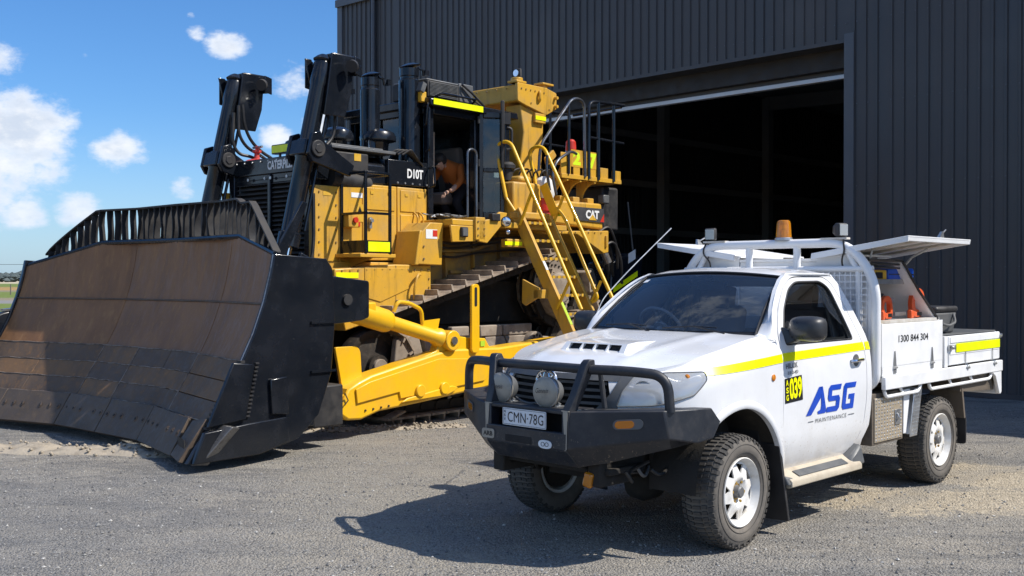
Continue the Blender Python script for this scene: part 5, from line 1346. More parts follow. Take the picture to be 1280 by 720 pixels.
# fire extinguisher with a white cover
r = MB(); r.lathe((-6.18, 1.28, 2.52), (-6.18, 1.28, 3.1), [(.085, 0), (.10, .02), (.10, .42), (.06, .50), (.03, .52)], 24); fe = r.build('fire_extinguisher', M['red_paint'], DZ)
r = MB()
prof = [(.135, .30), (.15, .38), (.155, .48), (.13, .56), (.09, .60), (.05, .62)]
r.lathe((-6.18, 1.28, 2.60), (-6.18, 1.28, 3.2), prof, 24); v_ = [Vector(p) for p in r.v]; r.v = [tuple(p + Vector((noise.noise(p * 9), noise.noise(p * 9 + Vector((5, 0, 0))), 0)) * .04) for p in v_]; r.build('cloth_cover', M['cloth_white'], fe)
r = MB(); r.lathe((-6.18, 1.28, 2.72), (-6.18, 1.28, 2.9), [(.125, 0), (.13, .06), (.13, .14), (.12, .18)], 24); r.build('red_band', M['red_plastic'], fe)
# ---- ripper and rear linkage
r = MB(); r.box(-7.7, -8.5, -.7, .9, 1.0, 1.9); r.prism([(-8.1, 1.0), (-8.9, 1.25), (-9.1, 2.1), (-8.7, 2.15), (-8.2, 2.0)], 'xz', .55, 1.05); rp = r.build('ripper_frame', BK, DZ, bevel=.03)
r = MB(); r.hexa([(-8.22, 1.06, 1.50), (-8.22, 1.06, 1.58), (-8.90, 1.06, 1.86), (-8.90, 1.06, 1.77)], [(-8.22, 1.052, 1.50), (-8.22, 1.052, 1.58), (-8.90, 1.052, 1.86), (-8.90, 1.052, 1.77)]); r.build('reflective_tape', M['hivis_yellow'], rp)
r = MB(); r.hexa([(-8.64, 1.06, 1.98), (-8.64, 1.06, 2.14), (-8.84, 1.06, 2.22), (-8.84, 1.06, 2.06)], [(-8.64, 1.052, 1.98), (-8.64, 1.052, 2.14), (-8.84, 1.052, 2.22), (-8.84, 1.052, 2.06)]); r.build('sticker', M['letter_white'], rp)
r = MB(); r.cyl((-7.8, .8, 2.9), (-8.5, .85, 1.9), .12, .10, 20); r.cyl((-7.8, -.6, 2.9), (-8.5, -.6, 1.9), .12, .10, 20); r.build('ripper_cylinder', BK, DZ)
rr = random.Random(2)
for k in range(7):
    r = MB(); a = Vector((-7.65, .7 + .09 * k, 2.2 + .12 * (k % 3))); r.tube([a, a + Vector((-.25, .05, .15)), a + Vector((-.45, .06, -.1 - .1 * rr.random())), a + Vector((-.55, .0, -.55))], .022, 8, fillet=.15); r.build('hydraulic_hose', M['hose_rubber'], DZ)
r = MB(); r.cyl((-7.72, 1.15, 2.30), (-7.86, 1.22, 1.98), .06, n=16); r.build('worn_fitting', M['worn_steel'], DZ)
r = MB(); r.tube([(-8.85, 1.0, 2.2), (-8.70, 1.0, 3.0)], .012, 6); r.build('linkage_rod', M['plastic_grey'], DZ)
r = MB(); r.box(-7.76, -7.92, 1.08, 1.20, 2.92, 3.06); r.build('rear_lamp', M['plastic_grey'], DZ, bevel=.02)
r = MB(); r.box(-7.86, -8.3, .3, 1.1, 2.5, 3.2); r.build('rear_valve_block', BD, DZ, bevel=.04)

# ---- swing ladder
LT, LB = (1.47, 2.67), (2.44, .98)       # (y, z) top and bottom of the stringers
def lad(x, t, off=0.0):
    y = LT[0] + (LB[0] - LT[0]) * t; z = LT[1] + (LB[1] - LT[1]) * t
    d = Vector((0, LB[0] - LT[0], LB[1] - LT[1])).normalized(); n = Vector((0, -d.z, d.y)); n = n if n.z > 0 else -n
    return Vector((x, y, z)) + n * off
d = Vector((0, LB[0] - LT[0], LB[1] - LT[1])).normalized(); nrm = Vector((0, -d.z, d.y)); nrm = nrm if nrm.y > 0 else -nrm
for (x, t0, t1) in ((-5.33, 0, 1.0), (-5.95, .05, .86)):
    a = lad(x, t0); b = lad(x, t1); r = MB(); r.obox((a + b) / 2, d, (1, 0, 0), nrm, (b - a).length, .035, .17); r.obox((a + b) / 2 + nrm * .085, d, (1, 0, 0), nrm, (b - a).length, .06, .02)
    st = r.build('ladder_stringer', YP, DZ, bevel=.006)
    if x > -5.5:
        r = MB(); q = lad(x, .86); r.obox(q + nrm * .097, d, (1, 0, 0), nrm, .34, .05, .004); r.build('sticker', M['hivis_green'], st)
        r = MB(); q = lad(x, .48); r.obox(q + nrm * .097, d, (1, 0, 0), nrm, .14, .05, .004); r.build('sticker', M['plate_white'], st)
for k in range(6):
    t = .10 + k * .148; q = (lad(-5.35, t) + lad(-5.93, t)) / 2
    r = MB(); r.box(q.x - .29, q.x + .29, q.y - .08, q.y + .10, q.z - .014, q.z + .014); stp = r.build('ladder_step', GY, DZ, bevel=.003)
    r = MB()
    for j in range(5): xx = q.x - .23 + j * .115; r.box(xx - .028, xx + .028, q.y + .1005, q.y + .105, q.z - .020, q.z + .020)
    r.build('step_grip', M['case_yellow'], stp)['kind'] = 'stuff'
# handrails of the ladder
def ladrail(x, a, b, zoff=0.0):
    p0 = Vector((x, 1.33, 2.86)); ap1 = Vector((x, 1.12, 3.62)); ap2 = Vector((x, 1.40, 3.66)); e = Vector((x, b[0], b[1]))
    r_ = MB(); r_.tube([p0, ap1, ap2, e], .026, 12, fillet=.17, seg=9); return r_.build('ladder_handrail', FY, DZ)
h1 = ladrail(-5.30, None, (2.66, 1.32)); h2 = ladrail(-6.02, None, (2.66, 1.42))
r = MB(); r.tube([lad(-5.32, .0), Vector((-5.30, 1.33, 2.86))], .02, 8); r.build('rail_foot', FY, h1)
for (x, hh) in ((-5.30, h1), (-6.0, h2)):
    for t in (.12, .80):
        q = lad(x, t); rr_ = Vector((x, 1.40 + (2.66 - 1.40) * (t * .78 + .22), 3.62 + (1.35 - 3.62) * (t * .78 + .22)))
        r = MB(); r.tube([q + Vector((0, 0, 0)), q + (rr_ - q) * .98], .022, 8); r.build('rail_bracket', FY, hh)
r = MB(); r.tube([(-6.0, 1.60, 2.80), (-6.0, 1.80, 2.62), (-6.0, 2.42, 1.44), (-6.0, 2.24, 1.38), (-6.0, 2.10, 1.55)], .024, 10, fillet=.12, seg=8); r.build('ladder_inner_rail', FY, DZ)
r = MB(); r.prism([(1.75, 1.72), (2.04, 1.60), (2.04, 1.48), (1.80, 1.36), (1.74, 1.40)], 'yz', -5.20, -5.16); r.box(-5.16, -5.36, 1.95, 2.08, 1.46, 1.58); r.build('ladder_stop_bracket', YP, DZ, bevel=.006)
r = MB(); r.box(-5.30, -6.0, 1.38, 1.56, 2.56, 2.66); r.build('ladder_pivot', YP, DZ, bevel=.02)
r = MB(); r.obox((-5.98, 1.55, 2.86), (0, .5, -1), (1, 0, 0), (0, 1, .5), .5, .02, .14); r.build('slotted_plate', FY, DZ, bevel=.004)
r = MB(); r.box(-6.02, -6.03, 1.62, 1.74, 2.62, 2.70); r.build('sticker', M['hivis_green'], DZ)

# ---- the mechanic bending forward inside the cab
def skin_body(name, nodes, edges, m, root=0, sub=2, parent=None):
    me = bpy.data.meshes.new(name); me.from_pydata([n[0] for n in nodes], edges, []); o = bpy.data.objects.new(name, me); COL.objects.link(o)
    sk = o.modifiers.new('skin', 'SKIN'); 
    for i, n in enumerate(nodes):
        v_ = me.skin_vertices[0].data[i]; rx = n[1]; v_.radius = rx if isinstance(rx, tuple) else (rx, rx); v_.use_root = (i == root)
    sk.use_smooth_shade = True
    ss_ = o.modifiers.new('sub', 'SUBSURF'); ss_.levels = sub; ss_.render_levels = sub
    me.materials.append(m); o.parent = parent
    return o
def bake(o):
    dg = bpy.context.evaluated_depsgraph_get(); dg.update()
    me = bpy.data.meshes.new_from_object(o.evaluated_get(dg)); o.modifiers.clear(); o.data = me
    me.polygons.foreach_set('use_smooth', [True] * len(me.polygons)); return o
PMX, PY, PZ0 = -5.30, .42, 2.52
nodes = [((0, 0, .56), (.15, .16)), ((.10, 0, .68), (.14, .16)), ((.20, 0, .78), (.13, .17)), ((.30, 0, .85), (.075, .11)), ((.36, 0, .87), .052),
         ((.06, .10, .46), .10), ((.22, .14, .30), .075), ((.05, .15, .07), .055), ((.17, .16, .03), .05),
         ((.04, -.10, .46), .10), ((.20, -.14, .30), .075), ((.02, -.15, .07), .055), ((.14, -.16, .03), .05),
         ((.20, .20, .80), .065), ((.24, .27, .60), .052), ((.40, .25, .46), .038), ((.46, .24, .44), .03),
         ((.20, -.20, .80), .065), ((.32, -.26, .60), .05), ((.50, -.22, .54), .038), ((.56, -.21, .53), .03)]
edges = [(0, 1), (1, 2), (2, 3), (3, 4), (0, 5), (5, 6), (6, 7), (7, 8), (0, 9), (9, 10), (10, 11), (11, 12), (2, 13), (13, 14), (14, 15), (15, 16), (2, 17), (17, 18), (18, 19), (19, 20)]
nd = [((PMX + a[0], PY + a[1], PZ0 + a[2]), b) for a, b in nodes]
pr = skin_body('person', nd, edges, M['skin'])
bake(pr)
# clothing painted by place: trousers to the waist, orange shirt above, bare forearms and neck
me = pr.data; me.materials.clear()
for mm in (M['skin'], M['cloth_navy'], M['cloth_orange']): me.materials.append(mm)
for p in me.polygons:
    c_ = p.center; lx, ly, lz = c_.x - PMX, c_.y - PY, c_.z - PZ0
    p.material_index = (0 if (lx > .36 and abs(ly) > .15) or (lx > .335 and lz > .80) else (1 if lz < .58 and abs(ly) < .22 else 2))
tag(pr, 'mechanic in an orange shirt and dark cap leaning forward inside the open bulldozer cab', 'person')
# head with face
hc = Vector((PMX + .44, PY + .03, PZ0 + .86)); fwd = Vector((.80, .25, -.55)).normalized(); upv = Vector((.55, 0, .85)).normalized(); side = upv.cross(fwd).normalized(); upv = fwd.cross(side)
r = MB(); nu, nv_ = 22, 16; vs = []
for j in range(nv_ + 1):
    ph = math.pi * j / nv_
    for i in range(nu):
        th = 2 * math.pi * i / nu; x = math.sin(ph) * math.cos(th); y = math.sin(ph) * math.sin(th); z = math.cos(ph)
        rx, ry, rz = .098, .076, .118
        f = x * rx; s_ = y * ry; u_ = z * rz
        if z < 0: s_ *= 1 - .32 * (-z) ** 1.5; f *= 1 - .12 * (-z)
        if x > .75 and abs(y) < .35: f += .022 * math.exp(-((z + .05) / .16) ** 2) * math.exp(-(y / .16) ** 2)      # nose
        if x > .7: f += .006 * math.exp(-((z + .42) / .08) ** 2) * math.exp(-(y / .3) ** 2) - .010 * math.exp(-((z - .1) / .12) ** 2) * (math.exp(-((y - .34) / .14) ** 2) + math.exp(-((y + .34) / .14) ** 2)) + .01 * math.exp(-((z + .72) / .14) ** 2)
        vs.append(hc + fwd * f + side * s_ + upv * u_)
r.mesh(vs, [(j * nu + i, j * nu + (i + 1) % nu, (j + 1) * nu + (i + 1) % nu, (j + 1) * nu + i) for j in range(nv_) for i in range(nu)])
for s2 in (-1, 1): r.lathe(hc + side * s2 * .070 - fwd * .005, hc + side * s2 * .10 - fwd * .005, [(.03, 0), (.032, .008), (.02, .014), (.005, .012)], 12)
head = r.build('head', M['skin'], pr, angle=60)
r = MB()
for s2 in (-1, 1): r.lathe(hc + fwd * .078 + side * s2 * .03 + upv * .012, hc + fwd * .1 + side * s2 * .03 + upv * .012, [(.012, 0), (.010, .006), (.002, .009)], 10)
r.build('eyes', M['letter_white'], head)
r = MB(); r.obox(hc + fwd * .088 - upv * .052, fwd, side, upv, .012, .042, .008); r.build('mouth', M['red_paint'], head)
r = MB(); r.lathe(hc + upv * .03 - fwd * .006, hc + upv * .15 - fwd * .006, [(.104, 0), (.106, .03), (.095, .07), (.06, .098), (.01, .105)], 24); r.build('cap', M['hair_dark'], pr)
r = MB(); r.obox(hc + fwd * .135 + upv * .045, fwd, side, upv, .12, .13, .010); r.build('cap_peak', M['hair_dark'], pr, bevel=.004)
r = MB(); r.lathe(hc - fwd * .03 - upv * .035, hc - fwd * .03 + upv * .05, [(.088, 0), (.098, .03), (.1, .08)], 22); r.build('hair', M['hair_dark'], pr)
# hands: palm and five fingers
def hand(wrist, d_, pn, sgn):
    d_ = Vector(d_).normalized(); pn = Vector(pn).normalized(); sd = d_.cross(pn).normalized() * sgn; w_ = Vector(wrist)
    nn = [(w_, .024), (w_ + d_ * .05, (.018, .034)), (w_ + d_ * .09, (.015, .036))]; ee = [(0, 1), (1, 2)]
    for k, (o_, L) in enumerate(((-.030, .062), (-.010, .078), (.011, .074), (.030, .058))):
        b0 = len(nn); b_ = w_ + d_ * .09 + sd * o_
        nn += [(b_ + d_ * .012, .0095), (b_ + d_ * (L * .5) + pn * .010, .0085), (b_ + d_ * (L * .85) + pn * .032, .0075)]; ee += [(2, b0), (b0, b0 + 1), (b0 + 1, b0 + 2)]
    b0 = len(nn); nn += [(w_ + d_ * .045 - sd * .042 + pn * .01, .011), (w_ + d_ * .085 - sd * .060 + pn * .025, .0095)]; ee += [(1, b0), (b0, b0 + 1)]
    o_ = skin_body('hand', nn, ee, M['skin'], 0, 1, pr); bake(o_)
hand((PMX + .47, PY + .24, PZ0 + .435), (.85, .0, -.45), (-.3, 0, -1), 1)
hand((PMX + .57, PY - .21, PZ0 + .53), (.9, .1, -.2), (-.2, 0, -1), -1)
pr.parent = None
Mw = Matrix.Translation(DZ.location) @ Matrix.Rotation(R(228.49), 4, 'Z') @ Matrix.Scale(DSC, 4)
pr.matrix_basis = Mw

# ---- bolts, seams, hoses and grime-catching fittings
def boltrow(pts, n_, parent=DZ, r0=.014, h=.012, m=None):
    b2 = MB(); n_ = Vector(n_)
    for q in pts: q = Vector(q); b2.cyl(q, q + n_ * h, r0, r0 * .9, 6)
    b2.build('bolt', m or M['grimy_yellow'], parent)['kind'] = 'stuff'
ln = lambda a, b, n: [tuple(a[i] + (b[i] - a[i]) * k / (n - 1) for i in range(3)) for k in range(n)]
boltrow(ln((-2.30, .98, 2.02), (-2.30, .98, 2.78), 6) + ln((-2.56, .98, 2.02), (-2.56, .98, 2.78), 6), (0, 1, 0))
boltrow(ln((-2.35, 1.35, 1.82), (-3.1, 1.35, 1.84), 7) + ln((-3.30, 1.35, 1.84), (-3.76, 1.35, 1.84), 5) + ln((-3.78, 1.35, 1.50), (-3.78, 1.35, 1.84), 4), (0, 1, 0))
boltrow(ln((-5.98, 1.02, 4.52), (-6.5, 1.02, 4.52), 6) + [(-6.62, 1.02, 4.28), (-6.2, 1.02, 4.33)], (0, 1, 0))
boltrow(ln((-5.90, -.8, 4.53), (-5.90, .8, 4.53), 9), (1, 0, 0))
boltrow([(-6.05, .96, 2.62), (-6.05, .96, 2.76), (-6.44, .96, 2.62), (-6.44, .96, 2.76), (-6.1, .965, 3.4), (-6.44, .965, 3.4)], (0, 1, 0))
boltrow(ln((-6.2, 1.34, 2.41), (-7.5, 1.34, 2.44), 9), (0, 1, 0))
boltrow(ln((-4.42, 1.62, 2.30), (-4.42, 1.62, 2.48), 3) + ln((-4.54, 1.62, 2.30), (-4.54, 1.62, 2.48), 3), (0, 1, 0))
boltrow(ln((-2.1, 2.06, .24), (-2.45, 2.06, .26), 4) + ln((-3.7, 2.06, .46), (-4.8, 2.06, .56), 7), (0, 1, 0), m=M['link_steel'])
boltrow(ln((-2.275, -.7, 3.22), (-2.275, .7, 3.22), 9), (1, 0, 0), m=M['galvanised'])
boltrow(ln((-3.45, .975, 2.975), (-4.1, .975, 2.975), 6), (0, 1, 0), m=M['galvanised'])
# fender wall details: ribs, hoses and a bracket above the track
for x_ in (-4.4, -4.95, -5.5, -6.05):
    r = MB(); z_ = 1.66 + (x_ + 4.6) * -.245; r.prism([(.98, z_ + .12), (1.05, z_ + .14), (1.02, 2.40), (.98, 2.40)], 'yz', x_ - .012, x_ + .012); r.build('fender_rib', GY, DZ)
for k, (z_, y_) in enumerate(((2.18, 1.06), (2.24, 1.09), (2.06, 1.05))):
    r = MB(); r.tube([(-4.02, y_, z_), (-4.5, y_ + .03, z_ - .05), (-5.0, y_, z_ + .03), (-5.6, y_ + .02, z_ + .08), (-6.1, y_, z_ + .10)], .016, 7, fillet=.15); r.build('hydraulic_hose', M['hose_rubber'], DZ)
for k in range(5):
    a_ = Vector((-5.72 - .10 * k, 1.05 + .05 * k, 3.12)); r = MB(); r.tube([a_, a_ + Vector((.03, .05, .16)), a_ + Vector((-.16, .06, .22)), a_ + Vector((-.34, -.02, .06))], .014, 7, fillet=.08); r.build('hydraulic_hose', M['hose_rubber'], DZ)
# hose bundle and valve between hood and cab, and hoses down the blade tilt line
for k in range(4):
    r = MB(); y_ = .90 + .03 * k; r.tube([(-3.50 - .05 * k, y_, 3.34), (-3.62 - .05 * k, y_ + .04, 3.42), (-3.85, y_ + .02, 3.36), (-4.02, y_, 3.22)], .013, 7, fillet=.07); r.build('hydraulic_hose', M['hose_rubber'], DZ)
for k in range(3):
    r = MB(); y_ = 1.05 + .05 * k; r.tube([(-2.24, y_, 1.9 - .04 * k), (-2.05, y_ + .05, 1.75), (-1.92, y_ + .2, 1.5), (-1.75, y_ + .5, 1.42)], .018, 7, fillet=.12); r.build('hydraulic_hose', M['hose_rubber'], DZ)
r = MB(); r.box(-4.66, -4.82, 1.58, 1.66, 2.50, 2.60); r.box(-3.98, -4.10, 1.30, 1.44, 2.50, 2.58); r.build('deck_fitting', M['black_dull'], DZ, bevel=.01)
# wipers and frame on the rear side window, door hinges
r = MB()
for z_ in (2.75, 3.35, 3.95): r.cyl((-5.055, 1.03, z_ - .05), (-5.055, 1.03, z_ + .05), .022, n=10)
r.build('door_hinge', M['black_dull'], DZ)['kind'] = 'stuff'
# spill and grease streak guards: small chain and pin on the push arm
r = MB(); r.tube([(-1.80, 2.07, .46), (-1.83, 2.09, .38), (-1.78, 2.09, .33)], .008, 6); r.build('pin_chain', M['link_steel'], DZ)

S0, S1 = -2.80, 2.50
for s_ in (-.9, -.1, 1.3):
    mb = MB(); mb.tube([bl(s_ + .004 * math.sin(k * 2.1), .37 + .555 * k / 10, .018) for k in range(11)], .006, 6); mb.build('weld_bead', M['weld_bead'], DZ)
for z_, a_, b_ in ((.925, S0, S1), (.73, S0, 1.3), (.545, S0, 1.3), (.362, S0, 2.3)):
    mb = MB(); n_ = 46; mb.tube([bl(a_ + (b_ - a_) * k / n_, z_ + .003 * math.sin(k * 1.7), .017) for k in range(n_ + 1)], .0055, 6); mb.build('weld_bead', M['weld_bead'], DZ)
mb = MB(); mb.prism(rounded([(-.62, 1.34), (-.20, 1.30), (.10, 1.18), (.16, .98), (.10, .78), (-.05, .62), (-.45, .60)], .06), 'xz', -3.02, -2.84); mb.build('side_bracket', BK, DZ, bevel=.02)
mb = MB(); mb.prism([(-.60, 1.345), (-.20, 1.305), (-.20, 1.33), (-.60, 1.37)], 'xz', -3.02, -2.84); mb.build('bracket_cap', M['worn_steel'], DZ)
# ------------------------------------------------------------------ white tray-back utility
UT = empty('utility_truck', (.834, 7.289, 0), R(225.59))
tag(UT, 'white single cab tray utility with black bull bar, lettered ASG MAINTENANCE on its door', 'utility truck')
WP, WD, PB = M['white_paint'], M['white_powder'], M['plastic_black']
def crv(x, pts):
    """monotone-ish smooth interpolation through pts sorted by x"""
    if x <= pts[0][0]: return pts[0][1]
    if x >= pts[-1][0]: return pts[-1][1]
    for i in range(len(pts) - 1):
        if x <= pts[i + 1][0]:
            x0, y0 = pts[i]; x1, y1 = pts[i + 1]; h = x1 - x0; t = (x - x0) / h
            def sl(k):
                if k <= 0: return (pts[1][1] - pts[0][1]) / (pts[1][0] - pts[0][0])
                if k >= len(pts) - 1: return (pts[-1][1] - pts[-2][1]) / (pts[-1][0] - pts[-2][0])
                a = (pts[k][1] - pts[k - 1][1]) / (pts[k][0] - pts[k - 1][0]); b = (pts[k + 1][1] - pts[k][1]) / (pts[k + 1][0] - pts[k][0])
                return 0 if a * b <= 0 else 2 * a * b / (a + b)
            m0, m1 = sl(i), sl(i + 1)
            return (2 * t ** 3 - 3 * t * t + 1) * y0 + (t ** 3 - 2 * t * t + t) * h * m0 + (-2 * t ** 3 + 3 * t * t) * y1 + (t ** 3 - t * t) * h * m1
# body side half width by height (below and above the belt line)
YZ = [(.38, .80), (.50, .845), (.62, .872), (.75, .882), (.90, .884), (1.05, .880), (1.18, .868), (1.27, .848), (1.33, .825), (1.45, .772), (1.60, .702), (1.70, .655), (1.745, .628), (1.79, .59)]
def side_y(z): return crv(z, YZ)
# plan curve of the front clip by arc length s (s grows to the rear); s = 0 at the nose centre line
PC = [(.885, 0), (.872, .16), (.845, .30), (.800, .44), (.735, .57), (.640, .69), (.52, .780), (.38, .838), (.22, .872), (.05, .884), (-.25, .884), (-.60, .884)]
PS = [0.0]
for i in range(1, len(PC)): PS.append(PS[-1] + math.hypot(PC[i][0] - PC[i - 1][0], PC[i][1] - PC[i - 1][1]))
PXs = [(PS[i], PC[i][0]) for i in range(len(PC))]; PYs = [(PS[i], PC[i][1]) for i in range(len(PC))]
def plan(s):
    a = abs(s); x, y = crv(a, PXs), crv(a, PYs); e = .01
    dx, dy = crv(a + e, PXs) - crv(a - e, PXs), crv(a + e, PYs) - crv(a - e, PYs)
    if a < e: dx, dy = 0, 1
    L = math.hypot(dx, dy); n = (dy / L, -dx / L)
    if n[0] * 1 + n[1] * .2 < -.2: n = (-n[0], -n[1])
    sg = 1 if s >= 0 else -1
    return x, y * sg, n[0], n[1] * sg
def s_of_x(x):
    lo, hi = 0.0, PS[-1]
    for _ in range(40):
        m_ = (lo + hi) / 2
        if crv(m_, PXs) > x: lo = m_
        else: hi = m_
    return lo
ZT = [(0, 1.125), (.45, 1.135), (.75, 1.145), (.92, 1.165), (1.02, 1.20)]
def ztop(s):
    x = plan(s)[0]
    return crv(-x, [(-.885, 1.125), (-.80, 1.135), (-.64, 1.150), (-.50, 1.172), (-.31, 1.225), (-.01, 1.275), (.31, 1.325), (.50, 1.340), (.65, 1.345)])
def clip_pt(s, z, off=0.0):
    x, y, nx, ny = plan(s); zt = ztop(s); a = abs(s)
    R_ = crv(-x, [(-.885, .060), (-.72, .075), (-.52, .10), (-.3, .115), (.6, .115)])
    d = zt - z; ins = R_ * max(0.0, 1 - max(0, d) / .17) ** 2.2
    low = max(0.0, (.60 - z)) ** 1.5 * .35
    frontlean = .10 * max(0, min(1, (x - .55) / .25)) * max(0.0, (z - .95))     # grille leans back
    ins += low + frontlean
    ins -= (.884 - side_y(z)) * -1 * .6 * (1 if z < 1.1 and x < .5 else 0) * 0
    ins -= off
    return (x - nx * ins, y - ny * ins, z)
def shut(x):   # y of the bonnet edge
    s = s_of_x(x); p = clip_pt(s, ztop(s)); return abs(p[1])

# wheel arch outline in (x, z)
def arch(cx, r, z0, a0=-8, a1=188, n=22, squash=1.0):
    return [(cx + r * math.cos(R(a0 + (a1 - a0) * k / n)), z0 + r * squash * math.sin(R(a0 + (a1 - a0) * k / n))) for k in range(n + 1)]
SD = s_of_x(-.50)
def add_front_clip(sg):
    # outline in (s, z); s measured from nose
    A = arch(0.0, .487, .412, 0, 180)     # from x=+.465 over the top to x=-.465
    A = [(s_of_x(x) if True else 0, z) for x, z in A]
    top = [(SD - SD * k / 30 * 1.0, 0) for k in range(31)]
    top = [(s, ztop(s)) for s, _ in top]
    A = [q for q in A if not (q[0] < s_of_x(0) and q[1] < .79)]
    outl = [(0.0, .72), (s_of_x(.60), .79)] + A + [(A[-1][0], .40), (SD, .40)] + top
    # openings: headlamp and grille
    hl = headlamp_outline(); gr = [(0.0, .90), (.42, .90), (.455, 1.02), (.43, 1.10), (0.0, 1.105)]
    b_ = MB(); patch(b_, outl, lambda s, z: clip_pt(sg * s, z), .035, holes=[hl, [(.02 if p[0] == 0 else p[0], p[1]) for p in gr]], thick=lambda s, z: Vector((-plan(sg * s)[2] * .02, -plan(sg * s)[3] * .02, 0)))
    return b_.build('front_fender', WP, UT, angle=42)
def headlamp_outline():
    # (s, z) corners found on the real lamp: inner low, inner high, outer high, outer low
    f = lambda x: s_of_x(x)
    return rounded([(.50, .945), (.535, 1.045), (.60, 1.128), (f(.58), 1.148), (f(.34), 1.150), (f(.34), 1.105), (f(.44), 1.015), (f(.60), .968), (.72, .955)], .018, 3)
for sg in (1, -1): add_front_clip(sg)

# headlamps
for sg in (1, -1):
    hl = headlamp_outline()
    b_ = MB(); patch(b_, hl, lambda s, z: clip_pt(sg * s, z, .006), .03); hlp = b_.build('headlight', M['lens_clear'], UT, angle=60)
    b_ = MB()
    def back(s, z):
        x, y, nx, ny = plan(sg * s); p = clip_pt(sg * s, z, -.045 - .02 * math.sin(s * 22)); return p
    patch(b_, hl, back, .04); ins = b_.build('reflector_housing', M['reflector'], hlp, angle=40)
    b_ = MB()
    for (s, z, rad) in ((.66, 1.045, .055), (.80, 1.065, .045), (.93, 1.085, .030)):
        c_ = Vector(clip_pt(sg * s, z, -.010)); x, y, nx, ny = plan(sg * s); n_ = Vector((nx, ny, 0))
        b_.lathe(c_ - n_ * .05, c_, [(.012, 0), (rad * .5, .006), (rad * .85, .022), (rad, .045), (rad + .004, .045)], 26, cap=False)
    b_.build('lamp_bowl', M['reflector'], hlp)
    b_ = MB(); c_ = Vector(clip_pt(sg * .97, 1.12, -.02)); b_.lathe(c_, c_ + Vector((.03, .03 * sg, 0)), [(.02, 0), (.018, .02), (.004, .03)], 12); b_.build('indicator_bulb', M['amber_lens'], hlp)
    b_ = MB(); o2 = [Vector(clip_pt(sg * s, z, .007)) for s, z in densify(hl, .03)]
    b_.tube(o2 + [o2[0]], .0035, 5); b_.build('lamp_seal', M['plastic_grey'], hlp)

# bonnet: loft from cowl to nose following the shut line
def cowl_x(y): return -.425 + .085 * max(0, 1 - (y / .74) ** 2)
def bonnet_pt(q, t):
    """q -1..1 across, t 0 cowl .. 1 front edge"""
    aq = abs(q)
    # front edge: nose line; lateral share of the front edge
    sF = aq * .60; pF = clip_pt(sF, ztop(sF)); xF = pF[0]
    if aq > .86:
        pass
    xc = cowl_x(aq * .74)
    x = xc + (xF - xc) * t
    ye = .775 + 0.0 * x
    ys = shut(max(-.49, min(x, .86)))
    yf = abs(pF[1]) / max(aq, 1e-3) if aq > 1e-3 else ys
    w = ys
    y = aq * ys if x < .45 else aq * (ys)
    # near the nose gather towards the front edge
    tt = max(0.0, (t - .72) / .28); y = y * (1 - tt * tt) + abs(pF[1]) * tt * tt if aq > 1e-4 else 0
    x = min(x, .86)
    s_e = s_of_x(max(-.49, min(x, .86)))
    ze = ztop(s_e)
    zc = crv(-x, [(-.86, 1.127), (-.80, 1.15), (-.70, 1.185), (-.55, 1.222), (-.3, 1.268), (0, 1.312), (.25, 1.342), (.42, 1.352)])
    u = min(1.0, y / max(.2, ys))
    z = ze + (zc - ze) * (1 - u ** 2.2)
    # pressed ridges either side
    rd = math.exp(-((y - (.36 + .10 * (1 - t))) / .06) ** 2) * .010 * min(1, (1 - tt) * 1.5)
    z += rd
    if tt > 0: z = z * (1 - tt ** 3) + pF[2] * tt ** 3
    return Vector((x, y * (1 if q >= 0 else -1), z + .003))
b_ = MB(); NQ, NTt = 40, 36; vs = []
for j in range(NTt + 1):
    for i in range(NQ + 1): vs.append(bonnet_pt((i / NQ * 2 - 1) * .986, j / NTt))
w_ = NQ + 1
b_.mesh(vs, [(j * w_ + i, j * w_ + i + 1, (j + 1) * w_ + i + 1, (j + 1) * w_ + i) for j in range(NTt) for i in range(NQ)])
bd = [vs[j * w_] for j in range(NTt + 1)] + [vs[NTt * w_ + i] for i in range(1, NQ + 1)] + [vs[j * w_ + NQ] for j in range(NTt - 1, -1, -1)]
nb = len(bd); b_.mesh(bd + [p + Vector((0, 0, -.03)) for p in bd], [(i, i + 1, i + 1 + nb, i + nb) for i in range(nb - 1)])
bon = b_.build('bonnet', WP, UT, angle=50)
# black sheet under the bonnet, painting shade into its edge gap
b_ = MB(); vs2 = [Vector((p.x * 1.0, p.y * 1.01, p.z - .035)) for p in vs]; b_.mesh(vs2, [(j * w_ + i, j * w_ + i + 1, (j + 1) * w_ + i + 1, (j + 1) * w_ + i) for j in range(NTt) for i in range(NQ)]); b_.build('bonnet_gap_shade', M['black_hole'], UT)
# intercooler scoop
b_ = MB()
def bz(x, y): 
    best = min(vs, key=lambda p: (p.x - x) ** 2 + (p.y - y) ** 2); return best.z
F = [(.45, -.275, bz(.45, -.27) - .004), (.45, .275, bz(.45, .27) - .004), (.385, .262, bz(.38, .26) + .043), (.385, -.262, bz(.38, -.26) + .043)]
mid = [(.20, -.27, bz(.2, -.27) - .004), (.20, .27, bz(.2, .27) - .004), (.24, .235, bz(.24, .23) + .030), (.24, -.235, bz(.24, -.23) + .030)]
bk = [(.02, .25, bz(.02, .25) - .003), (.02, -.25, bz(.02, -.25) - .003)]
V8 = [Vector(p) for p in F + mid + bk]
b_.mesh(V8, [(3, 2, 6, 7), (1, 5, 6, 2), (0, 3, 7, 4), (6, 5, 8), (7, 6, 8, 9), (4, 7, 9)])
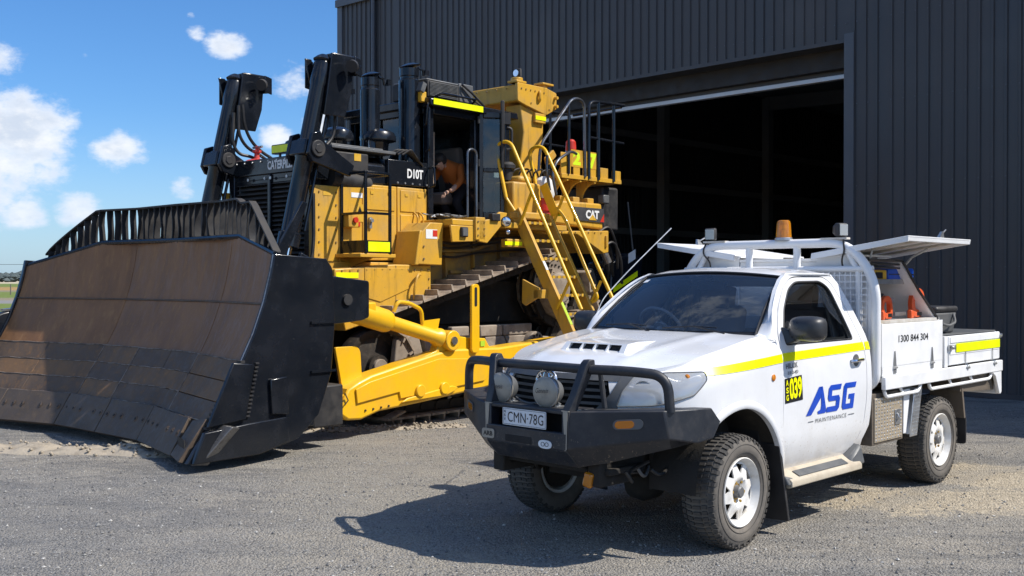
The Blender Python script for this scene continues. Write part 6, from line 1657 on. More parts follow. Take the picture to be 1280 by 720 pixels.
# front frame of the scoop
fb, ft = Vector(F[0]), Vector(F[3])
def sf(a, c): # a 0..1 across, c 0..1 up
    lo = Vector(F[0]).lerp(Vector(F[1]), a); hi = Vector(F[3]).lerp(Vector(F[2]), a); return lo.lerp(hi, c)
cells = [(.08, .28), (.305, .49), (.515, .70), (.725, .92)]
def scoop_face(b2):
    ol = [(0, 0), (1, 0), (1, 1), (0, 1)]; hs = [[(a, .20), (c, .20), (c, .88), (a, .88)] for a, c in cells]
    patch(b2, ol, lambda a, c: sf(a, c), .06, holes=hs, thick=(-.03, 0, -.004))
scoop_face(b_)
sc = b_.build('bonnet_scoop', WP, bon, angle=25)
b_ = MB(); b_.mesh([sf(.1, .25) + Vector((-.028, 0, 0)), sf(.9, .25) + Vector((-.028, 0, 0)), sf(.9, .9) + Vector((-.028, 0, 0)), sf(.1, .9) + Vector((-.028, 0, 0))], [(0, 1, 2, 3)]); b_.build('scoop_opening', M['black_hole'], sc)

# grille, surround and emblem
b_ = MB(); patch(b_, [(-.44, .74), (.44, .74), (.455, 1.02), (.43, 1.108), (-.43, 1.108), (-.455, 1.02)], lambda s, z: clip_pt(s, z, -.07), .06); gb = b_.build('grille', M['black_hole'], UT)
for k, z in enumerate((.915, .955, .995, 1.035, 1.075)):
    b_ = MB(); P = [Vector(clip_pt(-.42 + .84 * i / 16, z, -.022)) for i in range(17)]
    n_ = len(P); V_ = [p + Vector((0, 0, -.009)) for p in P] + [p + Vector((-.035, 0, .000)) for p in P] + [p + Vector((0, 0, .009)) for p in P]
    b_.mesh(V_, [(i, i + 1, n_ + i + 1, n_ + i) for i in range(n_ - 1)] + [(n_ + i, n_ + i + 1, 2 * n_ + i + 1, 2 * n_ + i) for i in range(n_ - 1)] + [(2 * n_ + i, 2 * n_ + i + 1, i + 1, i) for i in range(n_ - 1)])
    b_.build('grille_bar', M['plastic_grey'], gb)
for sg in (1, -1):
    b_ = MB(); patch(b_, [(.345, .90), (.495, .905), (.535, 1.04), (.60, 1.128), (.52, 1.128), (.46, 1.02)], lambda s, z: clip_pt(sg * s, z, .008), .03, thick=lambda s, z: (-.03, 0, 0)); b_.build('grille_surround', M['plastic_grey'], gb)
b_ = MB(); patch(b_, [(-.50, 1.095), (.50, 1.095), (.52, 1.128), (-.52, 1.128)], lambda s, z: clip_pt(s, z, .006), .04, thick=lambda s, z: (-.03, 0, 0)); b_.build('grille_surround', M['plastic_grey'], gb)
ec = Vector((.880, 0, 1.088)); en = Vector((1, 0, .1)).normalized(); eu = Vector((-.1, 0, 1)).normalized()
def ell(rx, rz, c_=(0, 0), n=30): return [ec + Vector((0, 1, 0)) * (c_[0] + rx * math.cos(2 * math.pi * k / n)) + eu * (c_[1] + rz * math.sin(2 * math.pi * k / n)) for k in range(n + 1)]
b_ = MB(); b_.tube(ell(.082, .056), .009, 8); b_.tube(ell(.052, .020, (0, .027)), .006, 7); b_.tube(ell(.024, .050, (0, .002)), .006, 7); b_.build('emblem', M['chrome'], gb)

# ---- doors and cab
def side_pt(x, z, off=0.0): return Vector((x, side_y(z) + off - .0, z))
# A-pillar/windscreen edge
def ws_edge(z):  # windscreen side edge at height z
    t = (z - 1.335) / (1.735 - 1.335); t = max(-.1, min(1.05, t)); return -.425 + (-.965 + .425) * t, .722 + (.600 - .722) * t
door_out = rounded([(-.505, .44), (-.505, .80), (-.510, 1.20), (-.535, 1.34), (-.665, 1.505), (-.86, 1.665), (-1.03, 1.733), (-1.50, 1.733), (-1.575, 1.685), (-1.625, 1.55), (-1.665, 1.34), (-1.70, 1.20), (-1.715, 1.10), (-1.715, .86), (-1.665, .60), (-1.56, .46)],
                   [.02, 0, 0, .06, .05, .06, .08, .05, .05, .05, .05, .05, .05, .10, .10, .08], 4)
win = rounded([(-.600, 1.275), (-.612, 1.345), (-.745, 1.510), (-.915, 1.648), (-1.05, 1.700), (-1.42, 1.704), (-1.515, 1.65), (-1.555, 1.33), (-1.56, 1.275)], [.02, .03, .04, .05, .06, .05, .05, .03, .03], 4)
for sg in (1, -1):
    fm = lambda x, z: (x, sg * (side_y(z) + swage(x, z)), z)
    def swage(x, z): return .004 * math.exp(-((z - .62) / .05) ** 2)
    th = lambda x, z: Vector((0, -sg * .03, 0))
    b_ = MB(); patch(b_, door_out, fm, .05, holes=[win], thick=th); dr = b_.build('door', WP, UT, angle=45)
    b_ = MB(); patch(b_, [(x, z) for x, z in win], lambda x, z: (x, sg * (side_y(z) - .014), z), .08); wn = b_.build('side_window', M['side_glass'], dr, angle=80)
    b_ = MB(); wl = [Vector((x, sg * (side_y(z) - .004), z)) for x, z in densify(win, .05)]; b_.tube(wl + [wl[0]], .008, 6); b_.build('window_seal', PB, dr)
    # handle with its cup
    b_ = MB(); hc_ = Vector((-1.555, sg * (side_y(1.12) + .004), 1.12)); b_.lathe(hc_ - Vector((0, sg * .004, 0)), hc_ + Vector((0, sg * .02, 0)), [(.045, 0), (.045, .004), (.030, .005), (.01, .001)], 22); b_.build('handle_cup', M['plastic_grey'], dr)
    b_ = MB(); b_.tube([hc_ + Vector((.085, 0, -.004)), hc_ + Vector((.06, sg * .028, 0)), hc_ + Vector((-.06, sg * .028, .004)), hc_ + Vector((-.085, 0, .004))], .013, 8, fillet=.03); b_.build('door_handle', M['chrome'], dr)
    # cab corner behind the door, rocker and roof side as one shell
    shell = [(-.51, .405), (-1.60, .405), (-1.70, .50), (-1.775, .62), (-1.80, .86), (-1.80, 1.12), (-1.795, 1.24), (-1.775, 1.36), (-1.735, 1.55), (-1.695, 1.68), (-1.655, 1.742), (-1.56, 1.766), (-1.00, 1.765), (-.87, 1.715)]
    # go round the outside of the door, slightly outset so a dark gap shows
    cx_, cz_ = -1.1, 1.05
    gap = [(x + (.010 if x > cx_ else -.010) * (1 if abs(x - cx_) > .3 else 0), z + (.008 if z > 1.5 else 0)) for x, z in door_out]
    ia = min(range(len(gap)), key=lambda i: (gap[i][0] + .505) ** 2 + (gap[i][1] - .44) ** 2)
    outline = shell + [(-.74, 1.575), (-.60, 1.455), (-.515, 1.36)] + [(-.497, 1.2), (-.495, .8)]
    hole = gap
    b_ = MB(); patch(b_, [(-.51 + .022, .405)] + shell[1:] + [(-.745, 1.640), (-.585, 1.505), (-.500, 1.395), (-.487, 1.30), (-.487, .8)], lambda x, z: (x, sg * (side_y(z) - .001), z), .05, holes=[hole], thick=th); b_.build('cab_side', WP, UT, angle=45)
    # near-black plate behind the door paints the shade of the shut lines
    b_ = MB(); patch(b_, [(x * 1.0 + (.02 if x > cx_ else -.02), z + (.015 if z > 1 else -.015)) for x, z in door_out], lambda x, z: (x, sg * (side_y(z) - .040), z), .08, holes=[[(x + (.03 if x < cx_ else -.03), z + (.02 if z < 1.5 else -.02)) for x, z in win]]); b_.build('door_gap_shade', M['black_hole'], UT)
    # door inner card so that the cabin is closed
    # A pillar: from windscreen edge round to the side
    b_ = MB(); V_ = []; NZ = 16; NW = 6
    for j in range(NZ + 1):
        z = 1.315 + (1.745 - 1.315) * j / NZ
        xe, ye = ws_edge(z)
        # side shell front edge at this height
        fe = crv(z, [(1.30, -.487), (1.395, -.50), (1.505, -.585), (1.64, -.745), (1.715, -.87), (1.765, -1.0)])
        ys = side_y(z)
        p0 = Vector((xe, ye, z)); p2 = Vector((fe, ys, z)); p1 = Vector((xe - .35 * abs(fe - xe) * 0 + .0, ys - .012, z)); p1 = Vector(((xe + fe) / 2 + .02, ys - .004, z))
        for i in range(NW + 1):
            t = i / NW; p = p0 * (1 - t) ** 2 + p1 * 2 * t * (1 - t) + p2 * t * t; V_.append(Vector((p.x, sg * p.y, p.z)))
    ww = NW + 1; b_.mesh(V_, [(j * ww + i, j * ww + i + 1, (j + 1) * ww + i + 1, (j + 1) * ww + i) for j in range(NZ) for i in range(NW)]); b_.build('a_pillar', WP, UT, angle=60)
    # cowl corner between bonnet and pillar
    b_ = MB(); b_.hexa([(-.40, sg * .70, 1.30), (-.40, sg * .80, 1.30), (-.49, sg * .84, 1.30), (-.49, sg * .70, 1.30)], [(-.41, sg * .72, 1.343), (-.41, sg * .765, 1.338), (-.487, sg * .80, 1.342), (-.46, sg * .72, 1.36)]); b_.build('cowl_corner', WP, UT, bevel=.006)
    # mirror
    b_ = MB(); mx, my, mz = -.66, .965 * sg, 1.385
    V_ = []
    for (dx, fy, fz, sx) in ((-.065, 1.0, 1.0, 1), (-.03, 1.06, 1.05, 1), (.02, 1.02, 1.0, 1), (.060, .82, .80, 1), (.080, .4, .4, 1)):
        for k in range(24):
            a = 2 * math.pi * k / 24; c_, s_ = math.cos(a), math.sin(a)
            q = lambda v: (abs(v) ** .55) * (1 if v > 0 else -1)
            V_.append((mx + dx, my + sg * .118 * fy * q(c_), mz + .082 * fz * q(s_)))
    b_.mesh(V_, [(j * 24 + i, j * 24 + (i + 1) % 24, (j + 1) * 24 + (i + 1) % 24, (j + 1) * 24 + i) for j in range(4) for i in range(24)] + [tuple(range(23, -1, -1)), tuple(96 + i for i in range(24))])
    mir = b_.build('wing_mirror', M['mirror_black'], UT, angle=70)
    b_ = MB(); b_.hexa([(-.60, sg * .835, 1.27), (-.80, sg * .825, 1.275), (-.80, sg * .80, 1.36), (-.60, sg * .80, 1.40)], [(-.63, sg * .90, 1.30), (-.69, sg * .90, 1.30), (-.70, sg * .88, 1.36), (-.63, sg * .88, 1.36)]); b_.build('mirror_arm', M['mirror_black'], mir, bevel=.01)
    b_ = MB(); b_.box(mx - .066, mx - .070, my - .105, my + .105, mz - .068, mz + .068); b_.build('mirror_glass', M['chrome'], mir)
    # black sail triangle in the window corner
    b_ = MB(); patch(b_, [(-.63, 1.27), (-.80, 1.275), (-.74, 1.43), (-.655, 1.35)], lambda x, z: (x, sg * (side_y(z) + .004), z), .06, thick=th); b_.build('mirror_sail', M['mirror_black'], mir)
    # indicator repeater
    b_ = MB(); rp_ = Vector(clip_pt(sg * s_of_x(-.37), 1.07)); b_.lathe(rp_, rp_ + Vector((0, sg, 0)), [(.022, -.004), (.022, .006), (.014, .011), (.002, .012)], 18); b_.build('side_repeater', M['amber_lens'], UT)
    # wheel well liner and arch lips
    b_ = MB(); A = arch(0, .495, .412, 0, 180, 24)
    V_ = [(x, sg * .868, z) for x, z in A] + [(x, sg * .52, z) for x, z in A]; n_ = len(A); b_.mesh(V_, [(i, i + 1, n_ + i + 1, n_ + i) for i in range(n_ - 1)]); b_.box(.47, -.47, min(sg * .50, sg * .52), max(sg * .50, sg * .52), .40, .9); b_.build('wheel_well', M['belly_grime'], UT)
    b_ = MB(); A = [q for q in arch(0, .484, .412, 0, 180, 40) if q[0] < 0 or q[1] > .775]; V_ = []
    for k, (x, z) in enumerate(A):
        nx_, nz_ = (x) / .484, (z - .412) / .484; p = Vector(clip_pt(sg * s_of_x(x), z))
        V_ += [p + Vector((nx_ * .055, sg * -.001, nz_ * .055)), p + Vector((nx_ * .045, sg * .010, nz_ * .045)), p + Vector((nx_ * .012, sg * .014, nz_ * .012)), p + Vector((0, sg * .006, 0)), p + Vector((0, -sg * .03, 0))]
    b_.mesh(V_, [(k * 5 + i, k * 5 + i + 1, (k + 1) * 5 + i + 1, (k + 1) * 5 + i) for k in range(len(A) - 1) for i in range(4)]); b_.build('arch_lip', WP, UT, angle=50)
    # mud flaps
    b_ = MB(); b_.hexa([(-.44, sg * .66, .62), (-.44, sg * .885, .62), (-.47, sg * .885, .62), (-.47, sg * .66, .62)], [(-.52, sg * .66, .09), (-.52, sg * .91, .10), (-.545, sg * .91, .10), (-.545, sg * .66, .09)]); b_.build('mud_flap', PB, UT, bevel=.004)
    # rocker + side step
    b_ = MB(); b_.box(-.52, -1.72, sg * .60, sg * .80, .40, .52); b_.build('sill', WP, UT, bevel=.01)
    b_ = MB(); b_.prism([(sg * .78, .435), (sg * .80, .435), (sg * .925, .375), (sg * .935, .36), (sg * .935, .325), (sg * .90, .315), (sg * .78, .36)], 'yz', -.53, -1.54); st = b_.build('side_step', M['step_cream'], UT, bevel=.006)
    b_ = MB(); b_.prism([(sg * .86, .410), (sg * .915, .384), (sg * .915, .388), (sg * .86, .414)], 'yz', -.66, -1.36); b_.build('step_tread', M['plastic_grey'], st)
    b_ = MB(); b_.hexa([(-1.42, sg * .70, .36), (-1.42, sg * .925, .36), (-1.62, sg * .925, .35), (-1.62, sg * .70, .35)], [(-1.42, sg * .70, .42), (-1.44, sg * .88, .40), (-1.60, sg * .90, .50), (-1.60, sg * .70, .52)]); b_.build('step_end_cap', M['plastic_grey'], st, bevel=.02)
    b_ = MB(); b_.hexa([(-.50, sg * .80, .34), (-.50, sg * .93, .34), (-.58, sg * .93, .34), (-.58, sg * .80, .34)], [(-.50, sg * .80, .40), (-.50, sg * .90, .40), (-.58, sg * .92, .38), (-.58, sg * .80, .40)]); b_.build('step_end_cap', M['plastic_grey'], st, bevel=.01)

# windscreen
def ws_pt(q, t):
    """q -1..1 across, t 0 bottom .. 1 top"""
    xb = -.425 + .115 * (1 - q * q); xt = -.965 + .055 * (1 - q * q)
    yb, yt = .722 * q, .600 * q; zb, zt = 1.335 - .008 * (1 - q * q), 1.735 + .035 * (1 - q * q)
    p = Vector((xb + (xt - xb) * t, yb + (yt - yb) * t, zb + (zt - zb) * t)); bow = .022 * math.sin(t * math.pi); return p + Vector((bow * .6, 0, bow * .8))
def ws_patch(b2, q0, q1, t0, t1, off, nq=20, nt=10):
    V_ = [ws_pt(q0 + (q1 - q0) * i / nq, t0 + (t1 - t0) * j / nt) + Vector((.6, 0, .8)) * off for j in range(nt + 1) for i in range(nq + 1)]
    b2.mesh(V_, [(j * (nq + 1) + i, j * (nq + 1) + i + 1, (j + 1) * (nq + 1) + i + 1, (j + 1) * (nq + 1) + i) for j in range(nt) for i in range(nq)])
b_ = MB(); ws_patch(b_, -.975, .975, .06, .955, 0.0); wsn = b_.build('windscreen', M['screen_glass'], UT, angle=80)
b_ = MB(); ws_patch(b_, -1, 1, .0, .065, -.002, 20, 2); ws_patch(b_, -1, 1, .95, 1.0, -.002, 20, 2); ws_patch(b_, -1, -.972, 0, 1, -.0025, 2, 10); ws_patch(b_, .972, 1, 0, 1, -.0025, 2, 10); b_.build('windscreen_border', M['letter_black'], wsn, angle=80)
b_ = MB(); P = [ws_pt(-.985, t / 12) + Vector((.004, -.003, .004)) for t in range(13)] + [ws_pt(-.985 + 1.97 * i / 20, 1.0) + Vector((.004, 0, .004)) for i in range(1, 21)] + [ws_pt(.985, 1 - t / 12) + Vector((.004, .003, .004)) for t in range(1, 13)]
b_.tube(P, .007, 6); b_.build('windscreen_seal', PB, wsn)
b_ = MB(); ws_patch(b_, -.93, -.85, .86, .92, .002, 2, 1); b_.build('rego_sticker', M['plate_white'], wsn)
# cowl and wipers
b_ = MB(); V_ = []
for i in range(25):
    q = i / 24 * 2 - 1; a = ws_pt(q * .99, 0); c_ = Vector((cowl_x(q * .74) + .005, q * .735, bonnet_pt(q * .98, 0).z - .010)); V_ += [a + Vector((.0, 0, .0)), (a + c_) / 2 - Vector((0, 0, .018)), c_]
b_.mesh(V_, [(i * 3 + k, i * 3 + k + 1, (i + 1) * 3 + k + 1, (i + 1) * 3 + k) for i in range(24) for k in range(2)]); b_.build('cowl', PB, UT)
for (q0, q1) in ((-.10, -.78), (.72, .02)):
    b_ = MB(); a = ws_pt(q0, .015) + Vector((.03, 0, .012)); m1 = ws_pt((q0 + q1) / 2, .085) + Vector((.02, 0, .022)); e_ = ws_pt(q1, .055) + Vector((.012, 0, .018))
    b_.tube([a + Vector((.02, 0, -.02)), a, m1], .007, 6); b_.tube([ws_pt(q0 * .7 + q1 * .3 - .1 * (1 if q1 < q0 else -1) * -1, .085) + Vector((.012, 0, .014)), m1, e_], .0055, 6); b_.build('wiper', PB, UT)
# roof
b_ = MB(); V_ = []; NI, NJ = 26, 14
for j in range(NJ + 1):
    t = j / NJ
    for i in range(NI + 1):
        q = i / NI * 2 - 1; aq = abs(q)
        a = ws_pt(max(-1, min(1, q)), 1.0); x0 = a.x; x1 = -1.645
        x = x0 + (x1 - x0) * t
        ye = .600 + (.634 - .600) * min(1, t * 3.2)
        zc = crv(t, [(0, 1.770), (.12, 1.792), (.35, 1.808), (.65, 1.810), (.85, 1.803), (1.0, 1.772)])
        ze = crv(t, [(0, 1.735), (.15, 1.752), (.4, 1.756), (.8, 1.754), (1.0, 1.742)])
        z = ze + (zc - ze) * (1 - aq ** 2.6) ** .8
        z += .006 * (math.exp(-((aq - .80) / .05) ** 2)) * min(1, t * 5) * min(1, (1 - t) * 6)
        V_.append(Vector((x, q * ye, z + .001)))
b_.mesh(V_, [(j * (NI + 1) + i, j * (NI + 1) + i + 1, (j + 1) * (NI + 1) + i + 1, (j + 1) * (NI + 1) + i) for j in range(NJ) for i in range(NI)])
b_.build('roof', WP, UT, angle=60)
for sg in (1, -1):
    b_ = MB(); b_.tube([(x, sg * (.634 if x < -1.1 else .634 - (x + 1.1) * .15), 1.757 if x < -1.0 else 1.75) for x in (-.97, -1.05, -1.2, -1.4, -1.6)], .006, 8); b_.build('drip_moulding', WP, UT)
# cab back wall with rear window
def back_x(z): return crv(z, [(.40, -1.70), (.60, -1.775), (.86, -1.80), (1.12, -1.80), (1.36, -1.775), (1.55, -1.735), (1.70, -1.69), (1.76, -1.65), (1.79, -1.63)])
b_ = MB(); Wd = lambda z: side_y(z) - .01
ol = [(-Wd(.45), .42), (Wd(.45), .42), (Wd(.8), .8), (Wd(1.2), 1.2), (Wd(1.45), 1.45), (Wd(1.7), 1.70), (Wd(1.74), 1.755), (0, 1.772), (-Wd(1.74), 1.755), (-Wd(1.7), 1.70), (-Wd(1.45), 1.45), (-Wd(1.2), 1.2), (-Wd(.8), .8)]
rw = rounded([(-.56, 1.32), (.56, 1.32), (.50, 1.66), (-.50, 1.66)], .05)
patch(b_, ol, lambda y, z: (back_x(z), y, z), .09, holes=[rw], thick=(.02, 0, 0)); bw = b_.build('cab_back', WP, UT, angle=40)
b_ = MB(); patch(b_, rw, lambda y, z: (back_x(z) + .01, y, z), .2); b_.build('rear_window', M['side_glass'], bw)
# interior
b_ = MB(); b_.box(-.35, -.62, -.72, .72, 1.18, 1.28); b_.hexa([(-.40, -.7, 1.27), (-.40, .7, 1.27), (-.74, .7, 1.25), (-.74, -.7, 1.25)], [(-.40, -.7, 1.315), (-.40, .7, 1.315), (-.70, .7, 1.33), (-.70, -.7, 1.33)]); b_.build('dashboard', M['grey_panel'], UT, bevel=.02)
b_ = MB(); b_.box(-.62, -1.70, -.78, .78, .50, .55); b_.box(-.4, -.45, -.75, .75, .5, 1.2); b_.build('cabin_floor', M['black_dull'], UT)
for sg in (1, -1):
    b_ = MB(); b_.box(-1.10, -1.55, sg * .12, sg * .62, .78, .92); b_.obox((-1.56, sg * .37, 1.18), (-.25, 0, 1), (0, 1, 0), (1, 0, .25), .66, .50, .13); se = b_.build('seat', M['seat_fabric'], UT, bevel=.04)
    b_ = MB(); b_.obox((-1.62, sg * .37, 1.57), (-.2, 0, 1), (0, 1, 0), (1, 0, .2), .18, .28, .10); b_.tube([(-1.60, sg * .31, 1.40), (-1.61, sg * .31, 1.52)], .007, 6); b_.tube([(-1.60, sg * .43, 1.40), (-1.61, sg * .43, 1.52)], .007, 6); b_.build('headrest', M['seat_fabric'], se, bevel=.03)
    b_ = MB(); a, c_ = sorted((sg * .80, sg * .77)); b_.box(-.56, -1.62, a, c_, .55, 1.25); b_.build('door_card', M['interior_trim'], UT)
    b_ = MB(); b_.obox((-1.58, sg * .655, 1.47), (-.10, -sg * .30, 1), (1, 0, 0), (0, 1, 0), .42, .09, .02); b_.build('pillar_trim', M['interior_trim'], UT)
cS = Vector((-.86, -.38, 1.345)); ax = Vector((-.80, 0, .55)).normalized(); e1_ = Vector((0, 1, 0)); e2_ = ax.cross(e1_)
b_ = MB(); b_.tube([cS + (e1_ * math.cos(2 * math.pi * k / 32) + e2_ * math.sin(2 * math.pi * k / 32)) * .185 for k in range(33)], .014, 8)
for a in (0, math.pi, -math.pi / 2): b_.tube([cS, cS + (e1_ * math.cos(a) + e2_ * math.sin(a)) * .18], .012, 6)
b_.lathe(cS - ax * .02, cS + ax * .03, [(.06, 0), (.065, .02), (.03, .035)], 18); b_.cyl(cS, cS - ax * .30, .03, n=10); b_.build('steering_wheel', M['interior_trim'], UT)
b_ = MB(); b_.box(-.96, -1.0, -.12, .12, 1.64, 1.70); b_.tube([(-.98, 0, 1.70), (-.97, 0, 1.75)], .01, 6); b_.build('interior_mirror', PB, UT, bevel=.012)
b_ = MB(); b_.box(-.97, -1.10, -.55, -.06, 1.715, 1.73); b_.box(-.97, -1.10, .06, .55, 1.715, 1.73); b_.build('sun_visor', M['interior_trim'], UT, bevel=.006)
b_ = MB(); patch(b_, [(-.96, -.58), (-.96, .58), (-1.64, .58), (-1.64, -.58)], lambda x, y: (x, y, 1.745), .3); b_.build('headlining', M['interior_trim'], UT)

# ---- lettering, tape
def dec(x, z, off=.0035): return (x, side_y(z) + .004 * math.exp(-((z - .62) / .05) ** 2) + off, z)
def clipdec(x, z, off=.0035):
    p = clip_pt(s_of_x(x), z, off); return p
b_ = MB(); patch(b_, [(-.515, 1.165), (-.515, 1.222), (-1.70, 1.25), (-1.712, 1.19)], dec, .05); b_.build('reflective_tape', M['hivis_car'], UT, angle=60)
b_ = MB(); patch(b_, [(.345, 1.125), (.33, 1.172), (.20, 1.177), (-.49, 1.221), (-.49, 1.164), (-.1, 1.142)], clipdec, .05); b_.build('reflective_tape', M['hivis_car'], UT, angle=60)
b_ = MB(); patch(b_, [(-1.728, 1.191), (-1.726, 1.25), (-1.79, 1.25), (-1.797, 1.19)], lambda x, z: dec(x, z, .003), .05); b_.build('reflective_tape', M['hivis_car'], UT, angle=60)
b_ = MB(); patch(b_, [(-.52, .885), (-.52, 1.052), (-.745, 1.065), (-.755, .895)], lambda x, z: dec(x, z, .003), .05); npn = b_.build('fleet_number', M['letter_black'], UT, angle=60)
lettering('039', 'lettering', M['hivis_car'], npn, lambda a, b: dec(-.575 - .165 * a, .905 + .145 * b + .008 * a, .005), bold=.035, spacing=.95)
for k, ch in enumerate('ASG'):
    lettering(ch, 'lettering', M['hivis_car'], npn, lambda a, b: dec(-.530 - .032 * a, 1.003 - .050 * k + .040 * b, .005), bold=.03)
lettering('HILUX', 'lettering', M['letter_grey'], UT, lambda a, b: dec(-.545 - .155 * a, 1.115 + .036 * b + .006 * a, .004), bold=.02, spacing=1.05)
lettering('3.0 D-4D', 'lettering', M['letter_grey'], UT, lambda a, b: dec(-.560 - .14 * a, 1.076 + .022 * b + .006 * a, .004), bold=.02, spacing=1.05)
logo = empty('door_logo', (0, 0, 0)); logo.parent = UT
LX0, LX1, LZ0, LZ1 = -.80, -1.545, .775, .965
def lg(u, v, off=.0035): # u 0..1 along, v 0..1 up
    return dec(LX0 + (LX1 - LX0) * u, LZ0 + (LZ1 - LZ0) * v + .000 * u, off)
def poly_letter(P, name='lettering'):
    b2 = MB(); patch(b2, P, lg, .03); b2.build(name, M['logo_blue'], logo, smooth=False)
sh = lambda P, u0, w: [(u0 + w * p[0] + .055 * p[1], p[1]) for p in P]
poly_letter([(0.0, 0), (.095, 0), (.275, .58), (.285, .84), (.30, 1.0), (.245, 1.0)])
poly_letter([(.305, 1.0), (.365, .10), (.325, .02), (.215, 0), (.19, .10), (.262, .20), (.288, .42), (.293, .70)][::-1]) if False else poly_letter([(.245, 1.0), (.315, 1.0), (.385, .06), (.36, .0), (.225, 0), (.215, .10), (.275, .16), (.285, .30), (.283, .84)])
Sx = [(0, .14), (0, 0), (.86, 0), (1, .12), (1, .46), (.88, .59), (.30, .59), (.30, .80), (.98, .80), (1.04, 1), (.14, 1), (0, .88), (0, .52), (.12, .40), (.70, .40), (.70, .20), (.0, .20)]
poly_letter(sh(Sx[1:], .385, .245))
Gx = [(.12, 0), (.97, 0), (.97, .56), (.48, .56), (.48, .38), (.68, .38), (.68, .20), (.30, .20), (.30, .80), (.98, .80), (1.04, 1), (.12, 1), (0, .88), (0, .12)]
poly_letter(sh(Gx, .685, .25))
lettering('MAINTENANCE', 'lettering', M['letter_grey'], logo, lambda a, b: dec(-.935 - .455 * a, .716 + .030 * b, .004), bold=.0, spacing=1.25)
for (a, c_) in ((-.83, -.905), (-1.415, -1.51)):
    b_ = MB(); patch(b_, [(a, .729), (a, .733), (c_, .734), (c_, .728)], dec, .1); b_.build('rule_line', M['letter_grey'], logo, smooth=False)

# ---- bull bar
BB = M['bar_black']
# wings and channel built as faceted shells
def wing_shell(sg):
    b2 = MB()
    T = [(1.072, .34, .925), (1.03, .46, .935), (.80, .855, .953), (.60, .915, .950), (.42, .930, .945)]
    Bm = [(1.08, .34, .70), (1.035, .46, .72), (.775, .875, .785), (.56, .93, .745), (.42, .945, .76)]
    Tp = [(.33, .935, .885)]
    tip = (.335, .94, .855)
    inn = [(.84, .34, .925), (.80, .50, .935), (.66, .76, .953), (.56, .82, .948), (.46, .84, .944)]
    low = [(.97, .34, .58), (.90, .52, .62), (.68, .82, .715), (.54, .88, .74), (.44, .90, .755)]
    f = lambda P: [(x, sg * y, z) for x, y, z in P]
    T, Bm, inn, low = f(T), f(Bm), f(inn), f(low); tip = (tip[0], sg * tip[1], tip[2]); n = len(T)
    V_ = T + Bm + inn + low + [tip]; F_ = []
    for i in range(n - 1):
        F_ += [(i, i + 1, n + i + 1, n + i), (2 * n + i, 2 * n + i + 1, i + 1, i), (n + i, n + i + 1, 3 * n + i + 1, 3 * n + i)]
    F_ += [(n - 1, 4 * n, 2 * n - 1), (3 * n - 1, 4 * n, n - 1), (2 * n - 1, 4 * n, 4 * n - 1)]
    F_ += [(0, n, 3 * n, 2 * n)]
    b2.mesh(V_, F_)
    return b2.build('bumper_wing', BB, UT, angle=20, bevel=.008)
w1 = wing_shell(1); w2 = wing_shell(-1)
bb = MB()
bb.box(.80, 1.07, -.35, .35, .905, .930); bb.box(1.035, 1.080, -.345, .345, .69, .795); bb.box(.86, .96, -.34, .34, .575, .60)
bb.hexa([(1.078, -.345, .69), (1.078, .345, .69), (.97, .345, .58), (.97, -.345, .58)], [(.9, -.345, .69), (.9, .345, .69), (.9, .345, .575), (.9, -.345, .575)])
bbm = bb.build('bumper_channel', BB, UT, bevel=.006)
b_ = MB(); b_.box(.93, .96, -.34, .34, .60, .905); b_.build('channel_back', M['black_hole'], bbm)
b_ = MB(); b_.box(1.076, 1.0815, -.17, .06, .70, .745); b_.build('fairlead', M['black_hole'], bbm, bevel=.01)
# upright posts and hoops
for sg in (1, -1):
    b_ = MB(); yb, yt = .33 * sg, .395 * sg
    P = [(1.075, .70), (1.075, .93), (1.03, 1.02), (.975, 1.215), (.955, 1.235), (.91, 1.235), (.895, 1.20), (.93, 1.10), (.985, .95), (1.0, .70)]
    V_ = [(x, yb + (yt - yb) * max(0, (z - .93)) / .3 - sg * .028, z) for x, z in P] + [(x, yb + (yt - yb) * max(0, (z - .93)) / .3 + sg * .028, z) for x, z in P]
    n_ = len(P); b_.mesh(V_, [tuple(range(n_)), tuple(range(2 * n_ - 1, n_ - 1, -1))] + [(i, (i + 1) % n_, (i + 1) % n_ + n_, i + n_) for i in range(n_)])
    b_.build('bar_upright', BB, UT, bevel=.006)
    b_ = MB(); b_.hexa([(1.0765, sg * .315, .928), (1.0765, sg * .352, .928), (1.078, sg * .345, .70), (1.078, sg * .332, .69)], [(1.0785, sg * .315, .928), (1.0785, sg * .352, .928), (1.08, sg * .345, .70), (1.08, sg * .332, .69)]); b_.box(1.076, .96, sg * .30, sg * .36, .926, .932); b_.build('dusty_edge', M['diffuser_grey'], UT)
    # outer hoop
    b_ = MB(); b_.tube([(.93, sg * .40, 1.175), (.86, sg * .62, 1.175), (.755, sg * .845, 1.155), (.745, sg * .86, .94)], .0300, 14, fillet=.11, seg=9); b_.build('bar_hoop', BB, UT)
    b_ = MB(); b_.tube([(.88, sg * .44, 1.17), (.86, sg * .46, .94)], .016, 8); b_.build('brace_rod', BB, UT)
b_ = MB(); b_.tube([(.93, -.42, 1.175), (.955, 0, 1.178), (.93, .42, 1.175)], .0295, 14, fillet=.2); b_.build('bar_top_tube', BB, UT)
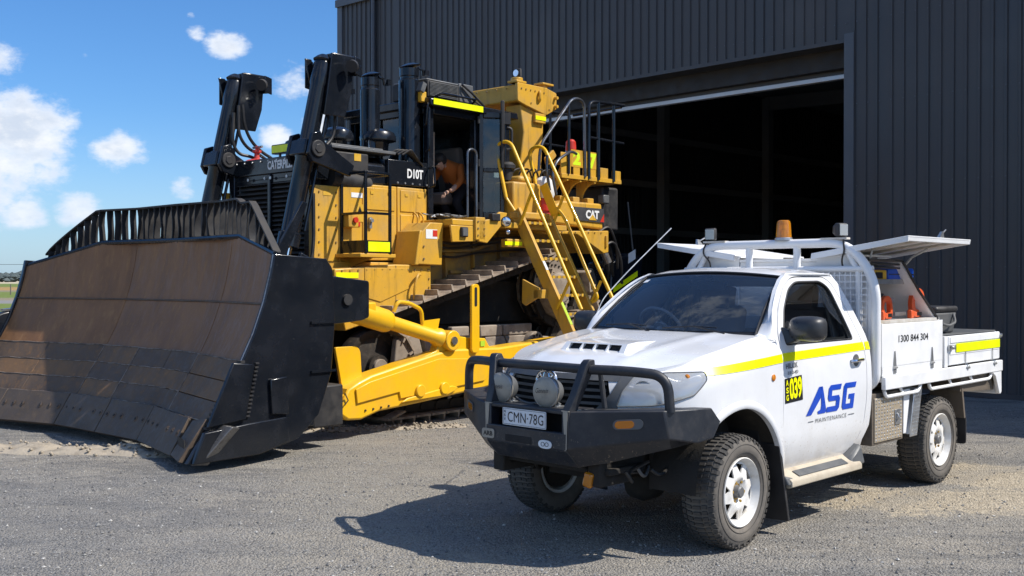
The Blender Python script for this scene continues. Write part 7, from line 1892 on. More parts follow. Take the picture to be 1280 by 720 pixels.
# indicators and marks in the wings
for sg in (1, -1):
    def wpt(t, z): # along the flat front face of the wing
        f_ = (.935 - z) / .215; a = Vector((1.030 + .005 * f_, .46 * sg, z)); c_ = Vector((.800 - .025 * f_, (.855 + .02 * f_) * sg, z)); return a.lerp(c_, t)
    n_ = Vector((.395, .23 * sg, .02)).normalized()
    b_ = MB(); c0, c1 = wpt(.40, .862), wpt(.66, .870); dd = (c1 - c0).normalized()
    def pill(c0, c1, h_, o0, o1, b2):
        pts = []
        for k in range(9): a = math.pi / 2 + math.pi * k / 8; pts.append(c0 + dd * math.cos(a) * h_ + Vector((0, 0, 1)) * math.sin(a) * h_)
        for k in range(9): a = -math.pi / 2 + math.pi * k / 8; pts.append(c1 + dd * math.cos(a) * h_ + Vector((0, 0, 1)) * math.sin(a) * h_)
        n2 = len(pts); b2.mesh([p + n_ * o0 for p in pts] + [p + n_ * o1 for p in pts], [tuple(range(n2)), tuple(range(2 * n2 - 1, n2 - 1, -1))] + [(i, (i + 1) % n2, (i + 1) % n2 + n2, i + n2) for i in range(n2)])
    pill(c0, c1, .030, .0, .006, b_); ind = b_.build('bumper_indicator', M['plastic_grey'], w1 if sg > 0 else w2)
    b_ = MB(); pill(c0 + dd * .005, c0.lerp(c1, .62), .022, .0062, .010, b_); b_.build('indicator_lens', M['amber_lens'], ind)
b_ = MB(); b_.box(1.076, 1.082, -.345, -.235, .70, .755) ; 
b_ = MB(); P = rounded([(-.375, .705), (-.265, .705), (-.265, .765), (-.375, .765)], .018); b_.prism(P, 'yz', 1.081, 1.086); bad = b_.build('maker_badge', M['diffuser_grey'], UT)
lettering('ARB', 'lettering', M['letter_black'], bad, flatmap((1.087, -.362, .720), (0, .084, 0), (0, 0, .030)), bold=.04)
b_ = MB(); P = [(.175 + .055 * math.cos(a / 20 * 6.283), .715 + (.030 + .004 * math.cos(a / 20 * 6.283 * 2)) * math.sin(a / 20 * 6.283)) for a in range(20)]; b_.prism(P, 'yz', 1.081, 1.086); bad = b_.build('oval_badge', M['plate_white'], UT)
b_ = MB()
for c_ in (-.016, .016): b_.tube([(1.0875, .175 + c_ + .014 * math.cos(a / 14 * 6.283), .715 + .012 * math.sin(a / 14 * 6.283)) for a in range(15)], .002, 5)
b_.build('badge_mark', M['hub_grey'], bad)
# number plate
b_ = MB(); P = rounded([(-.186, .805), (.186, .805), (.186, .912), (-.186, .912)], .008); b_.prism(P, 'yz', 1.084, 1.087); npl = b_.build('number_plate', M['plate_white'], UT)
lettering('CMN\u00b778G', 'lettering', M['letter_black'], npl, flatmap((1.0885, -.140, .826), (0, .305, 0), (0, 0, .064)), bold=.0, spacing=1.02)
for k, ch in enumerate('NSW'): lettering(ch, 'lettering', M['letter_black'], npl, flatmap((1.0885, -.172, .880 - .024 * k), (0, .014, 0), (0, 0, .017)), bold=.02)
b_ = MB(); b_.tube([(1.0875, -.18, .811), (1.0875, .18, .811), (1.0875, .18, .906), (1.0875, -.18, .906), (1.0875, -.18, .811)], .0016, 4); b_.build('plate_border', M['letter_black'], npl)
# spot lamps with protective covers
for (yy, nm) in ((-.30, 0), (.095, 1)):
    c_ = Vector((.985, yy, 1.02)); f_ = Vector((1, .06, -.02)).normalized()
    b_ = MB(); b_.lathe(c_ - f_ * .10, c_, [(.03, 0), (.07, .012), (.088, .05), (.094, .085), (.094, .10)], 32); sl_ = b_.build('spot_lamp', M['plastic_grey'], UT)
    b_ = MB(); b_.lathe(c_ - f_ * .008, c_ + f_ * .04, [(.0965, 0), (.0965, .018), (.090, .026), (.070, .033), (.04, .038), (.002, .040)], 36); cvr = b_.build('lamp_cover', M['diffuser_grey'], sl_)
    b_ = MB(); b_.lathe(c_, c_ + f_ * .02, [(.0975, 0), (.0985, .005), (.0975, .012)], 36); b_.build('chrome_rim', M['galvanised'], sl_)
    lettering('Genesis', 'lettering', M['letter_black'], cvr, lambda a, b: c_ + f_ * (.042 + .000 * a) + Vector((0, 1, 0)) * (-.055 + .105 * a) + Vector((0, 0, 1)) * (-.005 + .030 * b + .006 * a), bold=.0, spacing=1.0, shear=.3)
    b_ = MB(); b_.tube([c_ - f_ * .06 + Vector((0, .06, -.07)), c_ - f_ * .05 + Vector((0, .04, -.12))], .012, 8); b_.box(c_.x - .09, c_.x - .02, yy - .02, yy + .07, .925, .935); b_.cyl((c_.x - .05, yy + .03, .93), (c_.x - .05, yy + .03, .96), .014, n=6); b_.build('lamp_bracket', M['galvanised'], sl_)
b_ = MB(); b_.tube([(.93, -.22, .96), (.95, -.14, .94), (.95, -.05, .93), (.93, .02, .97)], .006, 6, fillet=.04); b_.build('lamp_wire', M['plastic_grey'], UT)
# side light slot and aerial
b_ = MB(); b_.obox((.68, -.900, .855), (.9, .27, 0), (-.27, .9, 0), (0, 0, 1), .06, .012, .05); b_.build('wing_slot', M['diffuser_grey'], w2)
b_ = MB(); b_.tube([(-.50, -.80, 1.33), (-.62, -.84, 1.44), (-.72, -.86, 1.56), (-1.05, -.87, 1.78), (-1.66, -.87, 2.16)], .0045, 6, fillet=.2); b_.cyl((-.47, -.79, 1.30), (-.50, -.80, 1.35), .012, n=8); b_.build('aerial', M['light_rail'], UT)

# ---- wheels
def build_wheel():
    root_ = []
    Rr, Wt = .3675, .235
    r = MB()
    # casing: lathe around y axis, outer face at y=+Wt/2
    prof = [(.222, -Wt / 2 + .03), (.235, -Wt / 2 + .005), (.28, -Wt / 2 - .006), (.325, -Wt / 2 + .002), (.345, -Wt / 2 + .02), (.3555, -Wt / 2 + .045), (.358, 0), (.3555, Wt / 2 - .045), (.345, Wt / 2 - .02), (.325, Wt / 2 - .002), (.28, Wt / 2 + .006), (.235, Wt / 2 - .005), (.222, Wt / 2 - .03)]
    r.lathe((0, 0, 0), (0, 1, 0), prof, 72, cap=False)
    ty = r.build('tyre', M['tyre_wall'], None, angle=50)
    # tread blocks
    t = MB(); nb = 58
    def tp(rad, a, y): return Vector((rad * math.cos(a), y, rad * math.sin(a)))
    def block(a0, a1, a2, a3, y0, y1, r0, r1, e0=0, e1=0):
        t.hexa([tp(r0, a0, y0), tp(r0, a1, y0), tp(r0, a2, y1), tp(r0, a3, y1)], [tp(r1 - e0, a0 + .004, y0 + .002), tp(r1 - e0, a1 - .004, y0 + .002), tp(r1 - e1, a2 - .004, y1 - .002), tp(r1 - e1, a3 + .004, y1 - .002)])
    st = 2 * math.pi / nb
    for k in range(nb):
        a = k * st
        block(a + .01, a + st * .60, a + st * .75, a + st * .16, -.030, .026, .354, Rr)
        block(a + st * .34, a + st * .90, a + st * 1.06, a + st * .42, .034, .072, .352, Rr - .001, 0, .002)
        block(a + st * .16, a + st * .76, a + st * .62, a + st * .08, -.076, -.038, .352, Rr - .001, .002, 0)
        ln = .74 if k % 2 else .66
        block(a + st * .10, a + st * (.10 + ln), a + st * (.16 + ln), a + st * .16, .080, .104, .350, Rr - .003, .001, .010)
        block(a + st * .16, a + st * (.16 + ln), a + st * (.10 + ln), a + st * .10, -.104, -.080, .350, Rr - .003, .010, .001)
        # shoulder lugs on the sidewall
        for sgn in (1, -1):
            t.hexa([tp(.343, a + st * .12, sgn * .098), tp(.343, a + st * .78, sgn * .098), tp(.343, a + st * .78, sgn * .1155), tp(.343, a + st * .12, sgn * .1155)], [tp(.3575, a + st * .14, sgn * .098), tp(.3575, a + st * .76, sgn * .098), tp(.352, a + st * .76, sgn * .1135), tp(.352, a + st * .14, sgn * .1135)])
            if k % 2 == 0: t.hexa([tp(.318, a + st * .2, sgn * .108), tp(.318, a + st * 1.0, sgn * .108), tp(.345, a + st * 1.0, sgn * .100), tp(.345, a + st * .2, sgn * .100)], [tp(.318, a + st * .22, sgn * .1165), tp(.318, a + st * .98, sgn * .1165), tp(.342, a + st * .98, sgn * .1145), tp(.342, a + st * .22, sgn * .1145)])
    tr = t.build('tread', M['tyre_rubber'], ty, angle=25); tr['kind'] = 'stuff'
    # sidewall ring bead
    r = MB()
    for rad in (.255, .305): r.tube([tp(rad, 2 * math.pi * k / 72, Wt / 2 + .003) for k in range(73)], .0022, 5)
    r.build('sidewall_ring', M['tyre_rubber'], ty)
    # rim
    r = MB(); y0 = Wt / 2
    r.lathe((0, 0, 0), (0, 1, 0), [(.200, -y0 + .02), (.218, -y0 + .008), (.222, -y0 + .02), (.204, -y0 + .035), (.196, -.03), (.190, y0 - .075), (.197, y0 - .055), (.206, y0 - .035), (.222, y0 - .022), (.222, y0 - .006), (.216, y0 - .002), (.212, y0 - .010), (.200, y0 - .030), (.190, y0 - .050), (.183, y0 - .075), (.186, -y0 + .03)], 60, cap=False)
    # spoke disc with eight triangular openings
    ol = [(.201 * math.cos(2 * math.pi * k / 56), .201 * math.sin(2 * math.pi * k / 56)) for k in range(56)]
    hs = []
    for k in range(8):
        a = 2 * math.pi * (k + .5) / 8
        tri = [(.110 * math.cos(a), .110 * math.sin(a)), (.183 * math.cos(a - .27), .183 * math.sin(a - .27)), (.183 * math.cos(a + .27), .183 * math.sin(a + .27))]
        hs.append(rounded(tri, .010, 3))
    hs.append([(.054 * math.cos(2 * math.pi * k / 20), .054 * math.sin(2 * math.pi * k / 20)) for k in range(20)])
    def dz(x, z):
        d_ = math.hypot(x, z); return y0 - .040 + (.016 * math.exp(-((d_ - .098) / .03) ** 2)) - max(0, d_ - .15) * .25 - (.012 if d_ < .078 else 0)
    patch(r, ol, lambda x, z: (x, dz(x, z), z), .022, holes=hs, thick=(0, -.010, 0))
    rim = r.build('rim', M['rim_white'], ty, angle=40)
    r = MB(); r.lathe((0, y0 - .10, 0), (0, y0 - .02, 0), [(.052, 0), (.052, .03), (.046, .045), (.040, .056), (.038, .082), (.03, .090), (.004, .090)], 26); hb = r.build('hub', M['hub_grey'], ty)
    r = MB()
    for k in range(6):
        a = 2 * math.pi * k / 6 + .3; c_ = Vector((.070 * math.cos(a), y0 - .054, .070 * math.sin(a))); r.cyl(c_, c_ + Vector((0, .022, 0)), .012, .010, 6)
    r.lathe((0, y0 - .063, 0), (0, y0 - .048, 0), [(.056, 0), (.082, .004), (.084, .010), (.056, .013)], 26); nt_ = r.build('wheel_nuts', M['hub_rust'], ty); nt_['kind'] = 'stuff'
    r = MB(); r.cyl((0, -y0 + .02, 0), (0, y0 - .075, 0), .178, n=32); r.build('brake_drum', M['belly_grime'], ty)  # drum widened and darkened to paint shade behind the rim openings
    return ty
wheel = build_wheel()
def place_wheel(o, x, y, rz, spin):
    o.matrix_basis = Matrix.Translation((x, y, .3645)) @ Matrix.Rotation(rz, 4, 'Z') @ Matrix.Rotation(spin, 4, 'Y'); o.parent = UT
wheel.name = 'wheel'
wl = [wheel, copy_tree(wheel), copy_tree(wheel), copy_tree(wheel)]
place_wheel(wl[0], 0, .768, R(2.0), 0.2); place_wheel(wl[1], 0, -.768, R(182.0), .9); place_wheel(wl[2], -3.085, .768, 0, 1.4); place_wheel(wl[3], -3.085, -.768, R(180), 2.2)

# ---- chassis and running gear
b_ = MB()
for sg in (1, -1): b_.box(.85, -4.2, sg * .36, sg * .46, .50, .64); b_.box(.9, .6, sg * .36, sg * .46, .46, .62)
b_.box(-.3, -1.2, -.3, .3, .34, .62); b_.box(.55, -.1, -.28, .28, .42, .95); b_.box(-2.0, -2.1, -.4, .4, .5, .62); b_.box(-2.9, -3.0, -.4, .4, .55, .65)
b_.build('chassis_frame', M['belly_grime'], UT, bevel=.01)
b_ = MB(); b_.cyl((0, -.70, .36), (0, .70, .36), .04, n=14); b_.lathe((0, -.02, .34), (0, .26, .34), [(.06, 0), (.13, .05), (.14, .14), (.10, .24), (.05, .28)], 20); b_.build('front_diff', M['belly_grime'], UT)
b_ = MB(); b_.cyl((-3.085, -.74, .37), (-3.085, .74, .37), .05, n=14); b_.lathe((-3.085, -.14, .37), (-3.085, .14, .37), [(.06, 0), (.16, .07), (.16, .21), (.06, .28)], 20); b_.build('rear_axle', M['belly_grime'], UT)
for sg in (1, -1):
    b_ = MB(); b_.hexa([(.16, sg * .34, .40), (.16, sg * .66, .30), (.10, sg * .66, .30), (.08, sg * .34, .40)], [(.16, sg * .34, .45), (.16, sg * .66, .34), (.10, sg * .66, .34), (.08, sg * .34, .45)]); b_.hexa([(-.20, sg * .34, .40), (-.04, sg * .66, .30), (-.10, sg * .66, .30), (-.28, sg * .34, .40)], [(-.20, sg * .34, .45), (-.04, sg * .66, .34), (-.10, sg * .66, .34), (-.28, sg * .34, .45)]); b_.build('control_arm', M['belly_grime'], UT, bevel=.008)
    b_ = MB(); b_.tube([(.45, sg * .48, .52), (.30, sg * .50, .40), (.12, sg * .60, .36)], .016, 8, fillet=.08); b_.cyl((.05, sg * .52, .32), (-.02, sg * .44, .80), .05, n=14); b_.build('damper', M['belly_grime'], UT)
    b_ = MB(); b_.tube([(.62, sg * .30, .56), (.66, sg * .30, .48), (.60, sg * .32, .44), (.52, sg * .33, .50)], .013, 8, fillet=.03); b_.build('tow_hook', M['link_steel'], UT)
    b_ = MB(); b_.hexa([(-2.4, sg * .5, .50), (-2.4, sg * .56, .50), (-3.085, sg * .56, .42), (-3.085, sg * .5, .42)], [(-2.4, sg * .5, .54), (-2.4, sg * .56, .54), (-3.085, sg * .56, .46), (-3.085, sg * .5, .46)]); b_.hexa([(-3.085, sg * .5, .42), (-3.085, sg * .56, .42), (-3.9, sg * .56, .54), (-3.9, sg * .5, .54)], [(-3.085, sg * .5, .46), (-3.085, sg * .56, .46), (-3.9, sg * .56, .58), (-3.9, sg * .5, .58)]); b_.build('leaf_spring', M['belly_grime'], UT)
rr = random.Random(12)
for k in range(9):
    b_ = MB(); a = Vector((.70 + rr.uniform(-.1, .1), .15 + .06 * k, .56)); b_.tube([a, a + Vector((-.05, .02, -.06 * rr.random() - .02)), a + Vector((-.12, rr.uniform(-.1, .1), -.03)), a + Vector((-.25, rr.uniform(-.1, .1), .03))], .011, 6, fillet=.04); b_.build('under_hose', M['hub_grey'] if k % 3 == 0 else M['hose_rubber'], UT)
b_ = MB(); b_.obox((.90, .37, .50), (0, .25, 1), (1, 0, 0), (0, 1, -.25), .095, .05, .065); b_.build('hanging_amber_lamp', M['amber_lens'], UT, bevel=.014)
b_ = MB(); b_.tube([(.86, .33, .60), (.89, .34, .55)], .006, 6); b_.build('lamp_lead', M['hose_rubber'], UT)
b_ = MB(); b_.box(.50, .86, -.5, .5, .53, .57); b_.build('under_guard', M['belly_grime'], UT, bevel=.01)
# ---- headboard behind the cab
HX = -1.86
b_ = MB(); b_.tube([(HX, .70, .875), (HX, .80, .875), (HX, .885, .95), (HX, .885, 1.72), (HX, .66, 2.005), (HX, -.66, 2.005), (HX, -.885, 1.72), (HX, -.885, .95), (HX, -.80, .875), (HX, -.70, .875)], .036, 16, fillet=.22, seg=12)
hb_ = b_.build('headboard_hoop', WD, UT, angle=60)
b_ = MB(); b_.tube([(HX, -.86, 1.80), (HX, .86, 1.80)], .024, 12); b_.tube([(HX, -.87, 1.42), (HX, -.60, 1.42)], .018, 10); b_.build('headboard_rail', WD, UT)
for y in (-.22, .22):
    b_ = MB(); b_.tube([(HX, y, 1.80), (HX, y, 1.98)], .030, 12); b_.build('headboard_upright', WD, UT)
for sg in (1, -1):
    b_ = MB(); b_.tube([(HX - .01, sg * .62, 1.99), (HX - .01, sg * .74, 1.78), (HX - .01, sg * .74, 1.40)], .024, 10, fillet=.03); b_.build('headboard_strut', WD, UT)
    b_ = MB(); b_.box(HX - .03, HX + .03, sg * .44, sg * .66, 2.030, 2.045); b_.build('lamp_plate', M['dirty_white'], UT)
    # mesh screen: crossed bars either side
    a, c_ = sorted((sg * .32, sg * .86))
    b_ = MB(); b_.box(HX - .012, HX + .012, a, a + .03, 1.0, 1.80); b_.box(HX - .012, HX + .012, c_ - .03, c_, 1.0, 1.80); b_.box(HX - .012, HX + .012, a, c_, 1.0, 1.03); scf = b_.build('screen_frame', WD, UT)
    b_ = MB(); k = a
    while k < c_: b_.box(HX - .004, HX + .004, k - .004, k + .004, 1.03, 1.80); k += .045
    z = 1.05
    while z < 1.80: b_.box(HX - .007, HX + .001, a, c_, z - .005, z + .005); z += .050
    ms = b_.build('mesh_screen', WD, scf, smooth=False); ms['kind'] = 'stuff'
b_ = MB(); b_.box(HX - .05, HX - .04, -.86, .86, .98, 1.42); b_.build('headboard_panel', WD, UT, bevel=.004)
# work lamps on the headboard, with leads
for sg in (1, -1):
    c_ = Vector((HX, sg * .60, 2.105)); f_ = Vector((.25, sg * .6, -.03)).normalized() if sg > 0 else Vector((.8, .25, -.05)).normalized(); sd_ = Vector((0, 0, 1)).cross(f_)
    b_ = MB(); b_.obox(c_, f_, sd_, (0, 0, 1), .06, .095, .105); b_.obox(c_ - f_ * .04, f_, sd_, (0, 0, 1), .05, .07, .075); wl_ = b_.build('work_lamp', PB, UT, bevel=.014)
    b_ = MB(); b_.obox(c_ + f_ * .031, f_, sd_, (0, 0, 1), .004, .075, .085); b_.build('lens', M['lens_clear'], wl_)
    b_ = MB(); b_.obox(c_ - Vector((0, 0, .058)), (1, 0, 0), (0, 1, 0), (0, 0, 1), .03, .03, .03); b_.tube([c_ + Vector((-.02, sg * .01, -.05)), c_ + Vector((.04, sg * .04, -.10)), c_ + Vector((.045, sg * .05, -.17)), c_ + Vector((.0, sg * .0, -.24)), c_ + Vector((-.02, sg * .02, -.34))], .007, 6, fillet=.05); b_.build('lamp_lead', M['hose_rubber'], wl_)
# amber beacon on the top tube
b_ = MB(); b_.lathe((HX, .10, 2.035), (HX, .10, 2.3), [(.072, 0), (.070, .018), (.062, .024)], 26); bcn = b_.build('beacon_base', M['galvanised'], UT)
b_ = MB(); b_.lathe((HX, .10, 2.058), (HX, .10, 2.3), [(.063, 0), (.061, .03), (.056, .11), (.050, .132), (.040, .140), (.004, .142)], 28); b_.build('beacon_lens', M['amber_lens'], bcn)
b_ = MB(); b_.lathe((HX, .10, 2.058), (HX, .10, 2.3), [(.02, 0), (.02, .06), (.035, .07), (.035, .10)], 14); b_.build('beacon_lamp', M['chrome'], bcn)

# ---- tray
TX0, TX1 = -1.92, -4.36
b_ = MB(); b_.box(TX0, TX1, -.90, .90, .93, .965); tray = b_.build('tray_floor', M['galvanised'], UT)
for sg in (1, -1):
    a, c_ = sorted((sg * .90, sg * .935)); b_ = MB(); b_.box(TX0, TX1, a, c_, .872, .972); b_.build('side_rail', WD, UT, bevel=.006)
    # rope rails beneath
    yy = sg * .905
    for (p, q) in ((-1.96, -2.62), (-2.78, -4.16)):
        b_ = MB(); b_.tube([(p, yy, .865), (p - .03, yy, .815), (q + .05, yy, .815), (q, yy, .865)], .014, 10, fillet=.05); rr_ = b_.build('rope_rail', WD, UT)
        b_ = MB(); n_ = 1 if q > -2.7 else 2
        for k in range(n_): xx = p + (q - p) * (k + 1) / (n_ + 1); b_.hexa([(xx - .03, yy - .012, .82), (xx + .0, yy - .012, .82), (xx + .0, yy + .002, .82), (xx - .03, yy + .002, .82)], [(xx + .02, yy - .012, .87), (xx + .05, yy - .012, .87), (xx + .05, yy + .002, .87), (xx + .02, yy + .002, .87)])
        bb_ = b_.build('rail_bracket', WD, rr_); bb_['kind'] = 'stuff'
    b_ = MB(); b_.prism([(-4.12, .872), (-4.34, .872), (-4.345, .68), (-4.315, .66), (-4.29, .67), (-4.20, .83)], 'xz', *sorted((sg * .90, sg * .93))); b_.build('rear_drop_plate', WD, UT, bevel=.004)
for xx in (-2.2, -2.6, -3.5, -3.9): 
    b_ = MB(); b_.box(xx - .03, xx + .03, -.88, .88, .86, .93); b_.build('cross_bearer', M['undertray_brown'], UT)
b_ = MB(); b_.box(-4.30, -4.36, -.90, .90, .66, .97); b_.build('rear_bar', WD, UT, bevel=.006)
b_ = MB(); b_.hexa([(-3.50, -.88, .74), (-3.50, .88, .74), (-4.28, .88, .70), (-4.28, -.88, .70)], [(-3.50, -.88, .86), (-3.50, .88, .86), (-4.28, .88, .86), (-4.28, -.88, .86)]); b_.build('rear_locker', M['undertray_brown'], UT)
# under-tray box with patterned door in front of the wheel
for sg in (1, -1):
    a, c_ = sorted((sg * .62, sg * .875))
    b_ = MB(); b_.box(-1.82, -2.36, a, c_, .45, .845); ub = b_.build('under_tray_box', M['undertray_brown'], UT, bevel=.006)
    yy = sg * .876
    b_ = MB(); b_.box(-1.85, -2.33, *sorted((yy, yy + sg * .008)), .47, .81); dd_ = b_.build('box_door', M['alu_plate'], ub, bevel=.004)
    b_ = MB()
    for i in range(10):
        for j in range(13):
            x = -1.872 - i * .0480; z = .486 + j * .0258
            if x < -2.18 and x > -2.29 and .57 < z < .72: continue
            t_ = ((i + j) % 2); L_, H_ = (.021, .0050) if t_ else (.0050, .0115)
            y0 = yy + sg * .008; y1 = yy + sg * .0130
            b_.hexa([(x - L_, y0, z - H_ * .5), (x, y0, z - H_), (x + L_, y0, z + H_ * .5), (x, y0, z + H_)], [(x - L_ * .4, y1, z - H_ * .2), (x, y1, z - H_ * .4), (x + L_ * .4, y1, z + H_ * .2), (x, y1, z + H_ * .4)])
    tp_ = b_.build('tread_pattern', M['alu_bright'], dd_, angle=80); tp_['kind'] = 'stuff'
    b_ = MB(); b_.box(-2.19, -2.28, *sorted((yy + sg * .008, yy + sg * .018)), .58, .70); b_.tube([(-2.21, yy + sg * .02, .61), (-2.21, yy + sg * .035, .64), (-2.21, yy + sg * .02, .67)], .007, 6); b_.build('latch', M['galvanised'], dd_, bevel=.003)
    # chequer guard ahead of the rear wheel
    b_ = MB(); b_.hexa([(-2.62, a, .84), (-2.62, sg * .90 if sg > 0 else c_, .84), (-2.44, sg * .90 if sg > 0 else c_, .48), (-2.44, a, .48)], [(-2.635, a, .84), (-2.635, sg * .90 if sg > 0 else c_, .84), (-2.455, sg * .90 if sg > 0 else c_, .48), (-2.455, a, .48)])
    b_.prism([(-2.38, .84), (-2.50, .84), (-2.42, .49), (-2.37, .49)], 'xz', *sorted((sg * .86, sg * .875))); gd_ = b_.build('wheel_guard', WD, UT, bevel=.003)
    b_ = MB(); b_.prism([(-2.515, .84), (-2.66, .84), (-2.565, .46), (-2.43, .46)], 'xz', *sorted((sg * .895, sg * .903))); gp_ = b_.build('guard_plate', M['alu_bright'], UT, bevel=.003)
    b_ = MB()
    for i in range(4):
        for j in range(12):
            z = .48 + j * .030; x = -2.455 - (z - .46) * .24 - i * .030; t_ = (i + j) % 2; L_, H_ = (.009, .003) if t_ else (.003, .009); y0 = sg * .903; y1 = sg * .907
            b_.hexa([(x - L_, y0, z - H_), (x + L_, y0, z - H_), (x + L_, y0, z + H_), (x - L_, y0, z + H_)], [(x - L_ * .4, y1, z - H_ * .4), (x + L_ * .4, y1, z - H_ * .4), (x + L_ * .4, y1, z + H_ * .4), (x - L_ * .4, y1, z + H_ * .4)])
    tp_ = b_.build('tread_pattern', M['alu_bright'], gp_); tp_['kind'] = 'stuff'
    # rear mud guard and flap
    b_ = MB(); b_.hexa([(-3.50, sg * .60, .86), (-3.50, sg * .885, .86), (-3.53, sg * .885, .86), (-3.53, sg * .60, .86)], [(-3.58, sg * .60, .50), (-3.58, sg * .885, .50), (-3.61, sg * .885, .50), (-3.61, sg * .60, .50)]); b_.build('mud_guard', M['undertray_brown'], UT)
    b_ = MB(); P = rounded([(.62, .52), (.89, .52), (.89, .27), (.64, .27)], .03); b_.prism([(sg * y, z) for y, z in P], 'yz', -3.60, -3.615); b_.build('mud_flap', PB, UT)

# ---- tool boxes along each side with raised lids
for sg in (1, -1):
    yo, yi = sg * .905, sg * .36
    lo, hi = sorted((yo, yi))
    b_ = MB(); b_.box(-1.92, -3.06, lo, hi, .973, 1.05); b_.box(-1.92, -3.06, *sorted((yi, yi + sg * .02)), .973, 1.38); b_.box(-1.92, -1.935, lo, hi, .973, 1.38); b_.box(-3.045, -3.06, lo, hi, .973, 1.38)
    tb = b_.build('tool_box', WD, UT, bevel=.003)
    b_ = MB(); b_.box(-1.925, -3.055, *sorted((yo, yo - sg * .015)), 1.035, 1.375); pn_ = b_.build('drop_panel', WD, tb, bevel=.006)
    b_ = MB(); b_.box(-1.93, -3.06, *sorted((yo - sg * .03, yo - sg * .10)), 1.375, 1.40); b_.box(-1.93, -3.06, *sorted((yo - sg * .09, yo - sg * .10)), 1.30, 1.40); b_.build('box_sill', M['dirty_white'], tb)
    for xx in (-2.14, -2.84):
        b_ = MB(); b_.prism([(xx - .028, 1.03), (xx + .028, 1.03), (xx + .022, 1.08), (xx + .008, 1.16), (xx - .008, 1.16), (xx - .022, 1.08)], 'xz', *sorted((yo, yo + sg * .005))); b_.prism([(xx - .028, .985), (xx + .028, .985), (xx + .028, 1.03), (xx - .028, 1.03)], 'xz', *sorted((yo, yo + sg * .005))); b_.cyl((xx - .03, yo + sg * .007, 1.032), (xx + .03, yo + sg * .007, 1.032), .009, n=10)
        b_.build('strap_hinge', M['galvanised'], pn_)
    # canopy shell above: ends, back, top
    side_poly = [(yi, 1.38), (yo - sg * .03, 1.38), (yo - sg * .10, 1.80), (yo - sg * .16, 1.90), (yi, 1.90)]
    b_ = MB(); b_.prism(side_poly, 'yz', -1.925, -1.94); b_.build('canopy_end', WD, tb)
    b_ = MB(); V_ = [(-3.03, yo - sg * .04, 1.38), (-3.03, yi, 1.38), (-2.62, yi, 1.90), (-2.58, yo - sg * .16, 1.88)]
    b_.hexa(V_, [(x + .02, y, z) for x, y, z in V_]); b_.build('canopy_sloped_end', WD, tb)
    b_ = MB(); b_.prism([(-1.93, 1.38), (-3.04, 1.38), (-2.62, 1.90), (-1.93, 1.90)], 'xz', *sorted((yi, yi + sg * .012))); b_.build('canopy_back', M['plastic_grey'], tb)
    b_ = MB(); b_.box(-1.92, -2.62, *sorted((yi - sg * .02, yi + sg * .30)), 1.90, 1.915); b_.build('canopy_top', WD, tb, bevel=.003)
    b_ = MB(); b_.tube([(-2.58, yo - sg * .13, 1.86), (-2.80, yo - sg * .09, 1.62), (-3.03, yo - sg * .03, 1.39)], .012, 6); b_.tube([(-2.60, yo - sg * .17, 1.87), (-3.06, yo - sg * .06, 1.40)], .010, 6); b_.build('opening_seal', PB, tb)
    b_ = MB(); b_.tube([(-1.94, yo - sg * .12, 1.87), (-2.58, yo - sg * .14, 1.87)], .012, 6); b_.tube([(-1.94, yo - sg * .16, 1.845), (-2.60, yo - sg * .17, 1.84)], .008, 6); b_.tube([(-1.94, yo - sg * .16, 1.815), (-2.60, yo - sg * .17, 1.81)], .008, 6); b_.build('opening_seal', PB, tb)
    # shelves
    b_ = MB(); b_.box(-1.94, -2.88, *sorted((yi + sg * .012, yo - sg * .20)), 1.695, 1.705); b_.box(-1.94, -2.88, *sorted((yo - sg * .20, yo - sg * .19)), 1.68, 1.72); b_.build('shelf', M['galvanised'], tb)
    b_ = MB(); b_.box(-1.94, -2.55, *sorted((yi + sg * .012, yo - sg * .20)), 1.545, 1.555); b_.box(-1.94, -2.55, *sorted((yo - sg * .20, yo - sg * .19)), 1.53, 1.57); b_.build('shelf', M['galvanised'], tb)
    b_ = MB(); b_.hexa([(-2.56, yi + sg * .01, 1.55), (-2.57, yi + sg * .01, 1.55), (-2.57, yo - sg * .2, 1.55), (-2.56, yo - sg * .2, 1.55)], [(-2.46, yi + sg * .01, 1.68), (-2.47, yi + sg * .01, 1.68), (-2.47, yi + sg * .08, 1.68), (-2.46, yi + sg * .08, 1.68)]); b_.build('shelf_bracket', M['galvanised'], tb)
    # lid raised on its centre hinge
    y0, z0, y1, z1 = sg * .36, 1.925, sg * 1.15, 2.045
    def L(y_t, x, dn=0.0):
        y = y0 + (y1 - y0) * y_t; z = z0 + (z1 - z0) * y_t; return (x, y + sg * .15 * dn * -1, z - dn)
    b_ = MB(); b_.hexa([L(0, -1.83), L(1, -1.83), L(1, -3.02), L(0, -3.02)], [L(0, -1.83, .012), L(1, -1.83, .012), L(1, -3.02, .012), L(0, -3.02, .012)])
    b_.hexa([L(0, -1.832, .010), L(1, -1.832, .010), L(1, -1.85, .010), L(0, -1.85, .010)], [L(0, -1.832, .05), L(1, -1.832, .045), L(1, -1.85, .045), L(0, -1.85, .05)])
    b_.hexa([L(.98, -1.835, .010), L(.998, -1.835, .010), L(.998, -3.015, .010), L(.98, -3.015, .010)], [L(.98, -1.835, .04), L(.998, -1.835, .04), L(.998, -3.015, .04), L(.98, -3.015, .04)])
    b_.hexa([L(0, -3.0, .010), L(1, -3.0, .010), L(1, -3.018, .010), L(0, -3.018, .010)], [L(0, -3.0, .04), L(1, -3.0, .04), L(1, -3.018, .04), L(0, -3.018, .04)])
    ld_ = b_.build('raised_lid', WD, tb, bevel=.003)
    b_ = MB()
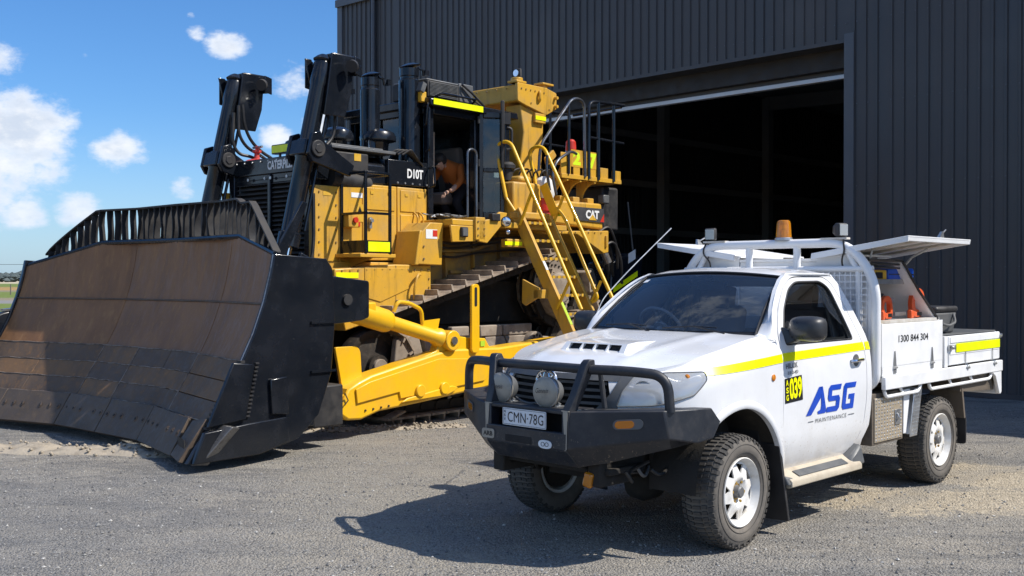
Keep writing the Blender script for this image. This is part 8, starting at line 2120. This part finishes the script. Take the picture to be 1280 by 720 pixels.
    for xx in (-2.1, -2.45, -2.8): b_.hexa([L(.05, xx, .012), L(.95, xx, .012), L(.95, xx - .05, .012), L(.05, xx - .05, .012)], [L(.05, xx + .01, .030), L(.95, xx + .01, .030), L(.95, xx - .06, .030), L(.05, xx - .06, .030)])
    lr = b_.build('lid_stiffener', M['dirty_white'], ld_); lr['kind'] = 'stuff'
    b_ = MB(); b_.tube([(-2.70, yo - sg * .20, 1.80), (-2.72, yo - sg * .12, 1.90), L(.70, -2.75, .04)], .010, 8); b_.tube([(-2.0, yo - sg * .20, 1.62), L(.55, -2.0, .04)], .008, 8); b_.build('gas_strut', M['galvanised'], ld_)
    b_ = MB(); b_.hexa([L(.95, -2.42, -.0), L(.99, -2.42, 0), L(.99, -2.50, 0), L(.95, -2.50, 0)], [L(.97, -2.44, -.05), L(.99, -2.44, -.05), L(.99, -2.47, -.05), L(.97, -2.47, -.05)]); b_.tube([L(.98, -2.46, -.03), L(.96, -2.56, -.07)], .006, 6); b_.build('lid_latch', M['galvanised'], ld_)
    if sg > 0:
        lettering('1300 844 304', 'lettering', M['letter_black'], pn_, flatmap((-2.21, yo + .002, 1.225), (-.555, 0, 0), (0, 0, .056)), bold=.01, spacing=1.0)
b_ = MB(); b_.box(-1.93, -2.62, -.36, .36, 1.86, 1.885); b_.box(-1.94, -1.95, -.36, .36, 1.0, 1.86); b_.build('centre_cover', WD, UT, bevel=.004)
# antenna style pale conduit under the headboard
# ---- rear load area: drop sides and black tonneau
for sg in (1, -1):
    yo = sg * .905
    b_ = MB(); b_.box(-3.10, -3.17, *sorted((yo, yo - sg * .03)), .973, 1.235); b_.build('corner_post', WD, UT, bevel=.004)
    b_ = MB(); b_.box(-3.18, -4.35, *sorted((yo + sg * .004, yo - sg * .022)), .985, 1.235); ds = b_.build('drop_side', WD, UT, bevel=.008)
    b_ = MB(); b_.box(-3.20, -4.33, *sorted((yo + sg * .004, yo + sg * .010)), 1.175, 1.225); b_.box(-3.20, -4.33, *sorted((yo + sg * .004, yo + sg * .008)), 1.075, 1.09); b_.build('pressed_panel', WD, ds, bevel=.002)
    b_ = MB(); b_.box(-3.32, -4.33, *sorted((yo + sg * .0105, yo + sg * .013)), 1.092, 1.168); b_.build('reflective_tape', M['hivis_yellow'], ds)
    for xx in (-3.52, -4.15):
        b_ = MB(); b_.box(xx - .005, xx + .005, *sorted((yo + sg * .011, yo + sg * .016)), .95, 1.09); b_.tube([(xx + .03, yo + sg * .03, .955), (xx - .02, yo + sg * .04, .95), (xx - .045, yo + sg * .02, .97)], .009, 6); b_.tube([(xx, yo + sg * .02, .985), (xx, yo + sg * .025, .93)], .012, 8); b_.build('over_centre_catch', M['galvanised'], ds)
    b_ = MB(); b_.box(-3.16, -3.24, *sorted((yo + sg * .004, yo + sg * .02)), 1.12, 1.16); b_.lathe((-3.20, yo + sg * .01, 1.14), (-3.20, yo + sg * .06, 1.14), [(.022, 0), (.018, .02), (.008, .03)], 12); b_.tube([(-3.16, yo + sg * .02, 1.16), (-3.22, yo + sg * .035, 1.13), (-3.26, yo + sg * .02, 1.15)], .008, 6); b_.build('tail_latch', M['galvanised'], ds)
    b_ = MB(); b_.cyl((-4.36, yo - sg * .01, 1.19), (-4.40, yo - sg * .01, 1.19), .018, n=10); b_.cyl((-4.34, yo + sg * .0, 1.205), (-4.34, yo + sg * .03, 1.205), .014, n=10); b_.build('tail_pin', M['galvanised'], ds)
b_ = MB(); b_.box(-4.32, -4.35, -.88, .88, .985, 1.235); b_.build('tail_gate', WD, UT, bevel=.006)
b_ = MB(); b_.box(-3.10, -4.33, -.88, .88, 1.236, 1.250); b_.build('tonneau_cover', M['plastic_grey'], UT, bevel=.004)

# ------------------------------------------------------------------ things carried on the tray: each its own object
UM = Matrix.Translation(UT.location) @ Matrix.Rotation(R(225.59), 4, 'Z')
def titem(name, loc, label, cat, group=None):
    p = UM @ Vector(loc); o = empty(name, p, R(225.59)); tag(o, label, cat, group); return o
# blue plastic case
o = titem('plastic_case', (-2.72, .60, 1.706), 'bright blue plastic tool case on the upper shelf of the open canopy', 'tool case')
b_ = MB(); b_.box(-.24, .24, -.08, .10, 0, .105); b_.build('case_body', M['blue_plastic'], o, bevel=.012)
b_ = MB(); b_.box(-.235, .235, .1005, .106, .050, .058); b_.build('case_seam', M['letter_black'], o)
# yellow drill in a small case
o = titem('power_drill_case', (-2.30, .60, 1.706), 'yellow and black power tool box beside the blue case on the shelf', 'tool box')
b_ = MB(); b_.box(-.15, .17, -.06, .10, 0, .09); b_.build('case_body', M['case_yellow'], o, bevel=.012)
b_ = MB(); b_.box(-.06, .06, .1005, .106, .02, .07); b_.box(-.16, .17, .10, .104, .0, .014); b_.build('case_label', M['letter_black'], o)
# orange-handled saw standing on the box floor
def saw(loc, s, label):
    o = titem('hand_saw', loc, label, 'saw')
    b_ = MB(); out = rounded([(-.20, 0), (-.02, 0), (.0, .10), (-.03, .17), (-.12, .20), (-.19, .17), (-.22, .08)], .03); inn = rounded([(-.175, .05), (-.07, .05), (-.045, .10), (-.07, .145), (-.13, .16), (-.17, .135)], .02)
    n_ = 4
    patch(b_, [(x * s, z * s) for x, z in out], lambda x, z: (x, .012, z), .05, holes=[[(x * s, z * s) for x, z in inn]], thick=(0, -.035, 0))
    patch(b_, [(x * s, z * s) for x, z in out], lambda x, z: (x, -.023, z), .05, holes=[[(x * s, z * s) for x, z in inn]])
    b_.build('handle', M['orange_tool'], o, bevel=.004)
    b_ = MB(); b_.hexa([(-.05 * s, .02, 0), (.16 * s, .06, 0), (.16 * s, .10, 0), (-.05 * s, .05, 0)], [(-.05 * s, .02, .04), (.16 * s, .06, .07), (.16 * s, .10, .07), (-.05 * s, .05, .04)]); b_.build('saw_body', M['orange_tool'], o, bevel=.008)
    b_ = MB(); b_.box(.02 * s, .09 * s, .105, .108, .02, .05); b_.build('guard_slot', M['letter_black'], o)
    b_ = MB(); b_.box(.10, .30, .0, .006, .02, .05); b_.build('saw_blade', M['galvanised'], o)
saw((-2.80, .74, 1.401), 1.25, 'orange handled saw standing at the rear of the open tool box')
saw((-2.24, .74, 1.401), .95, 'smaller orange power tool partly hidden at the front of the tool box')
# black coil / bag between
o = titem('black_tool_bag', (-2.42, .55, 1.401), 'small black tool bag between the orange tools in the box', 'tool bag')
b_ = MB(); b_.box(-.10, .12, -.08, .08, 0, .07); b_.build('bag_body', M['plastic_black'], o, bevel=.025)
b_ = MB(); b_.tube([(-.07, 0, .07), (-.05, 0, .12), (.05, 0, .12), (.07, 0, .07)], .008, 6, fillet=.02); b_.build('bag_handle', M['plastic_black'], o)
o = titem('parts_tray', (-2.22, .60, 1.556), 'dark small parts tray on the lower shelf of the canopy', 'parts tray')
b_ = MB(); b_.box(-.18, .20, -.08, .10, 0, .05); b_.build('tray_body', M['plastic_black'], o, bevel=.01)
b_ = MB(); b_.box(-.14, .16, .02, .06, .05, .07); b_.build('spanner', M['worn_steel'], o)
# black plastic tubs on the tonneau
def tub(loc, w, h, label):
    o = titem('storage_tub', loc, label, 'storage tub', None)
    b_ = MB(); b_.hexa([(-w / 2 * .9, -.18, 0), (w / 2 * .9, -.18, 0), (w / 2 * .9, .18, 0), (-w / 2 * .9, .18, 0)], [(-w / 2, -.2, h * .78), (w / 2, -.2, h * .78), (w / 2, .2, h * .78), (-w / 2, .2, h * .78)]); b_.build('tub_body', M['plastic_grey'], o, bevel=.02)
    b_ = MB(); b_.box(-w / 2 - .01, w / 2 + .01, -.21, .21, h * .78, h); b_.build('tub_lid', M['plastic_black'], o, bevel=.022)
    b_ = MB(); b_.tube([(-w * .30, .20, h * .70), (-w * .22, .235, h * .40), (w * .10, .235, h * .28), (w * .28, .21, h * .36)], .012, 8, fillet=.04); b_.build('tub_handle', M['plastic_grey'], o)
tub((-3.36, .62, 1.251), .44, .235, 'black lidded plastic tub with grey handle on the tray behind the canopy')
# pebble-like white scrap by the shed wall
pb = MB(); pb.box(-.07, .07, -.04, .04, 0, .05)
o = pb.build('paper_scrap', M['letter_white'], None, bevel=.01); o.location = W_at = (SH.matrix_basis @ Vector((.32, -1.05, .0))); tag(o, 'small white scrap lying at the foot of the shed wall', 'litter')
